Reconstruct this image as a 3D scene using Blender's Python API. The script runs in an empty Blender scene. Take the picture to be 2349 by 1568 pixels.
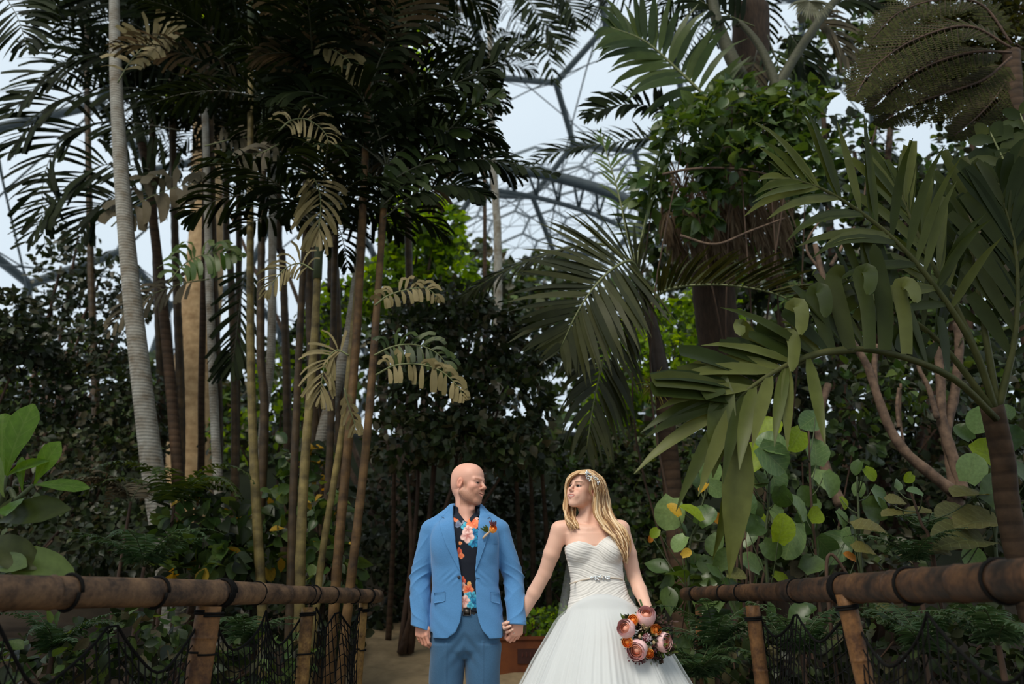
import bpy, math, random
import numpy as np
from mathutils import Vector, Matrix
from mathutils.bvhtree import BVHTree

random.seed(7)
rng = np.random.default_rng(7)
scene = bpy.context.scene
COL = scene.collection

# ------------------------------------------------------------------ camera
F_PX, CX, CY = 1700.0, 1174.5, 784.0          # focal length and centre in the 2349 x 1568 frame
CAM = Vector((0.0, 0.0, 1.12))
PITCH = math.atan(581.0 / F_PX)
cam_data = bpy.data.cameras.new('camera')
cam_data.sensor_width = 36.0
cam_data.lens = 36.0 * F_PX / 2349.0
cam_data.clip_end = 400.0
cam_data.dof.use_dof = True
cam_data.dof.focus_distance = 3.95
cam_data.dof.aperture_fstop = 1.8
cam = bpy.data.objects.new('camera', cam_data)
cam.location = CAM
cam.rotation_euler = (math.pi / 2 + PITCH, 0, 0)
COL.objects.link(cam)
scene.camera = cam

# ------------------------------------------------------------------ world, sun, exposure
world = bpy.data.worlds.new('world')
scene.world = world
world.use_nodes = True
bgn = world.node_tree.nodes['Background']
bgn.inputs[0].default_value = (0.76, 0.86, 0.94, 1)      # bright overcast sky
bgn.inputs[1].default_value = 1.0
sun_data = bpy.data.lights.new('sun', 'SUN')
sun_data.energy = 2.65
sun_data.angle = math.radians(28)                         # daylight spread by thin cloud and film
sun_data.color = (1.0, 0.92, 0.80)
sun = bpy.data.objects.new('sun', sun_data)
sun.rotation_euler = Vector((0.44, 0.72, -1.0)).to_track_quat('-Z', 'Y').to_euler()
sun.location = (-8, -8, 14)
COL.objects.link(sun)
vs = scene.view_settings
vs.view_transform = 'Standard'
vs.look = 'None'
vs.gamma = 1.0
vs.exposure = 0.0
vs.use_curve_mapping = False

# ------------------------------------------------------------------ placing helpers
def ray(px, py):
    dx, dy = (px - CX) / F_PX, (CY - py) / F_PX
    c, s = math.cos(PITCH), math.sin(PITCH)
    return Vector((dx, c - dy * s, s + dy * c))
def P(px, py, Y):
    d = ray(px, py)
    return CAM + d * (Y / d.y)
def MPP(px, py, Y):
    return Y / ray(px, py).y / F_PX
def to_px(v):
    d = np.asarray(v) - np.array(CAM)
    c, s = math.cos(PITCH), math.sin(PITCH)
    fw = d[..., 1] * c + d[..., 2] * s
    up = -d[..., 1] * s + d[..., 2] * c
    return CX + d[..., 0] / fw * F_PX, CY - up / fw * F_PX, fw
def V(*a):
    return Vector(a)

# ------------------------------------------------------------------ mesh helpers
class MB:
    """collects vertices and faces, then becomes one mesh"""
    def __init__(s):
        s.v, s.q, s.t, s.n, s.qm, s.tm = [], [], [], 0, [], []
    def add(s, verts, quads=None, tris=None, m=0):
        verts = np.asarray(verts, dtype=np.float32).reshape(-1, 3)
        if quads is not None and len(quads):
            q = np.asarray(quads, dtype=np.int64).reshape(-1, 4) + s.n
            s.q.append(q); s.qm.append(np.full(len(q), m))
        if tris is not None and len(tris):
            t = np.asarray(tris, dtype=np.int64).reshape(-1, 3) + s.n
            s.t.append(t); s.tm.append(np.full(len(t), m))
        s.v.append(verts); s.n += len(verts)
    def tube(s, pts, radii, sides=8, caps=True, m=0, twist=None):
        pts = np.asarray([tuple(p) for p in pts], dtype=np.float64)
        n = len(pts)
        radii = np.broadcast_to(np.asarray(radii, dtype=np.float64), (n,))
        tan = np.gradient(pts, axis=0)
        tan /= np.linalg.norm(tan, axis=1)[:, None] + 1e-12
        ref = np.array([0.0, 0, 1]) if abs(tan[0][2]) < 0.9 else np.array([1.0, 0, 0])
        u = np.cross(tan[0], ref); u /= np.linalg.norm(u)
        vs_ = []
        ang = np.arange(sides) * 2 * np.pi / sides
        for i in range(n):
            u = u - tan[i] * np.dot(u, tan[i]); u /= np.linalg.norm(u) + 1e-12
            w = np.cross(tan[i], u)
            vs_.append(pts[i] + radii[i] * (np.cos(ang)[:, None] * u + np.sin(ang)[:, None] * w))
        vs_ = np.concatenate(vs_)
        k = np.arange(sides); k2 = (k + 1) % sides
        q = np.concatenate([np.stack([i * sides + k, i * sides + k2, (i + 1) * sides + k2, (i + 1) * sides + k], 1) for i in range(n - 1)])
        t = None
        if caps:
            vs_ = np.concatenate([vs_, pts[:1], pts[-1:]])
            c0, c1 = n * sides, n * sides + 1
            t = np.concatenate([np.stack([k2, k, np.full(sides, c0)], 1),
                                np.stack([(n - 1) * sides + k, (n - 1) * sides + k2, np.full(sides, c1)], 1)])
        s.add(vs_, q, t, m)
    def box(s, c, half, R=None, m=0):
        c = np.array(c, float); h = np.array(half, float)
        k = np.array([[x, y, z] for z in (-1, 1) for y in (-1, 1) for x in (-1, 1)], float) * h
        if R is not None:
            k = k @ np.array(R).T
        s.add(k + c, [[0, 2, 3, 1], [4, 5, 7, 6], [0, 1, 5, 4], [2, 6, 7, 3], [0, 4, 6, 2], [1, 3, 7, 5]], m=m)
    def ball(s, c, r, nu=10, nv=7, m=0, R=None):
        r = np.broadcast_to(np.asarray(r, float), (3,))
        th = np.linspace(0, np.pi, nv + 1); ph = np.arange(nu) * 2 * np.pi / nu
        v = np.stack([np.outer(np.sin(th), np.cos(ph)), np.outer(np.sin(th), np.sin(ph)), np.outer(np.cos(th), np.ones(nu))], -1).reshape(-1, 3) * r
        if R is not None:
            v = v @ np.array(R).T
        k = np.arange(nu); k2 = (k + 1) % nu
        q = np.concatenate([np.stack([i * nu + k, (i + 1) * nu + k, (i + 1) * nu + k2, i * nu + k2], 1) for i in range(nv)])
        s.add(v + np.array(c), q, m=m)
    def arrays(s):
        return np.concatenate(s.v)
    def mesh(s, name, mats, smooth=True, col=None):
        me = bpy.data.meshes.new(name)
        v = np.concatenate(s.v)
        me.vertices.add(len(v)); me.vertices.foreach_set('co', v.ravel())
        q = np.concatenate(s.q) if s.q else np.zeros((0, 4), int)
        t = np.concatenate(s.t) if s.t else np.zeros((0, 3), int)
        mi = np.concatenate(s.qm + s.tm) if (s.qm or s.tm) else np.zeros(0)
        idx = np.concatenate([q.ravel(), t.ravel()]).astype(np.int32)
        me.loops.add(len(idx)); me.loops.foreach_set('vertex_index', idx)
        tot = np.concatenate([np.full(len(q), 4), np.full(len(t), 3)]).astype(np.int32)
        st = np.concatenate([[0], np.cumsum(tot)[:-1]]).astype(np.int32) if len(tot) else tot
        me.polygons.add(len(tot))
        me.polygons.foreach_set('loop_start', st)
        me.polygons.foreach_set('loop_total', tot)
        me.polygons.foreach_set('material_index', mi.astype(np.int32))
        me.polygons.foreach_set('use_smooth', np.full(len(tot), smooth))
        for m_ in (mats if isinstance(mats, (list, tuple)) else [mats]):
            me.materials.append(m_)
        if col is not None:
            a = me.color_attributes.new('Col', 'FLOAT_COLOR', 'POINT')
            c4 = np.ones((len(v), 4), np.float32); c4[:, :3] = col
            a.data.foreach_set('color', c4.ravel())
        me.update(calc_edges=True); me.validate()
        return me
    def build(s, name, mats, parent=None, smooth=True, col=None, loc=None):
        return obj(name, s.mesh(name, mats, smooth, col), parent, loc)

def obj(name, me, parent=None, loc=None):
    o = bpy.data.objects.new(name, me)
    COL.objects.link(o)
    if parent is not None:
        o.parent = parent
    if loc is not None:
        o.location = loc
    return o
def empty(name, loc=(0, 0, 0)):
    o = bpy.data.objects.new(name, None)
    o.empty_display_size = 0.2
    COL.objects.link(o); o.location = loc
    return o
def tag(o, label=None, cat=None, group=None, kind=None):
    if label: o['label'] = label
    if cat: o['category'] = cat
    if group: o['group'] = group
    if kind: o['kind'] = kind
    return o
def curve_pts(ctrl, n):
    """smooth curve through the control points"""
    c = np.array([tuple(p) for p in ctrl], float)
    if len(c) == 2:
        t = np.linspace(0, 1, n)[:, None]
        return c[0] * (1 - t) + c[1] * t
    c = np.vstack([2 * c[0] - c[1], c, 2 * c[-1] - c[-2]])
    m = len(c) - 3
    out = []
    for u in np.linspace(0, m, n):
        i = min(int(u), m - 1); t = u - i
        p0, p1, p2, p3 = c[i], c[i + 1], c[i + 2], c[i + 3]
        out.append(0.5 * (2 * p1 + (p2 - p0) * t + (2 * p0 - 5 * p1 + 4 * p2 - p3) * t * t + (3 * p1 - p0 - 3 * p2 + p3) * t ** 3))
    return np.array(out)

# ------------------------------------------------------------------ materials
def srgb(r, g, b):
    f = lambda u: (u / 255 / 12.92) if u <= 10 else ((u / 255 + 0.055) / 1.055) ** 2.4
    return (f(r), f(g), f(b), 1)
def new_mat(name):
    m = bpy.data.materials.new(name); m.use_nodes = True
    nt = m.node_tree
    return m, nt, nt.nodes['Principled BSDF'], nt.nodes['Material Output']
def N(nt, kind, **kw):
    n = nt.nodes.new(kind)
    for k, v_ in kw.items():
        setattr(n, k, v_)
    return n
def ramp(nt, fac, stops):
    r = N(nt, 'ShaderNodeValToRGB')
    e = r.color_ramp.elements
    e[0].position, e[0].color = stops[0]
    e[1].position, e[1].color = stops[-1]
    for p, c in stops[1:-1]:
        x = e.new(p); x.color = c
    nt.links.new(fac, r.inputs[0])
    return r.outputs[0]
def noise(nt, scale, detail=3, rough=0.55, stretch=None, coord='Object'):
    tc = N(nt, 'ShaderNodeTexCoord')
    src = tc.outputs[coord]
    if stretch:
        mp = N(nt, 'ShaderNodeMapping'); mp.inputs['Scale'].default_value = stretch
        nt.links.new(src, mp.inputs[0]); src = mp.outputs[0]
    n = N(nt, 'ShaderNodeTexNoise')
    n.inputs['Scale'].default_value = scale
    n.inputs['Detail'].default_value = detail
    n.inputs['Roughness'].default_value = rough
    nt.links.new(src, n.inputs['Vector'])
    return n.outputs['Fac']
def bump(nt, h, p, strength=0.3, dist=0.01):
    b = N(nt, 'ShaderNodeBump')
    b.inputs['Strength'].default_value = strength
    b.inputs['Distance'].default_value = dist
    nt.links.new(h, b.inputs['Height']); nt.links.new(b.outputs[0], p.inputs['Normal'])
def simple_mat(name, c1, c2=None, rough=0.6, scale=20, stretch=None, bmp=0.0, spec=0.4, metal=0.0, bdist=0.01):
    m, nt, p, o = new_mat(name)
    p.inputs['Roughness'].default_value = rough
    p.inputs['Specular IOR Level'].default_value = spec
    p.inputs['Metallic'].default_value = metal
    if c2 is None:
        p.inputs['Base Color'].default_value = c1
    else:
        f = noise(nt, scale, 4, 0.6, stretch)
        nt.links.new(ramp(nt, f, [(0.3, c1), (0.7, c2)]), p.inputs['Base Color'])
        if bmp:
            bump(nt, f, p, bmp, bdist)
    return m
def col_mat(name, rough=0.6, spec=0.4, sss=0.0, weave=0.0, wscale=600, noise_amt=0.0):
    """colour comes from the mesh's colour attribute"""
    m, nt, p, o = new_mat(name)
    a = N(nt, 'ShaderNodeVertexColor'); a.layer_name = 'Col'
    c = a.outputs[0]
    if noise_amt:
        f = noise(nt, wscale, 3)
        mx = N(nt, 'ShaderNodeMix', data_type='RGBA', blend_type='MULTIPLY')
        mx.inputs[0].default_value = noise_amt
        nt.links.new(c, mx.inputs[6])
        nt.links.new(ramp(nt, f, [(0.3, (0.55, 0.55, 0.55, 1)), (0.7, (1.25, 1.25, 1.25, 1))]), mx.inputs[7])
        c = mx.outputs[2]
    nt.links.new(c, p.inputs['Base Color'])
    p.inputs['Roughness'].default_value = rough
    p.inputs['Specular IOR Level'].default_value = spec
    if sss:
        p.inputs['Subsurface Weight'].default_value = sss
        p.inputs['Subsurface Radius'].default_value = (1.0, 0.35, 0.2)
        p.inputs['Subsurface Scale'].default_value = 0.008
    if weave:
        bump(nt, noise(nt, wscale, 2), p, weave, 0.002)
    return m
def leaf_mat(name, cols, rough=0.42, trans=0.25, tcol=None, spec=0.22, blotch=0.25, veins=0.0):
    """leaf: each leaf takes its own tone between the given colours; light passes through it"""
    m, nt, p, o = new_mat(name)
    geo = N(nt, 'ShaderNodeNewGeometry'); oi = N(nt, 'ShaderNodeObjectInfo')
    ad = N(nt, 'ShaderNodeMath', operation='ADD'); fr = N(nt, 'ShaderNodeMath', operation='FRACT')
    nt.links.new(geo.outputs['Random Per Island'], ad.inputs[0]); nt.links.new(oi.outputs['Random'], ad.inputs[1])
    nt.links.new(ad.outputs[0], fr.inputs[0])
    k = len(cols)
    c = ramp(nt, fr.outputs[0], [((i + 0.5) / k, cc) for i, cc in enumerate(cols)])
    if blotch:
        f = noise(nt, 9.0, 3)
        mx = N(nt, 'ShaderNodeMix', data_type='RGBA', blend_type='MULTIPLY'); mx.inputs[0].default_value = blotch * 2
        nt.links.new(c, mx.inputs[6])
        nt.links.new(ramp(nt, f, [(0.3, (0.6, 0.6, 0.55, 1)), (0.7, (1.2, 1.2, 1.2, 1))]), mx.inputs[7])
        c = mx.outputs[2]
    if veins:
        # pale midrib and side veins, in the leaf's own coordinates (base at 0, tip at 1 along y)
        tc = N(nt, 'ShaderNodeTexCoord'); sp = N(nt, 'ShaderNodeSeparateXYZ'); nt.links.new(tc.outputs['Object'], sp.inputs[0])
        ab = N(nt, 'ShaderNodeMath', operation='ABSOLUTE'); nt.links.new(sp.outputs[0], ab.inputs[0])
        ml = N(nt, 'ShaderNodeMath', operation='MULTIPLY'); ml.inputs[1].default_value = -.75; nt.links.new(ab.outputs[0], ml.inputs[0])
        sy = N(nt, 'ShaderNodeMath', operation='ADD'); nt.links.new(sp.outputs[1], sy.inputs[0]); nt.links.new(ml.outputs[0], sy.inputs[1])
        fq = N(nt, 'ShaderNodeMath', operation='MULTIPLY'); fq.inputs[1].default_value = 5.5; nt.links.new(sy.outputs[0], fq.inputs[0])
        pp = N(nt, 'ShaderNodeMath', operation='PINGPONG'); pp.inputs[1].default_value = .5; nt.links.new(fq.outputs[0], pp.inputs[0])
        a1 = N(nt, 'ShaderNodeMath', operation='LESS_THAN'); a1.inputs[1].default_value = .055; nt.links.new(pp.outputs[0], a1.inputs[0])
        a2 = N(nt, 'ShaderNodeMath', operation='LESS_THAN'); a2.inputs[1].default_value = .016; nt.links.new(ab.outputs[0], a2.inputs[0])
        mxv = N(nt, 'ShaderNodeMath', operation='MAXIMUM'); nt.links.new(a1.outputs[0], mxv.inputs[0]); nt.links.new(a2.outputs[0], mxv.inputs[1])
        fv = N(nt, 'ShaderNodeMath', operation='MULTIPLY'); fv.inputs[1].default_value = veins; nt.links.new(mxv.outputs[0], fv.inputs[0])
        mv = N(nt, 'ShaderNodeMix', data_type='RGBA'); nt.links.new(fv.outputs[0], mv.inputs[0]); nt.links.new(c, mv.inputs[6]); mv.inputs[7].default_value = (.26, .30, .12, 1)
        c = mv.outputs[2]
    nt.links.new(c, p.inputs['Base Color'])
    p.inputs['Roughness'].default_value = rough
    p.inputs['Specular IOR Level'].default_value = spec
    if trans:
        tr = N(nt, 'ShaderNodeBsdfTranslucent')
        if tcol:
            tr.inputs[0].default_value = tcol
        else:
            hs = N(nt, 'ShaderNodeHueSaturation'); hs.inputs['Hue'].default_value = 0.47
            hs.inputs['Saturation'].default_value = 1.25; hs.inputs['Value'].default_value = 1.9
            nt.links.new(c, hs.inputs['Color']); nt.links.new(hs.outputs[0], tr.inputs[0])
        ms = N(nt, 'ShaderNodeMixShader'); ms.inputs[0].default_value = trans
        nt.links.new(p.outputs[0], ms.inputs[1]); nt.links.new(tr.outputs[0], ms.inputs[2])
        nt.links.new(ms.outputs[0], o.inputs['Surface'])
    return m
# ------------------------------------------------------------------ smooth solid modelling (people, clothes)
class Solid:
    def __init__(s, lo, hi, h):
        s.lo = np.array(lo, float); s.h = h
        s.n = np.ceil((np.array(hi, float) - s.lo) / h).astype(int) + 1
        s.d = np.full(s.n, 0.5, np.float32)
    def _sub(s, blo, bhi):
        a = np.clip(np.floor((np.array(blo) - s.lo) / s.h).astype(int), 0, s.n)
        b = np.clip(np.ceil((np.array(bhi) - s.lo) / s.h).astype(int) + 1, 0, s.n)
        if np.any(b <= a):
            return None
        sl = tuple(slice(a[i], b[i]) for i in range(3))
        ax = [(s.lo[i] + np.arange(a[i], b[i]) * s.h).astype(np.float32) for i in range(3)]
        return sl, np.meshgrid(*ax, indexing='ij')
    def apply(s, fn, blo, bhi, k=0.0, op='+'):
        m = 0.012 + 1.5 * k
        r = s._sub(np.array(blo) - m, np.array(bhi) + m)
        if r is None:
            return
        sl, (X, Y, Z) = r
        f = fn(X, Y, Z).astype(np.float32)
        a = s.d[sl]
        if op == '+':
            if k > 0:
                hh = np.clip(0.5 + 0.5 * (f - a) / k, 0, 1)
                s.d[sl] = f * (1 - hh) + a * hh - k * hh * (1 - hh)
            else:
                s.d[sl] = np.minimum(a, f)
        elif op == '-':
            f = -f
            if k > 0:
                hh = np.clip(0.5 - 0.5 * (f - a) / k, 0, 1)
                s.d[sl] = f * (1 - hh) + a * hh + k * hh * (1 - hh)
            else:
                s.d[sl] = np.maximum(a, f)
    def cap(s, a, b, ra, rb, k=0.0, op='+'):
        a, b = np.array(a, float), np.array(b, float)
        r = max(ra, rb)
        ab = b - a; L2 = float(ab @ ab) + 1e-12
        def fn(X, Y, Z):
            t = np.clip(((X - a[0]) * ab[0] + (Y - a[1]) * ab[1] + (Z - a[2]) * ab[2]) / L2, 0, 1)
            return np.sqrt((X - a[0] - t * ab[0]) ** 2 + (Y - a[1] - t * ab[1]) ** 2 + (Z - a[2] - t * ab[2]) ** 2) - (ra + (rb - ra) * t)
        s.apply(fn, np.minimum(a, b) - r, np.maximum(a, b) + r, k, op)
    def ell(s, c, r, k=0.0, op='+', R=None):
        c = np.array(c, float); r = np.array(r, float); rm = r.max()
        def fn(X, Y, Z):
            x, y, z = X - c[0], Y - c[1], Z - c[2]
            if R is not None:      # columns of R are the local axes
                x, y, z = (R[0, 0] * x + R[1, 0] * y + R[2, 0] * z, R[0, 1] * x + R[1, 1] * y + R[2, 1] * z, R[0, 2] * x + R[1, 2] * y + R[2, 2] * z)
            k0 = np.sqrt((x / r[0]) ** 2 + (y / r[1]) ** 2 + (z / r[2]) ** 2) + 1e-9
            k1 = np.sqrt((x / r[0] ** 2) ** 2 + (y / r[1] ** 2) ** 2 + (z / r[2] ** 2) ** 2) + 1e-9
            return k0 * (k0 - 1) / k1
        s.apply(fn, c - rm, c + rm, k, op)
    def loft(s, tab, k=0.0, op='+', p=2.4, off=0.0):
        """rows (z, half width, half depth, cx, cy)"""
        tab = np.array(sorted(tab), float)
        z0, z1 = tab[0, 0], tab[-1, 0]
        am = tab[:, 1].max() + abs(off); bm = tab[:, 2].max() + abs(off)
        lo = np.array([tab[:, 3].min() - am, tab[:, 4].min() - bm, z0]); hi = np.array([tab[:, 3].max() + am, tab[:, 4].max() + bm, z1])
        def fn(X, Y, Z):
            zz = Z[0, 0, :]
            a = np.interp(zz, tab[:, 0], tab[:, 1]) + off; b = np.interp(zz, tab[:, 0], tab[:, 2]) + off
            cx = np.interp(zz, tab[:, 0], tab[:, 3]); cy = np.interp(zz, tab[:, 0], tab[:, 4])
            q = (np.abs((X - cx) / a) ** p + np.abs((Y - cy) / b) ** p) ** (1 / p)
            d = (q - 1) * np.minimum(a, b)
            return np.maximum(d, np.maximum(z0 - Z, Z - z1))
        s.apply(fn, lo, hi, k, op)
    def mesh(s):
        d = s.d; sg = d < 0
        nx, ny, nz = d.shape
        cnt = np.zeros((nx - 1, ny - 1, nz - 1), np.int8)
        offs = [(i, j, k) for i in (0, 1) for j in (0, 1) for k in (0, 1)]
        for i, j, k in offs:
            cnt += sg[i:nx - 1 + i, j:ny - 1 + j, k:nz - 1 + k]
        act = (cnt > 0) & (cnt < 8)
        I = np.argwhere(act)
        vals = np.stack([d[I[:, 0] + i, I[:, 1] + j, I[:, 2] + k] for i, j, k in offs], 1)
        acc = np.zeros((len(I), 3)); num = np.zeros(len(I))
        oa = np.array(offs, float)
        for a in range(8):
            for b in range(a + 1, 8):
                if np.abs(oa[a] - oa[b]).sum() != 1:
                    continue
                va, vb = vals[:, a], vals[:, b]
                m = (va < 0) != (vb < 0)
                t = va / np.where(m, va - vb, 1)
                acc += np.where(m[:, None], oa[a] + t[:, None] * (oa[b] - oa[a]), 0); num += m
        pos = s.lo + (I + acc / num[:, None]) * s.h
        ids = np.full(act.shape, -1, np.int64); ids[tuple(I.T)] = np.arange(len(I))
        Q = []
        for ax in range(3):
            o1, o2 = (ax + 1) % 3, (ax + 2) % 3
            A = sg; sl0 = [slice(None)] * 3; sl1 = [slice(None)] * 3
            sl0[ax] = slice(0, -1); sl1[ax] = slice(1, None)
            ch = A[tuple(sl0)] != A[tuple(sl1)]
            E = np.argwhere(ch)
            E = E[(E[:, o1] > 0) & (E[:, o2] > 0) & (E[:, o1] < d.shape[o1] - 1) & (E[:, o2] < d.shape[o2] - 1)]
            def cell(p1, p2):
                c = E.copy(); c[:, o1] -= p1; c[:, o2] -= p2
                return ids[c[:, 0], c[:, 1], c[:, 2]]
            q = np.stack([cell(1, 1), cell(0, 1), cell(0, 0), cell(1, 0)], 1)
            inside = A[E[:, 0], E[:, 1], E[:, 2]]
            q[~inside] = q[~inside][:, ::-1]
            Q.append(q)
        Q = np.concatenate(Q)
        return pos, Q[(Q >= 0).all(1)]

def laplacian(v, q, it=2, lam=0.5):
    e = np.concatenate([q[:, [0, 1]], q[:, [1, 2]], q[:, [2, 3]], q[:, [3, 0]]])
    e = np.concatenate([e, e[:, ::-1]])
    for _ in range(it):
        acc = np.zeros_like(v)
        for c in range(3):
            acc[:, c] = np.bincount(e[:, 0], v[e[:, 1], c], len(v))
        n = np.bincount(e[:, 0], minlength=len(v))[:, None]
        v = v + lam * (acc / np.maximum(n, 1) - v)
    return v
def vnormals(v, q):
    fn = np.cross(v[q[:, 2]] - v[q[:, 0]], v[q[:, 3]] - v[q[:, 1]])
    out = np.zeros_like(v)
    for j in range(4):
        for c in range(3):
            out[:, c] += np.bincount(q[:, j], fn[:, c], len(v))
    return out / (np.linalg.norm(out, axis=1)[:, None] + 1e-12)
def patch_on(bvh, poly, off, thick, res, y0=-1.0):
    """a thin piece of cloth lying on the front of a surface; poly holds (x, z) corners"""
    poly = np.array(poly, float)
    # fan of a dense grid clipped to the polygon, boundary snapped
    lo, hi = poly.min(0), poly.max(0)
    nx = max(2, int((hi[0] - lo[0]) / res)); nz = max(2, int((hi[1] - lo[1]) / res))
    v, q = [], []
    for j in range(nz + 1):
        z = lo[1] + (hi[1] - lo[1]) * (j + 1e-4) / (nz + 2e-4)
        xs = []
        for a, b in zip(poly, np.roll(poly, -1, 0)):
            if (a[1] <= z) != (b[1] <= z):
                xs.append(a[0] + (z - a[1]) / (b[1] - a[1]) * (b[0] - a[0]))
        xs.sort()
        x0, x1 = (xs[0], xs[-1]) if len(xs) >= 2 else (poly[:, 0].mean(),) * 2
        for i in range(nx + 1):
            x = x0 + (x1 - x0) * i / nx
            h = bvh.ray_cast(Vector((x, y0, z)), Vector((0, 1, 0)))
            yy = h[0].y if h[0] is not None else None
            v.append([x, yy, z])
    ys = [p[1] for p in v if p[1] is not None]
    ym = sorted(ys)[len(ys) // 2]
    for p in v:
        if p[1] is None:
            p[1] = ym
    v = np.array(v)
    yy = v[:, 1].reshape(nz + 1, nx + 1)
    for _ in range(2):
        yp = np.pad(yy, 1, mode='edge')
        yy = np.minimum(yy, (yp[:-2, 1:-1] + yp[2:, 1:-1] + yp[1:-1, :-2] + yp[1:-1, 2:]) / 4)
    v[:, 1] = yy.ravel() - off
    f = v.copy(); f[:, 1] -= thick
    for j in range(nz):
        for i in range(nx):
            a = j * (nx + 1) + i
            q.append([a, a + 1, a + nx + 2, a + nx + 1])
    q = np.array(q); n = len(v)
    w = nx + 1
    side = []
    for i in range(nx):
        side += [[i, n + i, n + i + 1, i + 1], [nz * w + i + 1, n + nz * w + i + 1, n + nz * w + i, nz * w + i]]
    for j in range(nz):
        side += [[(j + 1) * w, n + (j + 1) * w, n + j * w, j * w], [j * w + nx, n + j * w + nx, n + (j + 1) * w + nx, (j + 1) * w + nx]]
    mb = MB()
    mb.add(np.concatenate([v, f]), np.concatenate([q[:, ::-1], q + n, np.array(side)]))
    return mb

# ------------------------------------------------------------------ heads and hands
def frame(yaw, pitch, roll):
    """columns: subject's left, forward, up; yaw turns towards the subject's left"""
    l = Vector((1, 0, 0)); f = Vector((0, -1, 0)); u = Vector((0, 0, 1))
    Ry = Matrix.Rotation(yaw, 3, 'Z')
    l, f, u = Ry @ l, Ry @ f, Ry @ u
    Rp = Matrix.Rotation(pitch, 3, l); f, u = Rp @ f, Rp @ u
    Rr = Matrix.Rotation(roll, 3, Vector((0, -1, 0))); l, f, u = Rr @ l, Rr @ f, Rr @ u
    return np.array([tuple(l), tuple(f), tuple(u)]).T
def make_head(S, c, R, sc, fem=False):
    c = np.array(c)
    T = lambda *p: c + R @ (np.array(p) * sc)
    E = lambda p, r, k=0.0, op='+', Q=None: S.ell(T(*p), np.array(r) * sc, k * sc, op, R if Q is None else R @ Q)
    C = lambda a, b, ra, rb, k=0.0, op='+': S.cap(T(*a), T(*b), ra * sc, rb * sc, k * sc, op)
    E((0, -.020, .038), (.074, .094, .080))
    E((0, -.062, -.020), (.050, .042, .050), .04)
    E((0, .026, .044), (.063, .058, .060), .03)
    E((0, .034, -.028), (.056, .052, .070), .03)
    E((0, .022, -.066), (.047 if fem else .052, .056, .040), .03)
    jw = .044 if fem else .053
    for sx in (-1, 1):
        C((sx * jw, -.004, -.050), (sx * .016, .064, -.098), .017, .014, .028)
        E((sx * .037, .061, -.020), (.022, .022, .020), .022)
        if not fem:
            C((sx * .012, .084, .022), (sx * .046, .068, .022), .009, .009, .016)
        else:
            C((sx * .012, .082, .024), (sx * .044, .068, .026), .007, .007, .018)
    if fem:
        for sx in (-1, 1):
            E((sx * .034, .044, -.046), (.025, .028, .030), .03)
    E((0, .074, -.099), (.019 if fem else .024, .017, .016), .018)
    E((0, .078, -.058), (.030, .018, .028), .02)          # muzzle
    for sx in (-1, 1):
        E((sx * .031, .100, .003), (.017, .017, .011), .012, '-')
        E((sx * .031, .0725, .003), (.0150, .0150, .0135), .004)     # lids over the eyeball
    C((0, .083, .016), (0, .108, -.020), .0070, .0080 if fem else .0105, .011)
    E((0, .109, -.023), (.0090, .0095, .0085) if fem else (.0112, .0118, .010), .008)
    for sx in (-1, 1):
        E((sx * (.0105 if fem else .0125), .097, -.029), (.0062, .0090, .0065), .007)
        E((sx * .0065, .103, -.0365), (.0032, .005, .003), .003, '-')
        E((sx * .031, .0862, .0030 if fem else .0022), (.0140, .0125, .0050 if fem else .0032), .0012, '-')   # eye opening
    lw = 1.25 if fem else 1.0
    up = .0075                                               # smiling corners
    for sx in (-1, 1):
        C((0, .097, -.0545), (sx * .025, .083, -.0570 + up), .0048 * lw, .003, .006)
        C((0, .095, -.0680), (sx * .022, .083, -.0640 + up), .0058 * lw, .003, .006)
        C((0, .103, -.0610), (sx * .028, .086, -.0600 + up), .0020 if fem else .0020, .0014, .0015, '-')
        E((sx * .030, .078, -.048), (.013, .010, .014), .015)       # smile folds
        # ears
        q = np.array(Matrix.Rotation(sx * 0.35, 3, 'Z') @ Matrix.Rotation(-0.12, 3, 'X'))
        E((sx * .074, -.012, -.006), (.0065, .0165, .029), .006, '+', q)
        E((sx * .0815, -.007, -.002), (.0075, .0105, .020), .003, '-', q)
        E((sx * .073, .003, -.008), (.004, .004, .008), .004, '+', q)
    return T
def head_eyes(mb, T, R, sc):
    for sx in (-1, 1):
        mb.ball(T(sx * .031, .0725, .003), .0128 * sc, 14, 10, 1, R)
        for rr, dd, mi in ((.0080, .0102, 2), (.0036, .0110, 3)):
            mb.ball(T(sx * .031, .0725 + dd, .003), (rr * sc, .0030 * sc, rr * sc), 12, 6, mi, R)
def sm(d, r, w):
    return np.clip((r - d) / w + 0.5, 0, 1)
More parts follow.
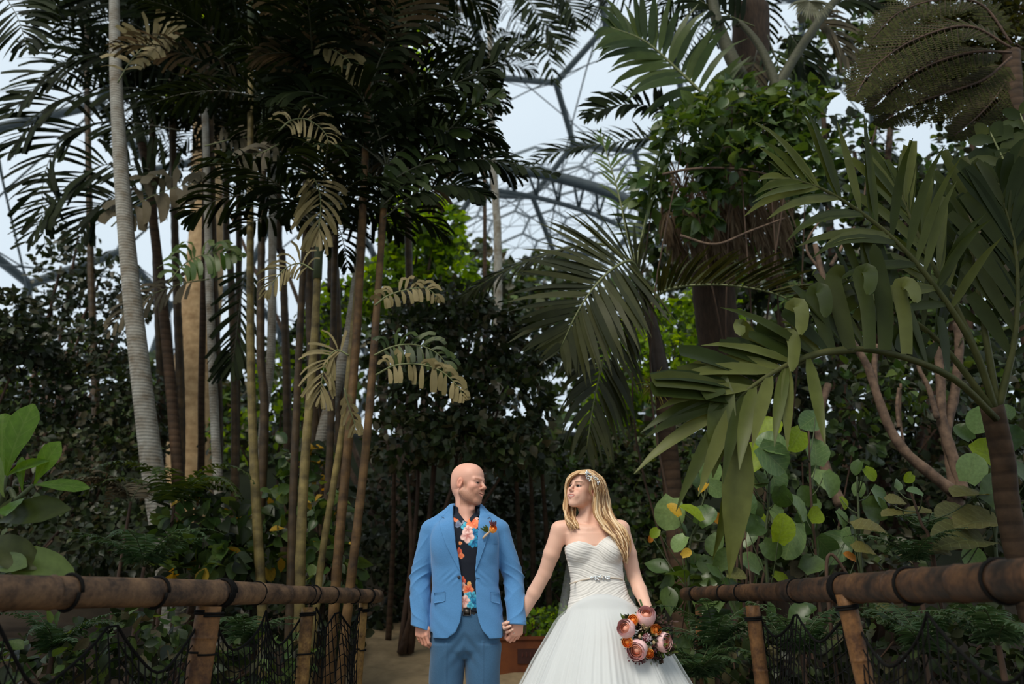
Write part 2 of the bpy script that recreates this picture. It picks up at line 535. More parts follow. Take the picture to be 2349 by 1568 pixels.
def face_colour(v, c, R, sc, base, fem):
    q = (v - np.array(c)) @ R / sc
    x, y, z = np.abs(q[:, 0]), q[:, 1], q[:, 2]
    col = np.tile(np.array(base), (len(v), 1))
    mix = lambda m, cc: col * (1 - m[:, None]) + np.array(cc) * m[:, None]
    near = (np.linalg.norm(q, axis=1) < .16)
    fr = (y > .03) & near
    col = mix(np.exp(-((x - .042) ** 2 + (z + .022) ** 2) / .0006) * fr * .45, np.array(base) * (1.0, .74, .70))
    col = mix(np.exp(-((x) ** 2 + (z + .026) ** 2) / .0002) * fr * .4, np.array(base) * (1.0, .72, .66))
    col = mix(sm(np.sqrt(((z + .005) / .036) ** 2 + ((y + .012) / .024) ** 2), 1, .3) * (x > .066) * near * .45, np.array(base) * (1.0, .62, .52))
    lip = sm(np.sqrt((x / .027) ** 2 + ((z + .061 - .20 * x) / .0110) ** 2), 1, .25) * (y > .078) * near
    col = mix(lip * (.85 if fem else .5), (.40, .09, .08) if fem else np.array(base) * (.8, .5, .45))
    slit = sm(np.sqrt((x / (.021 if fem else .025)) ** 2 + ((z + .0605 - .22 * x) / (.0034 if fem else .0026)) ** 2), 1, .3) * (y > .07) * near
    col = mix(slit * .9, (.62, .52, .45) if fem else (.10, .035, .025))
    bz = .0285 if fem else .025
    brow = sm(np.abs(z - bz + .0035 - .10 * (x - .012) + 3.2 * (x - .032) ** 2), .0042, .002) * sm(np.abs(x - .032), .021, .006) * (y > .05) * near
    col = mix(brow * (.85 if fem else .65), (.15, .075, .035) if fem else np.array(base) * (.6, .45, .32))
    eye = np.sqrt(((x - .0315) / .0180) ** 2 + ((z - .0040) / .0088) ** 2)
    col = mix(sm(eye, 1.0, .3) * (y > .055) * near * (.90 if fem else .7), (.06, .03, .02) if fem else np.array(base) * .35)
    if not fem:
        b = sm(z, -.038 + .5 * np.maximum(y - .06, 0), .03) * sm(-z, .128, .02) * (y > -.02) * near * (1 - lip)
        b = np.maximum(b, sm(np.abs(y - .016), .014, .012) * sm(-z, .05, .02) * sm(z, .006, .02) * (x > .045) * near)
        s_ = .5 + .5 * np.sin(q[:, 0] * 900 + 3 * np.sin(q[:, 2] * 700)) * np.sin(q[:, 2] * 1100 + q[:, 1] * 800)
        col = mix(b * (.36 + .22 * s_), (.20, .085, .03))
    else:
        sh = sm(np.sqrt(((x - .031) / .02) ** 2 + ((z - .012) / .010) ** 2), 1, .6) * (y > .05) * near
        col = mix(sh * .35, np.array(base) * (.55, .36, .30))
    return col
def make_hand(S, W, d, n, side, curls, sc=1.0, spread=0.10, thumb=(0.9, 0.3, 0.35), k=.006, lat=1.0):
    """W wrist, d towards the fingers, n out of the back of the hand, side towards the thumb"""
    W, d, n, side = [np.array(a, float) for a in (W, d, n, side)]
    d /= np.linalg.norm(d); n -= d * (n @ d); n /= np.linalg.norm(n)
    side -= d * (side @ d); side -= n * (side @ n); side /= np.linalg.norm(side)
    lens = [.94, 1.04, .98, .78]; lo = [.030, .010, -.011, -.030]; kl = [.090, .093, .087, .078]
    out = []
    for i in range(4):
        K = W + (d * kl[i] + side * lo[i] * lat) * sc
        S.cap(W + side * lo[i] * .62 * sc, K, .0135 * sc, .0115 * sc, .012 * sc)
        c = curls[i]; th = c[0]; p = K
        dd = d + side * lo[i] / .03 * spread; dd /= np.linalg.norm(dd)
        pts = [K]
        for L, r0, r1, j in ((.044, .0100, .0092, 1), (.027, .0092, .0085, 2), (.021, .0085, .0070, None)):
            dv = dd * math.cos(th) - n * math.sin(th)
            e = p + dv * L * lens[i] * sc
            S.cap(p, e, r0 * sc * (.88 if i == 3 else 1), r1 * sc * (.88 if i == 3 else 1), .003 * sc)
            p = e; pts.append(e)
            if j: th += c[j]
        out.append(pts)
    a = W + (d * .018 + side * .022) * sc
    b = W + (d * (.018 + .045 * thumb[0]) + side * (.022 + .045 * thumb[1]) - n * .03 * thumb[2]) * sc
    S.cap(a, b, .016 * sc, .0125 * sc, .012 * sc)
    e = b + (d * .034 + side * .034 * (thumb[1] - .55) - n * .012) * sc
    S.cap(b, e, .0120 * sc, .0105 * sc, .004 * sc)
    g = e + (d * .024 + side * .020 * (thumb[1] - .8) - n * .006) * sc
    S.cap(e, g, .0105 * sc, .0080 * sc, .003 * sc)
    out.append([a, b, e, g])
    return out
# ------------------------------------------------------------------ ground
def ground_z(x, y):
    x = np.asarray(x, float); y = np.asarray(y, float)
    path = np.clip((y - 5.0) * .19, 0, 1.3)
    cxp = -.1 - .05 * np.clip(y - 4, 0, 6)
    side = np.clip((np.abs(x - cxp) - 1.25) / 1.2, 0, 1)
    bed = -.15 + .30 * np.clip((y - 2) / 8, 0, 1.2) + .12 * np.sin(x * 1.3 + y * .7) * np.sin(y * .9 - x * .4)
    n = .028 * np.sin(x * 7 + 2 * np.sin(y * 5)) * np.sin(y * 9 + x * 3) + .02 * np.sin(x * 3.1 + y * 2.3) * (y > 4.6)
    bank = np.clip((y - 10.5) * .42, 0, 4.6)
    return path * (1 - .35 * side) + side * bed + n * .8 + bank
def build_ground():
    xs = np.concatenate([np.linspace(-16, -4, 30)[:-1], np.linspace(-4, 4, 150), np.linspace(4, 16, 30)[1:]])
    ys = np.concatenate([np.linspace(-4, 1.5, 16)[:-1], np.linspace(1.5, 10, 170), np.linspace(10, 60, 40)[1:]])
    X, Y = np.meshgrid(xs, ys)
    Z = ground_z(X, Y)
    v = np.stack([X, Y, Z], -1).reshape(-1, 3)
    nx = len(xs)
    i, j = np.meshgrid(np.arange(nx - 1), np.arange(len(ys) - 1))
    a = (j * nx + i).ravel()
    mb = MB(); mb.add(v, np.stack([a, a + 1, a + nx + 1, a + nx], 1))
    cxp = -.1 - .05 * np.clip(v[:, 1] - 4, 0, 6)
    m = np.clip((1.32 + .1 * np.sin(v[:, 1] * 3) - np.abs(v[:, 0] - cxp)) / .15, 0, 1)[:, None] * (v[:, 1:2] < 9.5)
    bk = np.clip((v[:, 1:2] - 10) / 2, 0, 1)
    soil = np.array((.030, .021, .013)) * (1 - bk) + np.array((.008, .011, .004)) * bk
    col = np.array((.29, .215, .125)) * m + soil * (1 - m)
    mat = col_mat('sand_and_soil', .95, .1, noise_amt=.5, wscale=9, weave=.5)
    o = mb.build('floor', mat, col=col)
    tag(o, 'pale sandy path between dark planting beds', None, None, 'structure')
build_ground()

# ------------------------------------------------------------------ steel and film dome
steel = simple_mat('dome_steel', (.030, .042, .046, 1), (.048, .062, .066, 1), rough=.5, scale=3)
film, nt_, p_, o_ = new_mat('dome_film')
tr_ = N(nt_, 'ShaderNodeBsdfTransparent'); tr_.inputs[0].default_value = (.96, .98, 1.0, 1)
df_ = N(nt_, 'ShaderNodeBsdfTranslucent'); df_.inputs[0].default_value = (.7, .76, .8, 1)
ms_ = N(nt_, 'ShaderNodeMixShader')
f_ = noise(nt_, .12, 4)
rm_ = ramp(nt_, f_, [(.3, (.06, .06, .06, 1)), (.7, (.18, .18, .18, 1))])
nt_.links.new(rm_, ms_.inputs[0]); nt_.links.new(tr_.outputs[0], ms_.inputs[1]); nt_.links.new(df_.outputs[0], ms_.inputs[2])
nt_.links.new(ms_.outputs[0], o_.inputs['Surface'])
def unit_tube(name, mat, sides=8):
    mb = MB(); mb.tube([(0, 0, 0), (0, 0, .5), (0, 0, 1)], 1.0, sides)
    return mb.mesh(name, mat)
def place_tube(name, me, a, b, r, parent):
    a, b = Vector(a), Vector(b)
    o = bpy.data.objects.new(name, me); COL.objects.link(o); o.parent = parent
    d = b - a
    o.matrix_local = Matrix.Translation(a) @ d.to_track_quat('Z', 'Y').to_matrix().to_4x4() @ Matrix.Diagonal((r, r, d.length, 1))
    return o
def build_dome(C, R, n0px, n1px, win, strut_r, label, panes=True, zmin=.2):
    C = Vector(C)
    def hit(px, py):
        d = ray(px, py).normalized(); oc = CAM - C
        b = d.dot(oc); c = oc.dot(oc) - R * R
        return CAM + d * (-b + math.sqrt(b * b - c))
    N0, N1 = hit(*n0px), hit(*n1px)
    n = (N0 - C).normalized()
    e1 = (N1 - N0); e1 -= n * e1.dot(n); a = (N1 - N0).length; e1.normalize(); e2 = n.cross(e1)
    def sph(u, v, rr=R):
        L = math.hypot(u, v)
        if L < 1e-6: return C + n * rr
        t = L / R
        d = (e1 * u + e2 * v) / L
        return C + (n * math.cos(t) + d * math.sin(t)) * rr
    root = empty('dome_roof', (C.x, C.y, 0))
    tag(root, label, None, None, 'structure')
    off = Vector((C.x, C.y, 0))
    me = unit_tube('strut', steel)
    node_pts = {}; edges = set(); hexes = []
    s3 = math.sqrt(3)
    K = 9
    for i in range(-K, K + 1):
        for j in range(-K, K + 1):
            cu, cv = a * 1.5 * i + a / 2 * 1, a * s3 * (j + .5 * (i % 2)) + a * s3 / 2
            ok = False; ring = []
            for k in range(6):
                u = cu + a * math.cos(k * math.pi / 3); v = cv + a * math.sin(k * math.pi / 3)
                key = (round(u / a * 50), round(v / a * 50))
                p = sph(u, v); node_pts[key] = (p, u, v)
                ring.append(key)
                x, y, fw = to_px(tuple(p))
                if fw > 3 and win[0] < x < win[2] and win[1] < y < win[3] and p.z > zmin:
                    ok = True
            if ok and all(node_pts[q][0].z > -1 for q in ring):
                hexes.append((cu, cv, ring))
                for k in range(6):
                    edges.add(tuple(sorted((ring[k], ring[(k + 1) % 6]))))
    for x, y in sorted(edges):
        place_tube('strut', me, node_pts[x][0] - off, node_pts[y][0] - off, strut_r, root)
    rods = MB()
    for cu, cv, ring in hexes:
        mids = []
        for k in range(6):
            p, u, v = node_pts[ring[k]]; p2, u2, v2 = node_pts[ring[(k + 1) % 6]]
            mids.append(sph((u + u2) / 2, (v + v2) / 2, R - 1.6))
            rods.tube([p - off, mids[-1] - off], .035, 4, False)
        for k in range(6):
            rods.tube([mids[k] - off, mids[(k + 1) % 6] - off], .05, 4, False)
        if panes:
            mb = MB(); vv = [tuple(node_pts[q][0] - off) for q in ring]
            c1 = sph(cu, cv, R + .9) - off
            m2 = [tuple((Vector(w) * .45 + c1 * .55) + (c1.normalized() * .25)) for w in vv]
            qs = [[k, (k + 1) % 6, 6 + (k + 1) % 6, 6 + k] for k in range(6)]
            mb.add(vv + m2 + [tuple(c1)], qs, [[6 + k, 6 + (k + 1) % 6, 12] for k in range(6)])
            mb.build('pane', film, root)
    if rods.n:
        tag(rods.build('tie_rods', steel, root), kind='stuff')
    return root, hit
dome, dome_hit = build_dome((14, 22, 0), 40, (1275, 190), (1390, 60), (-250, -250, 2600, 1000), .21, 'steel hexagon dome with clear film cushions over the palms')
def build_arch():
    root = empty('dome_arch', tuple(P(1300, 420, 40).to_3d()))
    root.location.z = 0
    off = root.location
    top = curve_pts([P(1010, 372, 40), P(1160, 384, 40), P(1300, 412, 40), P(1430, 455, 40), P(1560, 530, 40), P(1650, 640, 40)], 27)
    low = curve_pts([P(1010, 430, 41), P(1160, 440, 41), P(1290, 468, 41), P(1410, 512, 41), P(1530, 585, 41), P(1620, 690, 41)], 27)
    o2 = np.array(off)
    for nm, c, r in (('arch_chord', top, .36), ('arch_chord', low, .16)):
        mb = MB(); mb.tube(c - o2, r, 10); mb.build(nm, steel, root)
    for i in range(0, 26):
        mb = MB(); mb.tube([top[i] - o2, low[i + (i % 2)] - o2], .09, 6); mb.build('arch_web', steel, root)
    tag(root, 'curved steel truss arch low between the palms', None, None, 'structure')
build_arch()
dome2, _ = build_dome((15, 70, 0), 45, (1300, 500), (1352, 486), (1090, 395, 1620, 640), .16, 'smaller dome of steel hexagons far beyond the arch', panes=False, zmin=-50)

# ------------------------------------------------------------------ rust-coloured planter behind the couple
corten = simple_mat('rusted_steel', srgb(122, 66, 28), srgb(88, 44, 22), rough=.8, scale=5, bmp=.1)
plaque_mat = simple_mat('dark_rust', srgb(66, 34, 26), srgb(54, 28, 22), rough=.8, scale=14)
def build_planter():
    a, b = P(1090, 1462, 7.3), P(1345, 1468, 7.6)
    root = empty('planter_box', (a.x, a.y, .25))
    off = np.array(root.location)
    d = Vector((b.x - a.x, b.y - a.y, 0)); L = d.length; d.normalize(); nrm = Vector((-d.y, d.x, 0))
    Rm = np.array([tuple(d), tuple(nrm), (0, 0, 1)]).T
    zt, zb = P(1240, 1460, 7.4).z, .18
    mid = (a + b) / 2
    def bx(name, lx, ly, lz, hx, hy, hz, mat):
        mb = MB(); c = np.array((mid.x, mid.y, 0)) + Rm @ np.array((lx, ly, 0)); c[2] = lz
        mb.box(c - off, (hx, hy, hz), Rm); return mb.build(name, mat, root, smooth=False)
    bx('front_panel', 0, .01, (zt + zb) / 2, L / 2, .01, (zt - zb) / 2, corten)
    bx('back_panel', 0, .6, (zt + zb) / 2, L / 2, .01, (zt - zb) / 2, corten)
    for s in (-1, 1):
        bx('side_panel', s * (L / 2 - .01), .305, (zt + zb) / 2, .01, .285, (zt - zb) / 2, corten)
    bx('rim', 0, -.004, zt - .012, L / 2 + .01, .012, .014, corten)
    bx('soil', 0, .305, zt - .06, L / 2 - .02, .28, .02, simple_mat('potting_soil', (.02, .014, .009, 1), (.035, .025, .016, 1), rough=.95, scale=30))
    c0, c1 = P(1190, 1488, 7.38), P(1262, 1522, 7.4)
    lx = ((Vector(((c0.x + c1.x) / 2, (c0.y + c1.y) / 2, 0)) - Vector((mid.x, mid.y, 0))).dot(d))
    pl = bx('plaque', lx, -.004, (c0.z + c1.z) / 2, abs(c1.x - c0.x) / 2, .006, abs(c0.z - c1.z) / 2, plaque_mat)
    # worn relief left of the plaque's lettering, too faded to read
    mb = MB(); r = random.Random(3)
    for k in range(6):
        c = np.array((mid.x, mid.y, 0)) + Rm @ np.array((lx - .10 + .04 * k, -.0105, 0)); c[2] = (c0.z + c1.z) / 2 + .012
        mb.ball(c - off, (.013, .002, .022 + .006 * r.random()), 8, 5)
    mb.build('worn_relief', simple_mat('worn_rust', srgb(76, 38, 29), srgb(66, 33, 25), rough=.85, scale=30), pl)
    tag(root, 'rusty orange steel planter with a dark plaque behind the couple', 'planter')
build_planter()
# ------------------------------------------------------------------ plant tools
G = lambda *c: tuple(c) + (1,)
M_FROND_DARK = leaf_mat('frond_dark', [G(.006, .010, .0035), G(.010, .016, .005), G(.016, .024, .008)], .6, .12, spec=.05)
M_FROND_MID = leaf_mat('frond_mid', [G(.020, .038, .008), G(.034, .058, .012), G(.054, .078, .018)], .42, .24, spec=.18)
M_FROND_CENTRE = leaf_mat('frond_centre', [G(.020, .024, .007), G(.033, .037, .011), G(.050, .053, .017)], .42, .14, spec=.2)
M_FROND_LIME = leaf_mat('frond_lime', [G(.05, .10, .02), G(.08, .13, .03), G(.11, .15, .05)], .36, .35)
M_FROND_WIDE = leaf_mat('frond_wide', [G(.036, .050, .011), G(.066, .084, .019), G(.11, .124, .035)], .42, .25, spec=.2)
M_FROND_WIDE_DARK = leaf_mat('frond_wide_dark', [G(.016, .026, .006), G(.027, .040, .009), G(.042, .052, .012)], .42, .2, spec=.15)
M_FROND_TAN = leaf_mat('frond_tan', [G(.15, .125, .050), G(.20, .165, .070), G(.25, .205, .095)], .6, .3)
M_FROND_BROWN = leaf_mat('frond_brown', [G(.050, .043, .022), G(.072, .060, .032), G(.10, .080, .045)], .65, .2)
M_DRY = leaf_mat('dry_fibre', [G(.11, .075, .045), G(.15, .105, .065), G(.19, .14, .09)], .8, .15, spec=.05)
M_RIB_DRY = simple_mat('dry_rib', srgb(70, 52, 38), srgb(50, 38, 28), rough=.9, scale=20)
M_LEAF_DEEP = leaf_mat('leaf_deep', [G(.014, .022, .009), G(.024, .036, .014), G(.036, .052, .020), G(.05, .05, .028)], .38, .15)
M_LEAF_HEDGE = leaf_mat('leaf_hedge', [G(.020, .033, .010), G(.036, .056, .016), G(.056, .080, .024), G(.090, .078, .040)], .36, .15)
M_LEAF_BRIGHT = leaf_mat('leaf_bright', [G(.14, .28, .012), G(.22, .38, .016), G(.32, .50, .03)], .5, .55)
M_LEAF_MID = leaf_mat('leaf_mid', [G(.040, .080, .020), G(.065, .110, .028), G(.10, .145, .04)], .4, .3)
M_LEAF_GLOSS = leaf_mat('leaf_gloss', [G(.032, .066, .016), G(.052, .095, .024), G(.080, .125, .038)], .32, .28, spec=.4)
M_LEAF_YELLOW = leaf_mat('leaf_yellow', [G(.42, .25, .02), G(.50, .33, .04)], .5, .3)
M_LEAF_ORANGE = leaf_mat('leaf_orange', [G(.42, .16, .02), G(.48, .24, .03)], .5, .3)
M_GRAPE = leaf_mat('grape_leaf', [G(.060, .115, .036), G(.085, .150, .048), G(.115, .180, .062)], .36, .20, spec=.4, veins=.22)
M_GRAPE_LIGHT = leaf_mat('grape_leaf_light', [G(.16, .25, .085), G(.20, .29, .11)], .38, .25, veins=.18)
M_GRAPE_LIME = leaf_mat('grape_leaf_lime', [G(.17, .26, .014), G(.23, .32, .020)], .42, .45, veins=.25)
M_GRAPE_OLIVE = leaf_mat('grape_leaf_olive', [G(.12, .110, .032), G(.15, .135, .045), G(.09, .092, .030)], .5, .2, veins=.2)
M_PADDLE = leaf_mat('paddle_leaf', [G(.065, .14, .014), G(.09, .18, .02)], .36, .4, veins=.12)
M_OLIVE_FERN = leaf_mat('olive_fern', [G(.020, .023, .006), G(.034, .037, .009), G(.050, .053, .014)], .6, .2, spec=.06)
M_FERN = leaf_mat('fern_green', [G(.025, .055, .020), G(.040, .075, .030), G(.055, .09, .04)], .45, .25)
def bark(name, c1, c2, ring=26.0, amt=.5, rough=.8):
    """trunk bark with leaf-scar rings up the stem"""
    m, nt, p, o = new_mat(name)
    f = noise(nt, 7, 5, .65)
    base = ramp(nt, f, [(.3, c1), (.7, c2)])
    tc = N(nt, 'ShaderNodeTexCoord'); wv = N(nt, 'ShaderNodeTexWave', wave_type='BANDS', bands_direction='Z')
    wv.inputs['Scale'].default_value = ring / 6.28; wv.inputs['Distortion'].default_value = 1.5; wv.inputs['Detail'].default_value = 2
    nt.links.new(tc.outputs['Object'], wv.inputs['Vector'])
    mx = N(nt, 'ShaderNodeMix', data_type='RGBA', blend_type='MULTIPLY'); mx.inputs[0].default_value = amt
    nt.links.new(base, mx.inputs[6]); nt.links.new(ramp(nt, wv.outputs['Fac'], [(.05, (.35, .32, .3, 1)), (.25, (1, 1, 1, 1))]), mx.inputs[7])
    nt.links.new(mx.outputs[2], p.inputs['Base Color'])
    p.inputs['Roughness'].default_value = rough; p.inputs['Specular IOR Level'].default_value = .25
    bump(nt, wv.outputs['Fac'], p, .3, .01)
    return m
M_BARK_PALE = bark('pale_palm_bark', srgb(158, 156, 146), srgb(104, 92, 74), 60, .18)
M_BARK_BROWN = bark('brown_palm_bark', srgb(80, 60, 42), srgb(48, 37, 26), 24)
M_BARK_TAN = bark('tan_bark', srgb(196, 166, 124), srgb(150, 120, 84), 8, .15)
M_CANE = bark('yellow_cane', srgb(130, 114, 66), srgb(62, 53, 30), 14, .3, .55)
M_CANE_DARK = bark('dark_cane', srgb(78, 60, 34), srgb(36, 28, 17), 14, .3, .55)
M_CANE_RUST = bark('rusty_cane', srgb(110, 82, 46), srgb(44, 31, 19), 14, .3, .6)
M_SHAFT = bark('dark_crownshaft', srgb(58, 48, 40), srgb(40, 34, 28), 10, .3, .5)
M_RACHIS = simple_mat('frond_rib', (.10, .12, .04, 1), (.15, .16, .06, 1), rough=.5, scale=12)
M_RACHIS_DARK = simple_mat('frond_rib_dark', (.03, .032, .014, 1), (.05, .05, .02, 1), rough=.5, scale=12)
M_RACHIS_NEAR = simple_mat('near_rib', (.045, .052, .016, 1), (.085, .085, .028, 1), rough=.6, scale=6, spec=.15)
M_TWIG = simple_mat('twig', srgb(84, 62, 46), srgb(54, 40, 30), rough=.8, scale=10)
M_BRANCH = simple_mat('pale_branch', srgb(116, 94, 76), srgb(60, 47, 38), rough=.85, scale=14, bmp=.2)
M_STEM = simple_mat('green_stem', (.035, .05, .018, 1), (.06, .075, .025, 1), rough=.6, scale=15)
UP = np.array((0, 0, 1.0))
def nz(v):
    return v / (np.linalg.norm(v) + 1e-12)

def leaflet_strip(p, d0, Nn, L, W, droop, prof, m, fold, twist=0.0):
    """one blade of a frond"""
    pts, dirs = [p], []
    d = d0
    for j in range(m):
        d = nz(d + np.array((0, 0, -1.0)) * droop * (j + .5) / m)
        dirs.append(d); pts.append(pts[-1] + d * L / m)
    dirs.append(d)
    vs_ = []
    for j in range(m + 1):
        w = nz(np.cross(Nn, dirs[j]))
        if twist:
            n2 = nz(np.cross(dirs[j], w)); a = twist * j / m
            w = w * math.cos(a) + n2 * math.sin(a)
        hw = W * .5 * prof[j]
        if fold:
            up = nz(np.cross(dirs[j], w))
            vs_ += [pts[j] - w * hw + up * hw * fold, pts[j], pts[j] + w * hw + up * hw * fold]
        else:
            vs_ += [pts[j] - w * hw, pts[j] + w * hw]
    k = 3 if fold else 2
    q = []
    for j in range(m):
        a = j * k
        for i in range(k - 1):
            q.append([a + i, a + i + 1, a + k + i + 1, a + k + i])
    return vs_, q
PROF_POINT = {4: [.35, 1, .9, .55, .04], 5: [.3, .9, 1, .85, .5, .04]}
PROF_BLUNT = {4: [.25, .7, .95, 1, .75], 5: [.25, .6, .85, 1, 1, .7]}
def frond(root, ctrl, n=26, L=.35, W=.025, mat=None, rib=None, droop=.5, ang=(75, 30), vee=.25, blunt=False, up=(0, 0, 1), s0=.15,
          rr=.008, m=4, fold=.0, split=False, seed=0, jit=.08, sides=(-1, 1), lenprof=None, name='frond', roll=0.0, droop2=None):
    """a feather leaf: midrib through the control points with a row of blades on each side"""
    r = random.Random(seed * 7919 + len(ctrl))
    off = np.array(root.location)
    c = curve_pts(ctrl, 24) - off
    tan = np.gradient(c, axis=0); tan /= np.linalg.norm(tan, axis=1)[:, None]
    mb = MB()
    rad = np.linspace(rr, rr * .25, 24)
    mb.tube(c, rad, 6, True, 1)
    prof = (PROF_BLUNT if blunt else PROF_POINT)[m]
    upv = np.array(up, float)
    pieces = []
    s = np.linspace(s0, .985, n)
    for i in range(n):
        for sd in sides:
            t = min(.999, max(0, s[i] + r.uniform(-.4, .4) / n)) * 23
            k = int(t); f = t - k; k2 = min(k + 1, 23)
            p = c[k] * (1 - f) + c[k2] * f; T = nz(tan[k] * (1 - f) + tan[k2] * f)
            S = np.cross(T, upv)
            if np.linalg.norm(S) < .05: S = np.cross(T, np.array((0, 1.0, 0)))
            S = nz(S); Nn = nz(np.cross(S, T))
            if roll:
                S, Nn = S * math.cos(roll) + Nn * math.sin(roll), Nn * math.cos(roll) - S * math.sin(roll)
            u = (s[i] - s0) / (1 - s0)
            a = math.radians(ang[0] + (ang[1] - ang[0]) * u + r.gauss(0, 60 * jit))
            lp = lenprof(u) if lenprof else (.55 + .45 * math.sin(math.pi * min(1, u * .9 + .12))) * (1 if u < .8 else 1 - .5 * (u - .8) / .2)
            v_ = vee + r.gauss(0, jit)
            d = nz(T * math.cos(a) + S * sd * math.sin(a) * math.cos(v_) + Nn * math.sin(v_))
            vs_, q = leaflet_strip(p, d, Nn * 1.0, L * lp * r.uniform(.88, 1.1), W * (.75 + .25 * lp) * r.uniform(.85, 1.15), droop * r.uniform(.6, 1.3), prof, m, fold, r.gauss(0, .5) if not fold else r.gauss(0, .25))
            if split:
                pieces.append((vs_, q))
            else:
                mb.add(vs_, q)
    if split:
        rib_o = mb.build(name, [mat, rib or M_RACHIS], root)
        for vs_, q in pieces:
            b = MB(); b.add(vs_, q); b.build('leaflet', mat, rib_o)
        return rib_o
    return mb.build(name, [mat, rib or M_RACHIS], root)
def arch(C, az, e0, e1, L, n=6):
    """control points of a leaf that leaves C at elevation e0 and bends over to e1"""
    p = np.array(C, float); out = [p.copy()]
    for i in range(n):
        e = math.radians(e0 + (e1 - e0) * ((i + .5) / n) ** 1.15)
        p = p + L / n * np.array((math.cos(az) * math.cos(e), math.sin(az) * math.cos(e), math.sin(e)))
        out.append(p.copy())
    return out
def trunk_into(root, ctrl, r0, r1, mat, name='trunk', rings=.10, bulge=.012, sides=14):
    off = np.array(root.location)
    c = curve_pts(ctrl, 60)
    L = np.concatenate([[0], np.cumsum(np.linalg.norm(np.diff(c, axis=0), axis=1))])
    n = max(20, min(150, int(L[-1] / rings * 3)))
    c = np.stack([np.interp(np.linspace(0, L[-1], n), L, c[:, k]) for k in range(3)], 1)
    t = np.linspace(0, 1, n)
    rad = r0 + (r1 - r0) * t
    rad = rad * (1 + bulge * ((np.arange(n) % 3) == 0))
    mb = MB(); mb.tube(c - off, rad, sides)
    return mb.build(name, mat, root)
def root_at(name, p, z=None):
    z = float(ground_z(p[0], p[1])) if z is None else z
    return empty(name, (p[0], p[1], z))
PXP = lambda L, Y: [P(a[0], a[1], a[2] if len(a) > 2 else Y) for a in L]

# ------------------------------------------------------------------ leaves
_leafcache = {}
def leaf_mesh(kind, mat, variant=0):
    key = (kind, mat.name, variant)
    if key in _leafcache: return _leafcache[key]
    r = random.Random(variant * 31 + len(kind))
    mb = MB(); V_, Q_ = leaf_shape(kind, r); mb.add(V_, Q_)
    me = mb.mesh(kind + '_leaf', mat); _leafcache[key] = me
    return me
def leaf_shape(kind, r=None, n=None):
    """unit leaf, length 1 along +Y from its base, facing +Z"""
    b = (r.uniform(.05, .4) if r else .15); f = (r.uniform(.05, .45) if r else .2); tw = (r.uniform(-.15, .15) if r else 0)
    if kind == 'round':
        n = 11; prof = [.52 * math.sqrt(max(0, 1 - (2 * min(1, i / n * .93 + .07) - 1) ** 2)) * (1.0 if i < n else 0) for i in range(n)] + [.03]
    elif kind == 'ovate':
        n = 6; prof = [.03, .23, .32, .32, .25, .13, .01]
    elif kind == 'lance':
        prof = [.02, .10, .13, .11, .06, .005]; n = 5
    elif kind == 'paddle':
        n = 11; prof = [.035, .05, .075, .11, .155, .20, .24, .27, .28, .265, .20, .03]
    elif kind == 'tiny':
        prof = [.04, .30, .22, .01]; n = 3
    else:
        prof = [.04, .34, .30, .01]; n = 3
    vs_ = []
    for i in range(n + 1):
        t = i / n; y = t if kind != 'round' else t * 1.06 - (.06 if i == 0 else 0)
        z = -b * t * t
        w = prof[i]; wav = (.04 * math.sin(i * 2.1 + 5 * b) if n > 4 else 0)
        yo = -.07 if (kind == 'round' and i == 0) else 0
        vs_ += [(-w, y + yo, z + f * w + wav * w + tw * w), (0, y, z), (w, y + yo, z + f * w - wav * w - tw * w)]
    q = []
    for i in range(n):
        a = i * 3
        q += [[a, a + 1, a + 4, a + 3], [a + 1, a + 2, a + 5, a + 4]]
    return np.array(vs_, float), np.array(q)
def put_leaf(root, kind, mat, base, d, up, size, r, name='leaf', wscale=1.0):
    me = leaf_mesh(kind, mat, r.randrange(5))
    o = bpy.data.objects.new(name, me); COL.objects.link(o); o.parent = root
    Rm = orient(d, up, 0)
    Mx = Matrix(Rm.tolist()).to_4x4() @ Matrix.Diagonal((size * wscale, size, size, 1))
    Mx.translation = Vector(base) - root.location
    o.matrix_local = Mx
    return o
def leaf_px(root, kind, mat, b, t, r, wscale=1.0, face=(0, -.7, .7), name='leaf'):
    """a leaf from one point of the scene to another, each given by pixel and distance"""
    B_, T_ = P(*b), P(*t)
    return put_leaf(root, kind, mat, B_, T_ - B_, face, (T_ - B_).length, r, name, wscale)
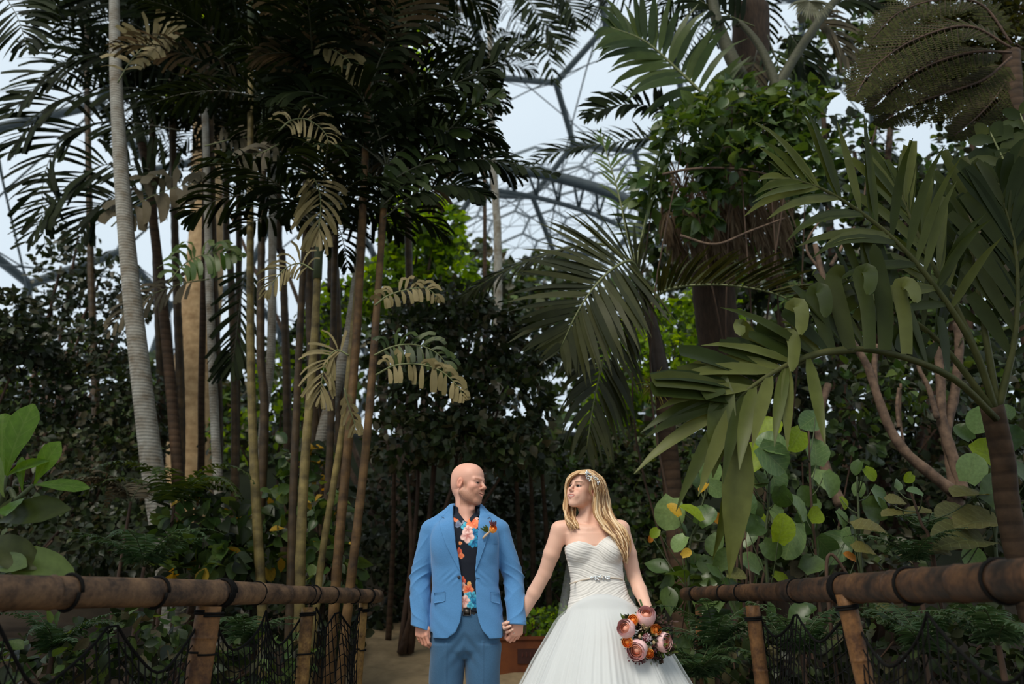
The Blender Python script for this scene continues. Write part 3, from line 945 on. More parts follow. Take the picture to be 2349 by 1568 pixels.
def leaf_cloud(root, blobs, n, size, mats, n_obj=0, kind='ovate', seed=0, low='plain', shell=.55, spread=1.0, droop=.35, name='leaf', mass='foliage', facing=.5):
    """leaves spread over rounded masses: the nearest ones single, the rest one mass. blobs: (centre, radii)"""
    r = np.random.default_rng(seed); rr = random.Random(seed)
    vol = np.array([b[1][0] * b[1][1] * b[1][2] for b in blobs]) ** .75; vol /= vol.sum()
    which = r.choice(len(blobs), n, p=vol)
    C = np.array([tuple(b[0]) for b in blobs])[which]; Rd = np.array([b[1] for b in blobs])[which]
    u = r.normal(size=(n, 3)); u /= np.linalg.norm(u, axis=1)[:, None]
    k = shell + (1 - shell) * r.random(n) ** .6
    pos = C + Rd * u * k[:, None]
    gz = ground_z(pos[:, 0], pos[:, 1]); pos[:, 2] = np.maximum(pos[:, 2], gz + .03)
    d = u * .7 + r.normal(size=(n, 3)) * .75 * spread; d[:, 2] -= droop
    d /= np.linalg.norm(d, axis=1)[:, None]
    up = r.normal(size=(n, 3)) * .6 + np.array((0, -.45 * facing * 2, .75)); up /= np.linalg.norm(up, axis=1)[:, None]
    sz = size * r.uniform(.6, 1.25, n)
    order = np.arange(n)
    if n_obj:
        x, y, fw = to_px(pos)
        vis = (x > -20) & (x < 2370) & (y > -20) & (y < 1590)
        front = -(u[:, 1]) + .3 * u[:, 2] + r.random(n) * .3
        score = np.where(vis, sz / np.maximum(fw, .5) * (1 + .5 * front), -1)
        order = np.argsort(-score)
    for i in order[:n_obj]:
        put_leaf(root, kind, mats[rr.randrange(len(mats))], pos[i], d[i], up[i], sz[i], rr, name)
    off = np.array(root.location)
    rest = order[n_obj:]
    if len(rest):
        sv, sq = leaf_shape(low)
        x = np.cross(d[rest], up[rest]); x /= np.linalg.norm(x, axis=1)[:, None] + 1e-9
        zv = np.cross(x, d[rest])
        v = pos[rest][:, None, :] - off + sz[rest][:, None, None] * (sv[None, :, 0:1] * x[:, None, :] + sv[None, :, 1:2] * d[rest][:, None, :] + sv[None, :, 2:3] * zv[:, None, :])
        q = sq[None] + (np.arange(len(rest)) * len(sv))[:, None, None]
        mi = np.repeat(r.integers(0, len(mats), len(rest)), len(sq))
        mb = MB(); mb.add(v.reshape(-1, 3), q.reshape(-1, 4)); mb.qm[-1] = mi
        o = mb.build(mass, mats, root); o['kind'] = 'stuff'
    return root
def stems_into(root, base, tips, r0, r1, mat, name='stem', bow=.15, seed=0):
    rr = random.Random(seed); off = np.array(root.location)
    for t in tips:
        b = np.array(base) + np.array((rr.uniform(-.12, .12), rr.uniform(-.12, .12), 0))
        t = np.array(tuple(t)); m = (b + t) / 2 + np.array((rr.uniform(-bow, bow), rr.uniform(-bow, bow), 0))
        mb = MB(); mb.tube(curve_pts([b, m, t], 14) - off, np.linspace(r0, r1, 14), 7); mb.build(name, mat, root)
# ------------------------------------------------------------------ bamboo rails with rope nets
def bamboo_mat(name, c1, c2, c3):
    m, nt, p, o = new_mat(name)
    f = noise(nt, 7, 6, .72); g = noise(nt, 60, 3, .6)
    c = ramp(nt, f, [(.30, (c3[0] * .45, c3[1] * .45, c3[2] * .45, 1)), (.40, c3), (.52, c1), (.68, c2)])
    mx = N(nt, 'ShaderNodeMix', data_type='RGBA', blend_type='MULTIPLY'); mx.inputs[0].default_value = .6
    nt.links.new(c, mx.inputs[6]); nt.links.new(ramp(nt, g, [(.3, (.5, .48, .45, 1)), (.7, (1.15, 1.15, 1.15, 1))]), mx.inputs[7])
    nt.links.new(mx.outputs[2], p.inputs['Base Color']); p.inputs['Roughness'].default_value = .6; p.inputs['Specular IOR Level'].default_value = .3
    bump(nt, g, p, .2, .004)
    return m
M_RAIL = bamboo_mat('weathered_bamboo', srgb(92, 70, 51), srgb(116, 90, 64), srgb(54, 41, 31))
M_RAIL_DARK = bamboo_mat('dark_bamboo', srgb(72, 50, 33), srgb(98, 70, 44), srgb(40, 30, 22))
M_POST = bamboo_mat('golden_bamboo', srgb(138, 106, 58), srgb(154, 120, 68), srgb(96, 68, 36))
M_POST_RED = bamboo_mat('reddish_bamboo', srgb(112, 78, 44), srgb(130, 92, 54), srgb(74, 48, 28))
M_ROPE = simple_mat('black_rope', (.005, .005, .005, 1), (.009, .0085, .008, 1), rough=.9, scale=80, spec=.08)
def pole(root, pts, radii, mat, name, node=.3, sides=18):
    off = np.array(root.location)
    c = curve_pts(pts, 40)
    L = np.concatenate([[0], np.cumsum(np.linalg.norm(np.diff(c, axis=0), axis=1))]); tot = L[-1]
    s = [0.0]; k = node * .6
    r = random.Random(int(tot * 1000))
    ridge = []
    while k < tot - .03:
        ridge.append(k); k += node * r.uniform(.8, 1.2)
    ss = sorted(set(list(np.linspace(0, tot, 26)) + [min(tot, max(0, q + e)) for q in ridge for e in (-.012, -.004, 0, .004, .012)]))
    ss = np.array(ss)
    c2 = np.stack([np.interp(ss, L, c[:, i]) for i in range(3)], 1)
    rad = np.interp(ss / tot, np.linspace(0, 1, len(radii)), radii)
    for q in ridge:
        rad = rad * (1 + .065 * np.exp(-((ss - q) / .004) ** 2) - .02 * np.exp(-((ss - q - .008) / .004) ** 2))
    mb = MB(); mb.tube(c2 - off, rad, sides)
    o = mb.build(name, mat, root)
    return o, c2, rad
def lash(root, c, d, r, loops=3, thick=.005, name='rope_lashing', tilt=.0):
    off = np.array(root.location); c = np.array(tuple(c)); d = nz(np.array(tuple(d), float))
    u = nz(np.cross(d, UP)); w = np.cross(d, u)
    pts = []
    for a in np.linspace(0, 2 * math.pi * loops, 20 * loops + 1):
        pts.append(c + (r + thick * .8) * (math.cos(a) * u + math.sin(a) * w) + d * ((a / (2 * math.pi) - loops / 2) * thick * 2.0 + tilt * math.sin(a)))
    mb = MB(); mb.tube(np.array(pts) - off, thick, 6); return mb.build(name, M_ROPE, root)
def net(root, a_top, b_top, z_low, cells, sag, seed=0, name='rope_net'):
    """knotted cord net hung in scallops between two points of a rail"""
    off = np.array(root.location); r = random.Random(seed)
    a, b = np.array(tuple(a_top)), np.array(tuple(b_top))
    L = np.linalg.norm(b - a); nx = max(6, int(L / cells)); 
    nrm = nz(np.cross(b - a, UP))
    def top(s):
        n = 2.0; ph = (s * n) % 1.0
        return 4 * ph * (1 - ph)
    H0 = a[2] - z_low; ny = max(5, int(H0 / (cells * 1.7)))
    g = np.zeros((nx + 1, ny + 1, 3))
    for i in range(nx + 1):
        s = i / nx; base = a * (1 - s) + b * s
        zt = base[2] - .02 - sag * top(s)
        for j in range(ny + 1):
            t = j / ny
            bul = .05 * math.sin(math.pi * t) * math.sin(math.pi * s) + .012 * math.sin(9 * s + 5 * t + seed)
            g[i, j] = base + nrm * bul + np.array((0, 0, (zt * (1 - t) + z_low * t) - base[2] + .008 * math.sin(23 * s + 2 * t)))
            g[i, j] += (b - a) * .012 * math.sin(6 * t + 11 * s + seed)
    mb = MB()
    for i in range(nx + 1):
        mb.tube(g[i] - off, .0030, 4, False)
    for j in range(1, ny + 1):
        mb.tube(g[:, j] - off, .0028, 4, False)
    o = mb.build(name, M_ROPE, root); o['kind'] = 'stuff'
    e = MB(); e.tube(g[:, 0] - off, .0055, 6); e.build('net_edge_rope', M_ROPE, root)
def build_fence_left():
    root = empty('bamboo_fence', tuple(Vector((P(866, 1367, 4.8).x, 4.8, 0))))
    A, B_, C_, E_ = P(-60, 1359, 2.35), P(480, 1359, 3.3), P(645, 1361, 3.9), P(868, 1367, 4.8)
    S0 = P(600, 1363, 3.72)
    pole(root, [A, P(240, 1358, 2.78), B_, C_], [.055, .053, .052, .046], M_RAIL, 'rail', .42)
    pole(root, [S0, P(740, 1364, 4.25), E_], [.045, .043, .039], M_RAIL, 'rail', .34)
    rail = curve_pts([A, P(240, 1358, 2.78), B_, C_, P(740, 1364, 4.25), E_], 80)
    rx = to_px(rail)[0]
    def on_rail(px):
        i = int(np.argmin(abs(rx - px))); i2 = min(i + 1, 79); i1 = max(i - 1, 0)
        return rail[i], rail[i2] - rail[i1]
    for px, loops, th, r in ((165, 1, .006, .055), (360, 1, .006, .053), (505, 4, .0055, .052), (592, 1, .003, .050), (706, 2, .0035, .045), (718, 1, .004, .045), (765, 1, .003, .043), (816, 1, .003, .041), (842, 2, .0035, .040)):
        c, d = on_rail(px); lash(root, c, d, r, loops, th)
    tops = []
    for (tx, ty, bx_, D, r, mat) in ((480, 1402, 452, 3.3, .052, M_POST_RED), (706, 1404, 692, 4.08, .033, M_POST), (834, 1394, 820, 4.68, .027, M_POST)):
        t = P(tx, ty - 12, D); b = P(bx_, 1568, D); k = (t.z + .08) / (t.z - b.z); b2 = t + (b - t) * k
        pole(root, [b2, t], [r, r * .97], mat, 'post', .28, 16)
        lash(root, P(tx, ty + 4, D), t - b, r, 2, .005, 'post_lashing')
        lash(root, P(tx - (tx - bx_) * .5, ty + 95, D), t - b, r, 1, .0045, 'post_lashing')
        tops.append(P(tx, ty, D))
    c0 = on_rail(-40)[0]
    net(root, c0 + np.array((.02, .03, -.06)), np.array(on_rail(470)[0]) + np.array((.0, .03, -.06)), .12, .034, .20, 1)
    net(root, np.array(on_rail(490)[0]) + np.array((.02, .03, -.05)), np.array(on_rail(698)[0]) + np.array((0, .02, -.05)), .12, .032, .16, 4)
    net(root, np.array(on_rail(712)[0]) + np.array((.02, .02, -.045)), np.array(on_rail(828)[0]) + np.array((0, .02, -.045)), .12, .032, .10, 7)
    tag(root, 'bamboo rail fence with black rope netting to the left of the man', 'fence')
def build_fence_right():
    root = empty('bamboo_fence', tuple(Vector((P(1570, 1362, 4.6).x, 4.6, 0))))
    A, B_, C_, E_ = P(2470, 1322, 1.88), P(1950, 1349, 3.05), P(1760, 1357, 3.7), P(1572, 1362, 4.6)
    pole(root, [A, P(2200, 1338, 2.4), B_, P(1800, 1355, 3.55)], [.056, .056, .054, .047], M_RAIL_DARK, 'rail', .20)
    pole(root, [P(1830, 1356, 3.42), C_, E_], [.041, .040, .037], M_RAIL_DARK, 'rail', .16)
    rail = curve_pts([A, P(2200, 1338, 2.4), B_, C_, E_], 80); rx = to_px(rail)[0]
    def on_rail(px):
        i = int(np.argmin(abs(rx - px))); i2 = min(i + 1, 79); i1 = max(i - 1, 0)
        return rail[i], rail[i2] - rail[i1]
    for px, loops, th, r in ((2305, 1, .006, .056), (2095, 1, .006, .056), (1930, 3, .006, .054), (1828, 1, .0045, .046), (1705, 1, .004, .040), (1663, 1, .004, .039), (1600, 2, .004, .037)):
        c, d = on_rail(px); lash(root, c, d, r, loops, th)
    for (tx, ty, bx_, D, r, mat) in ((1726, 1398, 1748, 3.78, .034, M_POST_RED), (1938, 1372, 1986, 3.05, .036, M_POST_RED), (1602, 1395, 1606, 4.5, .020, M_POST_RED)):
        t = P(tx, ty - 10, D); b = P(bx_, 1568, D); k = (t.z + .08) / (t.z - b.z); b2 = t + (b - t) * k
        pole(root, [b2, t], [r, r * .97], mat, 'post', .24, 16)
        lash(root, P(tx + (bx_ - tx) * .1, ty + 20, D), t - b, r, 2, .005, 'post_lashing')
    net(root, np.array(on_rail(1735)[0]) + np.array((0, .03, -.05)), np.array(on_rail(1935)[0]) + np.array((0, .03, -.06)), .12, .034, .12, 2)
    net(root, np.array(on_rail(1950)[0]) + np.array((0, .03, -.06)), np.array(on_rail(2420)[0]) + np.array((0, .03, -.06)), .12, .036, .18, 5)
    tag(root, 'dark bamboo rail fence with sagging net to the right of the bride', 'fence')
build_fence_left()
build_fence_right()
# ------------------------------------------------------------------ people
def poly_sdf(poly, X, Z):
    """signed distance in the x-z plane, negative inside"""
    d = np.full(X.shape, 1e9, np.float32); sgn = np.zeros(X.shape, bool)
    n = len(poly)
    for i in range(n):
        ax, az = poly[i]; bx, bz = poly[(i + 1) % n]
        ex, ez = bx - ax, bz - az
        t = np.clip(((X - ax) * ex + (Z - az) * ez) / (ex * ex + ez * ez + 1e-12), 0, 1)
        d = np.minimum(d, (X - ax - t * ex) ** 2 + (Z - az - t * ez) ** 2)
        if az != bz:
            c = (az <= Z) != (bz <= Z)
            sgn ^= c & (X < ax + (Z - az) / (bz - az) * ex)
    d = np.sqrt(d)
    return np.where(sgn, -d, d)
def carve(S, poly, y0, y1):
    X = (S.lo[0] + np.arange(S.n[0]) * S.h)[:, None] * np.ones((1, S.n[2])); Z = (S.lo[2] + np.arange(S.n[2]) * S.h)[None, :] * np.ones((S.n[0], 1))
    f = poly_sdf(poly, X.astype(np.float32), Z.astype(np.float32))[:, None, :]
    Y = (S.lo[1] + np.arange(S.n[1]) * S.h)[None, :, None]
    g = np.maximum(f, np.maximum(y0 - Y, Y - y1))
    S.d = np.maximum(S.d, -g).astype(np.float32)
def carve_plane(S, p, nrm, lo, hi):
    """removes everything beyond p along nrm inside the box"""
    nrm = np.array(nrm, float); nrm /= np.linalg.norm(nrm)
    r = S._sub(lo, hi)
    sl, (X, Y, Z) = r
    f = (X - p[0]) * nrm[0] + (Y - p[1]) * nrm[1] + (Z - p[2]) * nrm[2]
    S.d[sl] = np.maximum(S.d[sl], f)
def solid_mb(S, it=1, disp=None):
    v, q = S.mesh()
    if it:
        v = laplacian(v, q, it)
    if disp is not None:
        v = v + vnormals(v, q) * disp(v)[:, None]
    mb = MB(); mb.add(v, q)
    return mb, v, q

SKIN_M = (.75, .41, .305)
SKIN_F = (.76, .46, .345)
skin_mat = col_mat('skin', .48, .35, .12)
eye_white = simple_mat('eye_white', (.30, .28, .27, 1), rough=.6, spec=.1)
iris = simple_mat('iris', (.014, .014, .014, 1), rough=.5, spec=.15)
pupil = simple_mat('pupil', (.004, .004, .004, 1), rough=.4, spec=.15)
def cloth_mat(name, c1, c2, rough=.85, scale=260, sheen=.2, fine=1500):
    m, nt, p, o = new_mat(name)
    f = noise(nt, scale, 3, .7)
    nt.links.new(ramp(nt, f, [(.3, c1), (.7, c2)]), p.inputs['Base Color'])
    p.inputs['Roughness'].default_value = rough
    p.inputs['Specular IOR Level'].default_value = .2
    p.inputs['Sheen Weight'].default_value = sheen
    bump(nt, noise(nt, fine, 2), p, .25, .001)
    return m
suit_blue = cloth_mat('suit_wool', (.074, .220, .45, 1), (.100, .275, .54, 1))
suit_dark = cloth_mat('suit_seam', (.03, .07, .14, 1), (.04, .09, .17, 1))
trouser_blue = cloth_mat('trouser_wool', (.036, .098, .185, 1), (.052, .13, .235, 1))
shirt_mat = col_mat('printed_cotton', .75, .2)
leather_black = simple_mat('black_leather', (.012, .011, .011, 1), rough=.4)
pewter = simple_mat('pewter', (.12, .105, .095, 1), rough=.5, metal=1)
gold = simple_mat('gold', (.85, .55, .2, 1), rough=.25, metal=1)
silver = simple_mat('silver', (.85, .86, .88, 1), rough=.15, metal=1)
crystal = simple_mat('crystal', (.75, .82, .85, 1), rough=.05, spec=1.0)
horn = simple_mat('dark_button', (.02, .02, .03, 1), rough=.3)

def build_groom():
    D = 4.15
    base = P(1068, 1500, D); base = Vector((base.x, D, 0))
    M = lambda px, py, dy=0.0: np.array(P(px, py, D + dy) - base)
    # ---------------- body
    body = MB(); cols = []
    hc = M(1075, 1109, -.005); R = frame(math.radians(60), math.radians(2), math.radians(-3)); sc = .965
    S = Solid(hc - (.16, .17, .30), hc + (.17, .17, .15), .0021)
    nb = M(1068, 1200, .02)
    S.cap(hc + (-.018, .022, -.055), nb + (0, .01, -.02), .053, .062, .0)
    S.cap(hc + (-.020, .0, -.045), nb + (.012, -.045, .01), .016, .012, .02)      # neck sinew
    S.ell(nb + (0, .0, -.06), (.16, .085, .07), .05)
    T = make_head(S, hc, R, sc)
    S.ell(hc + R @ np.array([0, .045, -.135]) * sc, np.array([.012, .012, .016]), .015)
    v, q = S.mesh(); v = laplacian(v, q, 1, .4)
    body.add(v, q); cols.append(face_colour(v, hc, R, sc, SKIN_M, False))
    n0 = body.n
    head_eyes(body, T, R, sc)
    # hands
    W = M(966, 1417, -.03)
    S = Solid(M(967, 1450) - (.09, .16, .14), M(967, 1450) + (.09, .10, .14), .0021)
    S.cap(M(965, 1385, -.02), W, .031, .027, .01)
    fa = make_hand(S, W, (.10, -.20, -1), (-.55, -.80, .15), (.80, -.55, .0), [(.40, .75, .4), (.5, .8, .4), (.55, .8, .5), (.55, .8, .5)], .98, .04, (1.0, .35, .25))
    v, q = S.mesh(); v = laplacian(v, q, 1, .35)
    n1 = body.n; body.add(v, q)
    W2 = M(1190, 1414, -.028)
    S = Solid(M(1185, 1445) - (.11, .15, .13), M(1185, 1445) + (.09, .12, .15), .0021)
    S.cap(M(1185, 1395, -.01), W2, .029, .028, .01)
    make_hand(S, W2, (-.16, -.05, -1), (.62, -.75, .1), (-.75, -.62, .0), [(.75, 1.1, .6), (.75, 1.15, .6), (.7, 1.15, .6), (.7, 1.1, .6)], .97, .02, (.6, .45, .9))
    v, q = S.mesh(); v = laplacian(v, q, 1, .35)
    body.add(v, q)
    # limbs and trunk under the clothes
    S = Solid((-.34, -.2, -.02), (.36, .22, 1.55), .009)
    S.loft([(.93, .11, .06, 0, 0), (1.0, .12, .065, 0, 0), (1.2, .12, .075, 0, 0), (1.45, .15, .085, 0, .01)])
    for sx, sh, el, wr in ((-1, M(988, 1222, .01), M(963, 1325, .03), M(965, 1405, -.02)), (1, M(1146, 1222, .01), M(1180, 1330, .03), M(1187, 1400, -.02))):
        S.cap(nb + (0, .02, -.05), sh, .04, .034, .03); S.cap(sh, el, .034, .032, .02); S.cap(el, wr, .032, .026, .02)
        S.cap((sx * .085, 0, .90), (sx * .09, -.01, .5), .06, .05, .01); S.cap((sx * .09, -.01, .5), (sx * .09, .02, .09), .05, .035, .02)
        S.cap((sx * .09, .03, .05), (sx * .11, -.14, .03), .04, .03, .02)
    v, q = S.mesh(); body.add(v, q)
    col = np.tile(np.array(SKIN_M), (body.n, 1)); col[:len(cols[0])] = cols[0]
    col[n1:n0 + (body.n - n0)] = np.array(SKIN_M) * (.98, .88, .84)
    person = body.build('person', [skin_mat, eye_white, iris, pupil], col=col, loc=base)
    tag(person, 'man in a blue suit and dark floral shirt holding a bride by the hand', 'person')
    rb = MB()
    c, d = (fa[3][0] * .25 + fa[3][1] * .75), fa[3][1] - fa[3][0]
    d = d / np.linalg.norm(d); u = np.cross(d, (0, 1, .2)); u /= np.linalg.norm(u); w = np.cross(d, u)
    rb.tube([c + .0098 * (math.cos(a) * u + math.sin(a) * w) for a in np.linspace(0, 2 * math.pi, 17)], .0018, 6, False)
    rb.build('ring', gold, person)
    # ---------------- jacket
    S = Solid((-.345, -.20, .86), (.365, .20, 1.63), .0030)
    cx = lambda px, y: M(px, y)[0]
    zz = lambda y: M(1068, y)[2]
    tab = [(zz(1500), .198, .128, cx(1072, 1460), .0), (zz(1462), .198, .130, cx(1072, 1460), .0), (zz(1400), .190, .128, cx(1070, 1400), .0),
           (zz(1345), .177, .124, cx(1068, 1345), .0), (zz(1290), .182, .128, cx(1067, 1290), .0), (zz(1240), .184, .124, cx(1067, 1240), .005),
           (zz(1205), .180, .105, cx(1067, 1205), .012), (zz(1185), .13, .085, cx(1067, 1185), .02)]
    S.loft(tab, p=2.5)
    arms = []
    for sx, nk, sh, el, wr, r in ((-1, M(1040, 1183, .02), M(989, 1217, .012), M(964, 1325, .03), M(965, 1455, -.045), (.058, .056, .049)),
                                  (1, M(1096, 1183, .02), M(1145, 1217, .012), M(1178, 1325, .035), M(1187, 1452, -.055), (.058, .056, .049))):
        S.cap(nk, sh + (-sx * .012, .0, .012), .058, .052, .03)
        S.cap(sh, el, r[0], r[1], .008)
        S.cap(el, wr, r[1], r[2], .004)
        S.cap(sh + (-sx * .006, 0, .008), sh + (-sx * .03, 0, .014), .050, .050, .02)
        S.ell((cx(1067, 1240) + sx * .085, -.075, zz(1245)), (.09, .055, .11), .04)     # chest
        arms.append((sh, el, wr))
    # collar stand behind the neck
    S.cap(M(1042, 1172, .035), M(1094, 1172, .035), .038, .038, .03)
    for (sh, el, wr), cut, nrm in ((arms[0], M(965, 1441, -.04), (-.32, -.1, -1)), (arms[1], M(1187, 1432, -.05), (-.04, -.1, -1))):
        carve_plane(S, cut, nrm, cut - (.075, .10, .14), cut + (.062 if sh[0] < 0 else .075, .10, .03))
    S.d = np.maximum(S.d, -(S.d + .013))                 # hollow
    Zg = (S.lo[2] + np.arange(S.n[2]) * S.h)[None, None, :]
    Xg = (S.lo[0] + np.arange(S.n[0]) * S.h)[:, None, None]
    torso = np.abs(Xg - cx(1072, 1460)) < .215
    S.d = np.where(torso, np.maximum(S.d, zz(1461) - Zg), S.d).astype(np.float32)
    op = [(1035, 1140), (1038, 1180), (1046, 1242), (1057, 1312), (1060, 1330), (1060, 1395), (1056, 1425), (1046, 1448), (1028, 1462), (1020, 1490),
          (1132, 1490), (1122, 1462), (1107, 1446), (1098, 1425), (1094, 1400), (1091, 1333), (1090, 1309), (1096, 1250), (1098, 1180), (1100, 1140)]
    carve(S, [tuple(M(a, b, -.11)[[0, 2]]) for a, b in op], -.5, .012)
    carve(S, [tuple(M(a, b, 0)[[0, 2]]) for a, b in ((1043, 1100), (1043, 1170), (1052, 1182), (1084, 1182), (1093, 1170), (1093, 1100))], -.5, .068)
    el0, el1, w0, w1 = arms[0][1], arms[1][1], arms[0][2], arms[1][2]
    def folds(v):
        x, y, z = v[:, 0], v[:, 1], v[:, 2]
        out = np.zeros(len(v))
        for el, wr, s in ((el0, w0, -1), (el1, w1, 1)):
            arm = 1 / (1 + np.exp(-(np.abs(x - cx(1067, 1300)) - .195) / .006))
            near = np.exp(-((z - el[2]) / .06) ** 2) * (s * x > 0)
            rid = lambda t: (1 - np.abs(np.sin(t))) ** 1.6 - .35
            out += arm * near * .0085 * rid(.5 * ((z + .75 * s * x) * 105 + 1.6 * np.sin(z * 30 + y * 14) + y * 18))
            low = np.exp(-((z - (el[2] * .5 + wr[2] * .5)) / .06) ** 2) * (s * x > 0)
            out += arm * low * .0085 * rid(.5 * ((z - .9 * s * x) * 84 + 1.9 * np.sin(z * 27 + y * 20) - y * 22))
            up = np.exp(-((z - 1.38) / .07) ** 2) * (s * x > 0)
            out += arm * up * .0042 * rid(.5 * ((z + 1.3 * s * x) * 60 + y * 25))
        tor = (np.abs(x) < .2)
        out += tor * .0016 * np.sin(z * 42 + 3 * np.sin(x * 17 + z * 9)) * np.sin(x * 33 + z * 21)
        out += tor * np.exp(-((z - zz(1325)) / .03) ** 2) * np.exp(-((np.abs(x) - .07) / .05) ** 2) * .002 * np.sin(z * 170 + np.abs(x) * 160)
        return out
    mb, v, q = solid_mb(S, 2, folds)
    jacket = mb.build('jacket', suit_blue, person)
    bvh = BVHTree.FromPolygons([tuple(a) for a in v], [tuple(a) for a in q])
    xz = lambda L, dy=-.115: [tuple(M(a, b, dy)[[0, 2]]) for a, b in L]
    lap = [[(1036, 1152), (1013, 1182), (1005, 1193), (1013, 1220), (1024, 1250), (1040, 1282), (1056, 1311), (1058, 1310), (1047, 1243), (1039, 1180)],
           [(1099, 1152), (1121, 1181), (1128, 1192), (1122, 1222), (1113, 1250), (1101, 1284), (1090, 1312), (1088, 1310), (1095, 1250), (1098, 1180)]]
    for L in lap:
        patch_on(bvh, xz(L), .0015, .0055, .006).build('lapel', suit_blue, jacket)
    for L in ([(1010, 1181), (1018, 1185), (1018, 1187), (1010, 1183)], [(1116, 1187), (1124, 1181), (1125, 1183), (1117, 1189)]):
        patch_on(bvh, xz(L), .006, .002, .003).build('lapel_notch', suit_dark, jacket)
    for L in ([(994, 1359), (1021, 1356), (1021, 1379), (994, 1383)], [(1125, 1357), (1145, 1360), (1146, 1384), (1126, 1380)]):
        patch_on(bvh, xz(L), .001, .0035, .006).build('pocket_flap', suit_blue, jacket)
    patch_on(bvh, xz([(1116, 1246.5), (1142, 1246), (1142, 1247), (1116, 1247.5)]), .0002, .0006, .004).build('breast_pocket', suit_dark, jacket)
    b = MB(); p0 = M(1053, 1323, -.128)
    b.tube([p0 + (0, .006, 0), p0 + (0, -.003, 0), p0 + (0, -.005, 0)], [.0085, .0085, .006], 14)
    b.build('button', horn, jacket)
    patch_on(bvh, xz([(1093, 1325), (1101, 1325.5), (1101, 1326.8), (1093, 1326.3)]), .0006, .001, .003).build('buttonhole', suit_dark, jacket)
    # ---------------- shirt
    S = Solid((-.19, -.16, .98), (.19, .15, 1.63), .0030)
    S.loft([(a, b_ - .018, c_ - .016, d_, e_) for a, b_, c_, d_, e_ in tab], p=2.4)
    for sx in (-1, 1):
        S.ell((cx(1067, 1240) + sx * .07, -.065, zz(1245)), (.08, .045, .11), .04)
    S.cap(hc + (-.012, .022, -.10), nb + (0, .005, .01), .062, .070, .03)
    S.d = np.maximum(S.d, (zz(1160) + .45 * (S.lo[1] + np.arange(S.n[1]) * S.h)[None, :, None]) * -1 + Zg_(S)).astype(np.float32)
    S.d = np.maximum(np.maximum(S.d, -(S.d + .010)), zz(1402) - Zg_(S)).astype(np.float32)
    carve(S, [tuple(M(a, b, -.08)[[0, 2]]) for a, b in ((1046, 1120), (1050, 1172), (1069, 1197), (1091, 1168), (1093, 1120))], -.5, .0)
    carve(S, [tuple(M(a, b, 0)[[0, 2]]) for a, b in ((1048, 1120), (1048, 1160), (1090, 1160), (1090, 1120))], -.5, .06)
    mb, v, q = solid_mb(S, 2)
    col = np.tile(np.array((.010, .013, .022)), (len(v), 1))
    def blot(px, py, r, c1, c2, petals=5, ph=0.0, sx=1.0):
        m = M(px, py, -.115); dx = (v[:, 0] - m[0]) / (r * .00237 * sx); dz = (v[:, 2] - m[2]) / (r * .00237)
        rr = np.hypot(dx, dz); th = np.arctan2(dz, dx) + ph
        edge = .72 + .28 * np.abs(np.cos(th * petals / 2))
        a = np.clip((edge - rr) / .10 + .5, 0, 1) * (v[:, 1] < -.02)
        c = np.array(c1) + (np.array(c2) - np.array(c1)) * np.clip(rr * 1.1 + .25 * np.sin(th * petals), 0, 1)[:, None]
        col[:] = col * (1 - a[:, None]) + c * a[:, None]
    coral, coral2, pink, pink2 = (.75, .13, .06), (.85, .28, .12), (.45, .14, .12), (.92, .62, .55)
    blue, blue2, cyan, cyan2 = (.01, .05, .16), (.03, .30, .52), (.02, .16, .26), (.10, .52, .68)
    for a in ((1070, 1207, 13, cyan, cyan2, 6), (1083, 1196, 16, coral, coral2, 5), (1089, 1205, 8, coral, coral2, 4), (1088, 1222, 12, blue, blue2, 6, .4), (1086, 1242, 13, blue, blue2, 7), (1078, 1236, 9, cyan, cyan2, 5),
              (1072, 1228, 16, pink, pink2, 5, .3), (1073, 1213, 10, pink, pink2, 5, .8), (1055, 1195, 9, (.12, .14, .2), (.35, .36, .42), 4), (1044, 1187, 8, coral, coral2, 4), (1050, 1202, 7, (.1, .12, .2), (.2, .24, .34), 3),
              (1056, 1245, 4, coral, (.9, .4, .15), 3), (1054, 1266, 11, (.35, .06, .05), coral, 3, 0, .5), (1058, 1274, 7, coral, coral2, 4), (1062, 1332, 10, (.4, .08, .07), coral, 4, 0, .6),
              (1062, 1345, 9, pink, pink2, 4), (1076, 1338, 6, (.8, .3, .05), (.95, .55, .2), 2, 0, .7), (1074, 1352, 12, (.55, .05, .03), coral2, 5), (1082, 1368, 12, blue, cyan2, 6), (1072, 1366, 8, cyan, cyan2, 5), (1065, 1378, 13, pink, pink2, 5),
              (1086, 1382, 11, blue, blue2, 6), (1079, 1388, 8, cyan, cyan2, 4), (1060, 1392, 8, pink, (.8, .5, .4), 4), (1090, 1176, 6, cyan, blue2, 4), (1093, 1186, 4, (.7, .3, .2), pink2, 4)):
        blot(*a)
    shirt = mb.build('shirt', shirt_mat, person, col=col)
    bv2 = BVHTree.FromPolygons([tuple(a) for a in v], [tuple(a) for a in q])
    navy = cloth_mat('shirt_collar', (.012, .015, .025, 1), (.018, .024, .04, 1), sheen=0)
    for L in ([(1040, 1160), (1050, 1166), (1063, 1185), (1058, 1197), (1047, 1186), (1038, 1184)], [(1097, 1163), (1090, 1166), (1074, 1186), (1080, 1196), (1090, 1182), (1099, 1180)]):
        patch_on(bv2, xz(L, -.09), .002, .004, .005).build('collar', navy, shirt)
    # ---------------- trousers, belt, shoes
    S = Solid((-.24, -.18, .05), (.24, .18, 1.09), .0045)
    S.loft([(zz(1508), .150, .075, cx(1067, 1490), .01), (zz(1490), .182, .104, cx(1067, 1480), .005), (zz(1450), .180, .112, cx(1067, 1460), 0), (zz(1400), .162, .108, cx(1068, 1400), 0), (zz(1394), .160, .108, cx(1068, 1400), 0)], p=2.3)
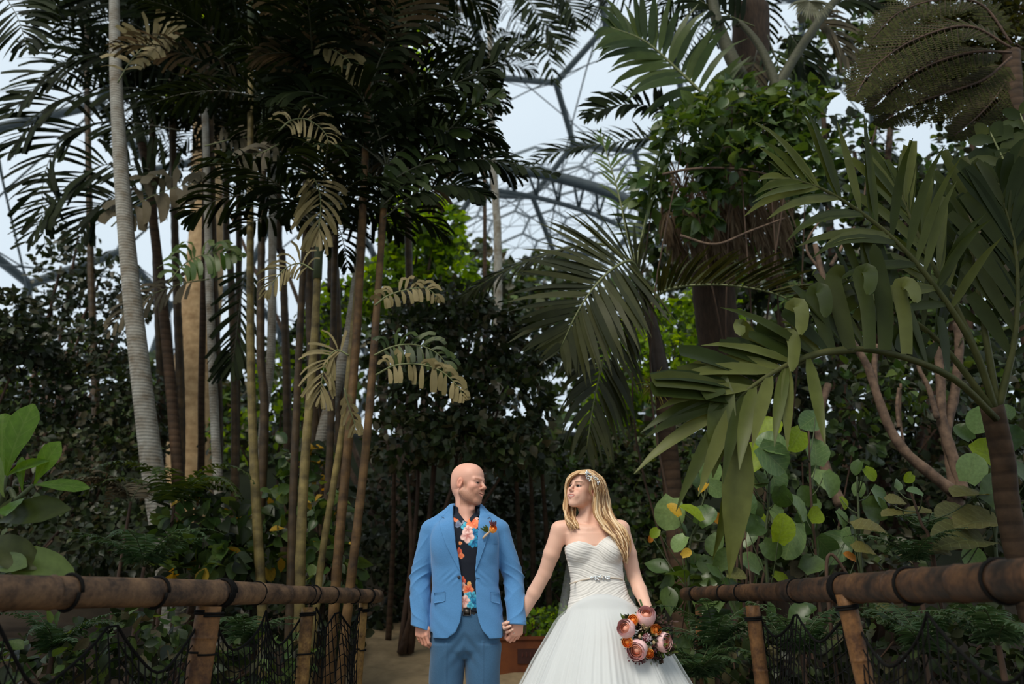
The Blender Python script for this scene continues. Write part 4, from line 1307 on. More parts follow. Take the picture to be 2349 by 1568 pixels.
    for sx in (-1, 1):
        x0 = cx(1067, 1500)
        S.loft([(.09, .078, .082, x0 + sx * .090, .02), (.5, .082, .088, x0 + sx * .092, .0), (.70, .088, .096, x0 + sx * .093, .0), (zz(1475), .091, .104, x0 + sx * .092, .0)], .012, p=2.1)
    def tf(v):
        x, y, z = v[:, 0], v[:, 1], v[:, 2]
        cr = np.exp(-((np.abs(x) - .092) / .006) ** 2) * (y < 0) * (z < .9) * .005
        cru = np.exp(-((z - .86) / .08) ** 2) * np.exp(-(x / .09) ** 2) * .004 * np.sin(z * 80 + np.abs(x) * 95)
        return cr + cru + .0025 * np.sin(z * 26 + 2 * np.sin(x * 23))
    mb, v, q = solid_mb(S, 5, tf)
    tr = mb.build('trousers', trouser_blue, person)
    bl = MB()
    zc = zz(1403); ring = [(cx(1068, 1400) + .163 * math.cos(a), .1105 * math.sin(a)) for a in np.linspace(0, 2 * math.pi, 41)]
    vv, qq = [], []
    for i, (x, y) in enumerate(ring):
        vv += [(x, y, zc - .017), (x, y, zc + .017)]
    qq = [[2 * i, 2 * i + 2, 2 * i + 3, 2 * i + 1] for i in range(40)]
    bl.add(vv, qq)
    belt = bl.build('belt', leather_black, person)
    bk = MB(); c = M(1071, 1402, -.116)
    bk.tube([c + (-.019, 0, -.018), c + (.019, 0, -.018), c + (.019, 0, .018), c + (-.019, 0, .018), c + (-.019, 0, -.018), c + (.019, 0, -.018)], .003, 6)
    bk.box(c + (0, .003, 0), (.015, .001, .015))
    bk.build('buckle', pewter, belt)
    for sx, px in ((-1, 1028), (1, 1107)):
        x = M(px, 1568)[0]
        S = Solid((x - .08, -.22, -.01), (x + .08, .14, .16), .006)
        S.cap((x, .05, .05), (x + sx * .02, -.13, .042), .045, .04, .02); S.cap((x, .03, .10), (x, .05, .05), .05, .045, .02)
        carve_plane(S, (0, 0, .002), (0, 0, -1), (x - .08, -.22, -.02), (x + .08, .14, .02))
        mb, v, q = solid_mb(S, 1)
        mb.build('shoe', leather_black, person)
    return person, M, base
def Zg_(S):
    return (S.lo[2] + np.arange(S.n[2]) * S.h)[None, None, :]

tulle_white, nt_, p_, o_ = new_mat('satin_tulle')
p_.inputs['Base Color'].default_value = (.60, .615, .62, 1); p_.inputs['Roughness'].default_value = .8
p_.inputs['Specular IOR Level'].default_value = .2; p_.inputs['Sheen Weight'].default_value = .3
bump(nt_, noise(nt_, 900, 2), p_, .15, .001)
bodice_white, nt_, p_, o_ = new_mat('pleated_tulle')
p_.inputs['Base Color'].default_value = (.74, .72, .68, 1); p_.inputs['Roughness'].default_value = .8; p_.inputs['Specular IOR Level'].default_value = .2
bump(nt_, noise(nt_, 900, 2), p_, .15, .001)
sheer, nt_, p_, o_ = new_mat('sheer_tulle')
p_.inputs['Base Color'].default_value = (.80, .84, .82, 1); p_.inputs['Roughness'].default_value = .8; p_.inputs['Alpha'].default_value = .22
ribbon = cloth_mat('champagne_ribbon', (.55, .47, .38, 1), (.65, .56, .46, 1), rough=.4)
hair_mat, nt_, p_, o_ = new_mat('blonde_hair')
g_ = N(nt_, 'ShaderNodeNewGeometry')
c_ = ramp(nt_, g_.outputs['Random Per Island'], [(0.0, (.16, .070, .024, 1)), (.25, (.38, .20, .080, 1)), (.6, (.66, .43, .21, 1)), (1.0, (.88, .68, .44, 1))])
nt_.links.new(c_, p_.inputs['Base Color'])
p_.inputs['Roughness'].default_value = .42; p_.inputs['Anisotropic'].default_value = .5; p_.inputs['Specular IOR Level'].default_value = .45

def build_bride():
    D = 4.05
    b0 = P(1382, 1500, D); base = Vector((b0.x, D, 0))
    B = lambda px, py, dy=0.0: np.array(P(px, py, D + dy) - base)
    zz = lambda y: B(1380, y)[2]; cx = lambda px, y: B(px, y)[0]
    hc = B(1338, 1123, .0); R = frame(math.radians(-47), math.radians(-3), math.radians(-9)); sc = .905
    lo = np.array([B(1150, 1300)[0], -.27, zz(1500)]); hi = np.array([B(1525, 1300)[0], .20, zz(1066)])
    S = Solid(lo, hi, .0023)
    nb = B(1352, 1196, .02)
    S.cap(hc + (.018, .028, -.05), nb + (0, .01, -.02), .045, .050)
    S.cap(hc + (.03, -.01, -.05), nb + (-.018, -.045, .0), .012, .010, .025)
    tab = [(zz(1400), .155, .10, cx(1378, 1400), 0), (zz(1365), .140, .095, cx(1374, 1365), 0), (zz(1325), .128, .088, cx(1370, 1325), 0), (zz(1290), .132, .092, cx(1364, 1290), 0), (zz(1250), .142, .098, cx(1360, 1250), 0),
           (zz(1225), .142, .088, cx(1356, 1225), .005), (zz(1205), .12, .070, cx(1354, 1205), .012)]
    S.loft(tab, .03, p=2.2)
    for sx, px in ((-1, 1329), (1, 1399)):
        S.ell(B(px, 1266, -.062), (.060, .052, .058), .03)
    sh = [B(1284, 1215, .012), B(1424, 1213, .012)]
    for s_, nk in zip(sh, (B(1338, 1197, .015), B(1368, 1197, .015))):
        S.cap(nk, s_, .040, .042, .03)
    for a, b in ((B(1347, 1213, -.062), B(1296, 1207, -.02)), (B(1358, 1213, -.062), B(1412, 1205, -.02))):      # collar bones
        S.cap(a, b, .009, .008, .022)
    el0, wr0 = B(1250, 1313, .055), B(1188, 1427, .118)
    S.cap(sh[0], B(1265, 1270, .025), .045, .043, .02); S.cap(B(1265, 1270, .025), el0, .043, .036, .01)
    S.cap(el0, el0 * .6 + wr0 * .4, .036, .036, .01); S.cap(el0 * .6 + wr0 * .4, wr0, .036, .024, .01)
    el1, wr1 = B(1455, 1322, .02), B(1488, 1402, -.15)
    S.cap(sh[1], B(1442, 1270, .025), .045, .042, .02); S.cap(B(1442, 1270, .025), el1, .042, .036, .01)
    S.cap(el1, el1 * .6 + wr1 * .4, .036, .036, .01); S.cap(el1 * .6 + wr1 * .4, wr1, .036, .024, .01)
    # right hand wrapped round the man's, left hand round the stems
    h0 = make_hand(S, wr0, (-.80, -.45, -.40), (-.35, .90, -.10), (-.35, .0, .9), [(1.0, .9, .45), (1.0, .9, .45), (1.0, .9, .45), (1.0, .9, .4)], .86, .12, (.9, .35, .6), lat=1.15)
    make_hand(S, wr1, (-.10, -.25, -1), (.70, -.70, .0), (-.7, -.7, .1), [(.9, 1.1, .8), (.95, 1.1, .8), (1.0, 1.1, .8), (1.0, 1.1, .8)], .85, .0, (.7, .3, .5))
    T = make_head(S, hc, R, sc, True)
    v, q = S.mesh(); v = laplacian(v, q, 1, .4)
    body = MB(); body.add(v, q)
    head_eyes(body, T, R, sc)
    col = np.tile(np.array(SKIN_F), (body.n, 1)); col[:len(v)] = face_colour(v, hc, R, sc, SKIN_F, True)
    teeth = MB()
    # legs below the skirt
    S2 = Solid((-.24, -.16, -.01), (.24, .18, 1.15), .01)
    for sx in (-1, 1):
        S2.cap((sx * .08, 0, 1.0), (sx * .075, 0, .55), .085, .055, .03); S2.cap((sx * .075, 0, .55), (sx * .07, .03, .16), .055, .035, .02); S2.cap((sx * .07, .04, .12), (sx * .075, -.10, .03), .033, .028, .02)
    v2, q2 = S2.mesh(); body.add(v2, q2)
    col = np.concatenate([col, np.tile(np.array(SKIN_F), (len(v2), 1))])
    person = body.build('person', [skin_mat, eye_white, iris, pupil], col=col, loc=base)
    tag(person, 'bride in a strapless white gown looking towards the man beside her', 'person')
    # ---------------- gown
    gown = empty('wedding_gown'); gown.parent = person
    S = Solid((lo[0] + .22, -.19, zz(1455)), (cx(1500, 1350), .15, zz(1215)), .0022)
    t2 = [(zz(1450), .215, .17, cx(1384, 1450), 0), (zz(1420), .198, .150, cx(1383, 1420), 0), (zz(1395), .180, .132, cx(1381, 1395), 0), (zz(1365), .152, .112, cx(1375, 1365), 0), (zz(1328), .138, .098, cx(1370, 1328), 0),
          (zz(1300), .142, .102, cx(1366, 1300), 0), (zz(1260), .152, .104, cx(1361, 1260), 0), (zz(1215), .150, .10, cx(1359, 1225), 0)]
    S.loft(t2, p=2.2)
    for sx, px in ((-1, 1328), (1, 1400)):
        S.ell(B(px, 1262, -.066), (.067, .060, .066), .022)
    top = [(1270, 1275), (1288, 1262), (1296, 1252), (1311, 1244), (1328, 1240), (1346, 1244), (1366, 1253), (1379, 1240), (1392, 1230), (1404, 1227), (1415, 1232), (1424, 1246), (1433, 1262), (1450, 1275), (1450, 1180), (1270, 1180)]
    carve(S, [tuple(B(a, b, -.10)[[0, 2]]) for a, b in top], -.5, .03)
    carve(S, [tuple(B(a, b, .05)[[0, 2]]) for a, b in ((1250, 1262), (1460, 1262), (1460, 1180), (1250, 1180))], .0, .5)
    seam = [(1250, 1470), (1288, 1432), (1306, 1408), (1328, 1388), (1352, 1370), (1385, 1360), (1416, 1362), (1444, 1384), (1470, 1412), (1500, 1450), (1500, 1520), (1250, 1520)]
    carve(S, [tuple(B(a, b + 34, -.11)[[0, 2]]) for a, b in seam], -.5, .5)
    wz = zz(1326)
    def pleat(v):
        x, y, z = v[:, 0] - cx(1366, 1260), v[:, 1], v[:, 2]
        bust = sm(-z, -zz(1300), .04) * (x < .0) + 0.0
        s1 = z + .32 * x + .9 * np.maximum(x, 0) * (z > zz(1290)) * .35          # sweeping pleats
        s1 = np.where(z < wz, z - .42 * x, s1)
        w1 = 2.2 * np.sin(x * 13 + z * 41) + 1.3 * np.sin(x * 37 - z * 29)
        return .00055 * np.sin(s1 * 2 * np.pi / .0115 + w1) + .0006 * np.sin(s1 * 2 * np.pi / .021 + 1.7 * w1) + .0006 * np.sin(s1 * 2 * np.pi / .047 + w1)
    mb, v, q = solid_mb(S, 1, pleat)
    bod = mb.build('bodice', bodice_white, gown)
    bvh = BVHTree.FromPolygons([tuple(a) for a in v], [tuple(a) for a in q])
    # skirt
    def skirt_mb(off, z_top, seed, nphi=520, nz=60, sharp=1.0):
        rr = np.random.default_rng(seed)
        tabz = np.array([(zz(1340), .132, .094, cx(1371, 1340)), (zz(1370), .160, .118, cx(1376, 1370)), (zz(1395), .186, .140, cx(1381, 1395)), (zz(1450), .262, .225, cx(1386, 1450)), (zz(1510), .335, .30, cx(1387, 1510)), (zz(1568), .398, .37, cx(1389, 1568)),
                         (.35, .60, .58, cx(1389, 1568)), (.0, .78, .76, cx(1389, 1568))])[::-1]
        ph = np.linspace(0, 2 * np.pi, nphi, endpoint=False)
        zs = np.concatenate([np.linspace(z_top, zz(1400), 14)[:-1], np.linspace(zz(1400), .005, nz)])
        ks = [(int(rr.integers(5, 16)), rr.uniform(0, 6.28), rr.uniform(.5, 1)) for _ in range(5)]
        V_ = []
        for z0_ in zs:
            drop = np.clip((z0_ - zz(1470)) / (zs[0] - zz(1470)), 0, 1)
            z = z0_ - drop * (zs[0] - zz(1425)) * (1 - np.clip(-np.sin(ph), 0, 1)) ** 1.1
            a = np.interp(z, tabz[:, 0], tabz[:, 1]) + off; b = np.interp(z, tabz[:, 0], tabz[:, 2]) + off; c = np.interp(z, tabz[:, 0], tabz[:, 3])
            amp = np.clip((zz(1385) - z) / .45, 0, 1) * .034 * sharp
            w = sum(k_[2] * np.sin(ph * k_[0] + k_[1] + .8 * z) for k_ in ks) / 2.2
            w = np.sign(w) * np.abs(w) ** .8
            fine = amp * .10 * (np.sin(ph * 71 + 2 * np.sin(ph * 9)) + .7 * np.sin(ph * 113 + 3 * np.sin(ph * 7 + 1)))
            r_ = 1 + (amp * w + fine) / np.maximum(a, .1)
            V_.append(np.stack([c + a * r_ * np.cos(ph), b * r_ * np.sin(ph), z * np.ones(nphi)], 1))
        n = len(zs); k = np.arange(nphi); k2 = (k + 1) % nphi
        q = np.concatenate([np.stack([i * nphi + k, (i + 1) * nphi + k, (i + 1) * nphi + k2, i * nphi + k2], 1) for i in range(n - 1)])
        m = MB(); m.add(np.concatenate(V_), q)
        return m
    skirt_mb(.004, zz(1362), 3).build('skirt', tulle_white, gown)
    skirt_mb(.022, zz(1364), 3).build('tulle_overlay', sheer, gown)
    # waist ribbon with a jewelled brooch
    rbn = MB(); pts = []
    for px, py in ((1308, 1338), (1322, 1334), (1340, 1329), (1358, 1326), (1376, 1325), (1394, 1324.5), (1412, 1325), (1426, 1327), (1431, 1329)):
        p = B(px, py, -.10); h = bvh.ray_cast(Vector((p[0], -.6, p[2])), Vector((0, 1, 0)))
        pts.append((p[0], (h[0].y if h[0] else p[1]) - .003, p[2]))
    rbn.tube(curve_pts(pts, 40), .0042, 8)
    sash = rbn.build('waist_ribbon', ribbon, gown)
    br = MB(); r2 = random.Random(4)
    for i in range(46):
        u = r2.uniform(-1, 1); px = 1377 + u * 22; py = 1325 + r2.uniform(-1, 1) * (5.5 - 3 * abs(u))
        p = B(px, py, -.10); h = bvh.ray_cast(Vector((p[0], -.6, p[2])), Vector((0, 1, 0)))
        y = (h[0].y if h[0] else -.1) - .008
        br.ball((p[0], y, p[2]), (.0042 + .002 * r2.random(), .004, .0034 + .002 * r2.random()), 8, 5, i % 2)
    br.build('brooch', [crystal, silver], sash)
    # veil hanging behind
    vl = MB(); cols_ = []
    L = np.linspace(0, 1, 40); U = np.linspace(-1, 1, 60)
    vv = []
    for t in L:
        p = B(1372, 1115, .085)
        z = p[2] * (1 - t) + .02 * t
        w = .045 + .30 * t ** 1.1 + .06 * min(1, t * 4)
        for u in U:
            vv.append((cx(1372, 1115) * (1 - t) + cx(1378, 1500) * t + u * w, .09 + .30 * t + .02 * math.sin(u * 19 + 3 * t) * (.3 + t) - .06 * u * u * (1 - .4 * t), z))
    q = [[j * 60 + i, j * 60 + i + 1, (j + 1) * 60 + i + 1, (j + 1) * 60 + i] for j in range(39) for i in range(59)]
    vl.add(vv, q); vl.build('veil', sheer, person)
    # ---------------- hair
    hair = MB()
    S = Solid(hc - (.16, .16, .19), hc + (.16, .16, .14), .003)
    Tl = lambda *p: hc + R @ (np.array(p) * sc)
    S.ell(Tl(0, -.024, .036), np.array((.083, .098, .088)) * sc, 0, '+', R)
    S.ell(Tl(0, -.055, -.055), np.array((.070, .050, .10)) * sc, .03 * sc, '+', R)
    S.ell(Tl(0, .105, -.012), np.array((.061, .088, .090)) * sc, .012 * sc, '-', R)
    S.ell(Tl(0, .06, -.11), np.array((.075, .085, .08)) * sc, .01 * sc, '-', R)
    mbh, v, q = solid_mb(S, 2)
    hair.add(v, q)
    r3 = random.Random(11)
    def locks(inner, outer, n, r0, wav=.004, curl=0.0):
        L = max(len(inner), len(outer))
        ci = curve_pts([B(*p) for p in inner], 26); co = curve_pts([B(*p) for p in outer], 26)
        for i in range(n):
            t = r3.random(); jz = r3.uniform(-1, 1)
            e = int(26 * r3.uniform(.72, 1.0))
            p = (ci * (1 - t) + co * t)[:e].copy()
            s = np.linspace(0, 1, e)
            ph = r3.uniform(0, 6.28); f = r3.uniform(9, 16)
            p[:, 0] += (wav * np.sin(s * f + ph) + .006 * jz) * s ** .7 + curl * np.sin(s * 17 + ph) * s ** 2
            p[:, 1] += wav * np.cos(s * f * .8 + ph) * s + .010 * r3.uniform(-1, 1) * s ** .5 - .002
            rad = r0 * r3.uniform(.5, 1.15) * np.clip(np.minimum(s * 8 + .45, (1 - s) * 3.2 + .12), 0, 1)
            hair.tube(p, rad, 6)
    locks([(1340, 1082, -.07), (1356, 1092, -.105), (1364, 1118, -.105), (1364, 1150, -.085), (1366, 1180, -.080), (1382, 1210, -.095), (1408, 1232, -.120), (1428, 1265, -.115), (1434, 1292, -.105)],
          [(1352, 1077, -.01), (1382, 1096, -.02), (1393, 1130, -.01), (1399, 1165, -.02), (1412, 1193, -.045), (1434, 1215, -.060), (1441, 1245, -.07), (1439, 1275, -.08), (1434, 1302, -.09)], 170, .0058, .008, .007)
    locks([(1358, 1084, .04), (1368, 1120, .03), (1372, 1160, .0), (1374, 1190, -.045), (1385, 1212, -.085)], [(1382, 1100, .05), (1397, 1145, .06), (1404, 1180, .04), (1418, 1200, .0), (1428, 1225, -.05)], 80, .007, .006)
    locks([(1346, 1081, -.05), (1325, 1086, -.070), (1308, 1098, -.045), (1301, 1122, .005), (1302, 1150, .010), (1303, 1178, -.02), (1312, 1200, -.065), (1319, 1218, -.085)],
          [(1344, 1077, .0), (1316, 1084, -.005), (1300, 1103, .025), (1297, 1140, .045), (1296, 1172, .03), (1302, 1200, -.03), (1310, 1213, -.055), (1306, 1222, -.07)], 85, .005, .005, .006)
    locks([(1330, 1130, .06), (1322, 1160, .05), (1318, 1185, .0), (1326, 1205, -.06), (1330, 1212, -.075)], [(1305, 1130, .06), (1302, 1165, .05), (1304, 1190, .0), (1312, 1208, -.055), (1318, 1216, -.075)], 65, .0055, .006)
    locks([(1328, 1087, -.085), (1342, 1087, -.105), (1356, 1100, -.110), (1364, 1120, -.105), (1366, 1140, -.095)], [(1334, 1079, -.05), (1358, 1079, -.055), (1376, 1095, -.06), (1386, 1120, -.055), (1390, 1145, -.05)], 120, .0048, .003)
    hair_o = hair.build('hair', hair_mat, person)
    cm = MB(); r4 = random.Random(2)
    for i in range(90):
        px = r4.uniform(1344, 1373); py = 1086 + (px - 1344) * .62 + r4.uniform(-7, 9)
        c = B(px, py, -.112 + (px - 1358) * .0008)
        a = r4.uniform(0, 6.28); d = np.array((math.cos(a), 0, math.sin(a)))
        if i % 2:
            cm.tube([c, c + d * .006, c + d * .013], [.0012, .0032, .0006], 5, True, 1)
        else:
            cm.ball(c + (0, -.003, 0), .0032, 8, 5, 0)
    cm.build('hair_comb', [crystal, silver], hair_o)
    return person, B, base

# ------------------------------------------------------------------ flowers
def petal_mat(name, c1, c2):
    m, nt, p, o = new_mat(name)
    g = N(nt, 'ShaderNodeNewGeometry')
    nt.links.new(ramp(nt, g.outputs['Random Per Island'], [(0, c1), (1, c2)]), p.inputs['Base Color'])
    p.inputs['Roughness'].default_value = .6; p.inputs['Subsurface Weight'].default_value = .1; p.inputs['Subsurface Scale'].default_value = .004
    return m
rose_pink = petal_mat('pink_petal', (.80, .44, .44, 1), (.90, .64, .62, 1))
rose_heart = petal_mat('peach_petal', (.70, .26, .17, 1), (.82, .42, .30, 1))
rose_orange = petal_mat('orange_petal', (.90, .22, .025, 1), (.98, .40, .07, 1))
wine = petal_mat('wine_petal', (.06, .008, .014, 1), (.13, .02, .03, 1))
sprig = leaf_mat('sprig_leaf', [(.05, .09, .02, 1), (.12, .15, .03, 1)], .5, .2)
beige_bud = petal_mat('beige_bud', (.35, .25, .13, 1), (.5, .4, .22, 1))
dark_sprig = leaf_mat('dark_sprig', [(.03, .035, .015, 1), (.06, .03, .025, 1)], .55, .1)
stem_green = simple_mat('stem_green', (.05, .09, .03, 1), (.08, .12, .04, 1), scale=40)
def rose_into(mb, c, r, axis, layers=((.42, 3, 1), (.62, 4, 1), (.82, 5, 0), (1.0, 5, 0)), seed=0, m0=0, m1=1):
    rr = random.Random(seed)
    ax = Vector(axis).normalized(); q = Vector((0, 0, 1)).rotation_difference(ax); Rm = np.array(q.to_matrix())
    for li, (k, n, heart) in enumerate(layers):
        R_ = r * k; a0 = rr.uniform(0, 6.28)
        for i in range(n):
            ph0 = a0 + i * 2 * math.pi / n; wd = 2 * math.pi / n * .72
            vs_ = []
            for a in np.linspace(-1, 1, 7):
                for b in np.linspace(0, 1, 6):
                    th = 2.6 - b * (1.75 + .25 * (1 - k))               # from the base up over the bloom
                    flare = 1 + (.20 * k) * max(0, b - .62) * 2.0
                    rad = R_ * math.sin(min(th, 2.9)) * flare * (1.04 - .12 * a * a) * (1 - .05 * (i % 2))
                    z = -R_ * math.cos(th) * -1 * 1.0
                    z = R_ * math.cos(th) + r * .22 * (1 - k) - .10 * R_ * a * a * b
                    ph = ph0 + a * wd
                    vs_.append((rad * math.cos(ph), rad * math.sin(ph), z))
            v = np.array(vs_) @ Rm.T + np.array(c)
            q_ = [[j * 6 + l, (j + 1) * 6 + l, (j + 1) * 6 + l + 1, j * 6 + l + 1] for j in range(6) for l in range(5)]
            mb.add(v, q_, m=m1 if heart else m0)
    mb.ball(np.array(c), r * .42, 8, 6, m1)
def leaf_pts(L, w, n=5, bend=.2, fold=.15, tip=1.0):
    """one leaf along +Y, unit up +Z; returns verts and quads"""
    vs_, qs = [], []
    for i in range(n + 1):
        t = i / n
        ww = w * math.sin(math.pi * min(1, t * .93 + .05)) ** (.75) * (1 if tip >= 1 else 1)
        if i == n: ww = w * .04
        if i == 0: ww = w * .06
        y = L * t; z = -bend * L * t * t
        vs_ += [(-ww, y, z + fold * ww), (0, y, z), (ww, y, z + fold * ww)]
    for i in range(n):
        a = i * 3
        qs += [[a, a + 1, a + 4, a + 3], [a + 1, a + 2, a + 5, a + 4]]
    return np.array(vs_), np.array(qs)
def orient(d, up, roll=0.0):
    d = Vector(d).normalized(); x = d.cross(Vector(up))
    if x.length < 1e-4: x = d.cross(Vector((1, 0, 0)))
    x.normalize(); z = x.cross(d)
    if roll:
        x, z = x * math.cos(roll) + z * math.sin(roll), z * math.cos(roll) - x * math.sin(roll)
    return np.array([tuple(x), tuple(d), tuple(z)]).T

def build_bouquet(B, base):
    r = random.Random(5)
    wp = lambda px, py, dy: np.array(base) + B(px, py, dy)
    hold = wp(1487, 1425, -.22)
    root = empty('bouquet', hold)
    L = lambda px, py, dy=-.17: wp(px, py, dy - .145 + (px - 1480) * .0009) - hold
    st = MB()
    for i in range(9):
        a = r.uniform(0, 6.28); st.tube([L(1484, 1455, -.12) + np.array((math.cos(a) * .02, .01 + .01 * math.sin(a), 0)), np.array((math.cos(a) * .008, .045, .03)), np.array((math.cos(a) * .02, .10, .10))], .003, 6)
    st.build('stems', stem_green, root)
    ctr = L(1481, 1460, -.06)
    for i, (px, py, rp, dy) in enumerate(((1482, 1414, 20, -.155), (1437, 1442, 18.5, -.16), (1519, 1471, 20, -.15), (1462, 1489, 20.5, -.175))):
        c = L(px, py, dy); m = MB(); ax = (c - ctr); ax = ax / np.linalg.norm(ax) * np.array((1, .4, 1)) + np.array((0, -.55, .15))
        rose_into(m, c, rp * .00232, ax, seed=i); m.build('pink_rose', [rose_pink, rose_heart], root)
    for i, (px, py, rp, dy) in enumerate(((1452, 1422, 11, -.155), (1504, 1444, 11.5, -.165), (1439, 1472, 11, -.165), (1489, 1497, 10, -.165))):
        c = L(px, py, dy); m = MB(); ax = (c - ctr); ax = ax / np.linalg.norm(ax) + np.array((0, -1.2, .1))
        rose_into(m, c, rp * .00232, ax, ((.45, 3, 1), (.75, 4, 0), (1.0, 5, 0)), 20 + i, 0, 0); m.build('orange_ranunculus', [rose_orange], root)
    m = MB(); c = L(1483, 1462, -.185)
    m.ball(c, .020, 12, 8, 0)
    for i in range(60):
        a = r.uniform(0, 6.28); t = r.uniform(.1, 1.25); d = np.array((math.sin(t) * math.cos(a), -math.cos(t), math.sin(t) * math.sin(a)))
        m.tube([c + d * .015, c + d * .026], [.0022, .0006], 4, True, 1)
    m.build('protea', [wine, petal_mat('protea_tip', (.55, .40, .42, 1), (.75, .65, .66, 1))], root)
    m = MB()
    for i in range(70):
        c = L(1481 + r.gauss(0, 6), 1436 + r.gauss(0, 4.5), -.172 + r.uniform(-.012, .012)); m.ball(c, r.uniform(.002, .004), 6, 4)
    m.build('beige_umbel', beige_bud, root)
    for px, py in ((1447, 1460), (1466, 1459), (1499, 1473), (1493, 1485), (1485, 1483), (1503, 1455)):
        m = MB(); m.ball(L(px + r.uniform(-2, 2), py, -.178), (.008, .008, .009), 10, 7); m.build('scabiosa_pod', beige_bud, root)
    for k in range(46):
        a = r.uniform(0, 6.28); rad = .118 * r.uniform(.02, 1) ** .6
        m = MB(); c = ctr + np.array((rad * math.cos(a), -.075 + .05 * (rad / .11) ** 2, rad * math.sin(a)))
        for j in range(20):
            d = np.array((math.cos(a) * .6, -.7, math.sin(a) * .6)) + np.array([r.gauss(0, .6) for _ in range(3)])
            v, q = leaf_pts(r.uniform(.018, .034), r.uniform(.004, .008), 3); m.add(v @ orient(d, (0, -1, .3), r.uniform(-1, 1)).T + c + np.array([r.gauss(0, .01) for _ in range(3)]), q)
        m.build('foliage_sprig', sprig if k % 4 == 0 else dark_sprig, root)
    for k in range(11):
        px = 1446 + k * 6.4 + r.uniform(-3, 3); py = 1500 + 10 * math.sin(k * .5) - (8 if k > 7 else 0)
        m = MB(); c = L(px, py, -.15)
        for j in range(9):
            m.ball(c + np.array((r.gauss(0, .010), r.gauss(0, .008), r.gauss(-.008, .011))), r.uniform(.003, .0046), 7, 5)
        m.build('berry_cluster', wine, root)
    tag(root, 'round bouquet of pink roses and orange blooms held by the bride', 'bouquet')
def build_boutonniere(M, base):
    wp = lambda px, py, dy=-.145: np.array(base) + M(px, py, dy)
    o = wp(1110, 1233, -.14)
    root = empty('boutonniere', o)
    L = lambda px, py, dy=-.147: wp(px, py, dy) - o
    r = random.Random(9)
    m = MB(); rose_into(m, L(1131, 1213, -.152), .021, (.25, -.8, .5), ((.45, 3, 1), (.75, 4, 0), (1.0, 5, 0)), 3, 0, 0); m.build('orange_bloom', rose_orange, root)
    m = MB(); m.tube([L(1107, 1235), L(1114, 1227), L(1124, 1218)], [.005, .0065, .005], 8); m.build('stem_wrap', simple_mat('twine', (.5, .35, .24, 1), (.6, .45, .3, 1), scale=200), root)
    m = MB()
    for i in range(16):
        c = L(1120, 1220); d = np.array((r.uniform(-.9, .1), -.25, r.uniform(.2, 1))); v, q = leaf_pts(r.uniform(.03, .05), .0035, 4); m.add(v @ orient(d, (0, -1, 0), r.uniform(-.6, .6)).T + c, q)
    m.build('fern_sprig', sprig, root)
    m = MB()
    for i in range(12):
        c = L(1130, 1208); d = np.array((r.uniform(-.5, .9), -.15, r.uniform(.5, 1))); v, q = leaf_pts(r.uniform(.022, .04), .005, 4); m.add(v @ orient(d, (0, -1, 0), r.uniform(-.6, .6)).T + c, q)
    m.build('wine_petals', wine, root)
    tag(root, "orange ranunculus boutonniere pinned to the man's blue lapel", 'boutonniere')

groom, MG, baseG = build_groom()
bride, BB, baseB = build_bride()
build_bouquet(BB, baseB)
build_boutonniere(MG, baseG)
# ------------------------------------------------------------------ palms of the left clump
def BL(px, py, Y, rx, ry, dep):
    m = MPP(px, py, Y)
    return (P(px, py, Y), (rx * m, dep, ry * m))
def crown_into(root, C, n, L, mat, seed, e0=(35, 75), e1=(-50, -10), az=None, nl=26, LL=.42, W=.040, blunt=True, droop=.5, rib=None, alt=None):
    r = random.Random(seed)
    a0 = r.uniform(0, 6.28)
    for i in range(n + 2):
        a = a0 + i * 2.399 + r.uniform(-.25, .25)
        if az: a = r.uniform(*az)
        m_ = mat if not alt or r.random() > .07 else alt
        pts = arch(C, a, r.uniform(*e0), r.uniform(*e1), L * r.uniform(.75, 1.15))
        frond(root, pts, nl, LL * r.uniform(.85, 1.15), W, m_, rib or M_RACHIS_DARK, droop, blunt=blunt, seed=seed * 50 + i, rr=.010)
PALMS = []
def stem_palm(label, trunk, r0, r1, mat, crown=None, nfr=8, LF=1.7, seed=0, fmat=None, group=None, name='clumping_palm', crownshaft=True, **kw):
    """trunk: (px, py, Y) from the bottom up; the crown sits on the last point"""
    pts = PXP(trunk, 8)
    b = pts[0]; gz = float(ground_z(b.x, b.y))
    d = (pts[0] - pts[1]); k = (b.z - gz + .1) / max(.2, -d.z) if d.z < 0 else 0
    foot = b + d * min(k, 1.5); foot = Vector((b.x + (foot.x - b.x) * .6, b.y, gz - .05))
    root = empty(name, (foot.x, foot.y, gz))
    cane_ = mat.name.endswith('cane')
    trunk_into(root, [foot] + pts, r0, r1, mat, rings=.24 if cane_ else .10, bulge=.07 if cane_ else .012)
    if nfr:
        C = pts[-1]
        if crownshaft:
            mb = MB(); up = (pts[-1] - pts[-2]).normalized(); off = root.location
            mb.tube([C - off, C + up * .25 - off, C + up * .55 - off], [r1 * 1.25, r1 * 1.2, r1 * .5], 10); mb.build('crownshaft', M_STEM, root)
            C = C + up * .45
        crown_into(root, C, nfr, LF, fmat or M_FROND_DARK, seed, alt=M_FROND_BROWN, **kw)
    tag(root, label, 'palm', group)
    PALMS.append(root)
    return root
m_at = lambda Y: Y / 1700.0 * 1.02
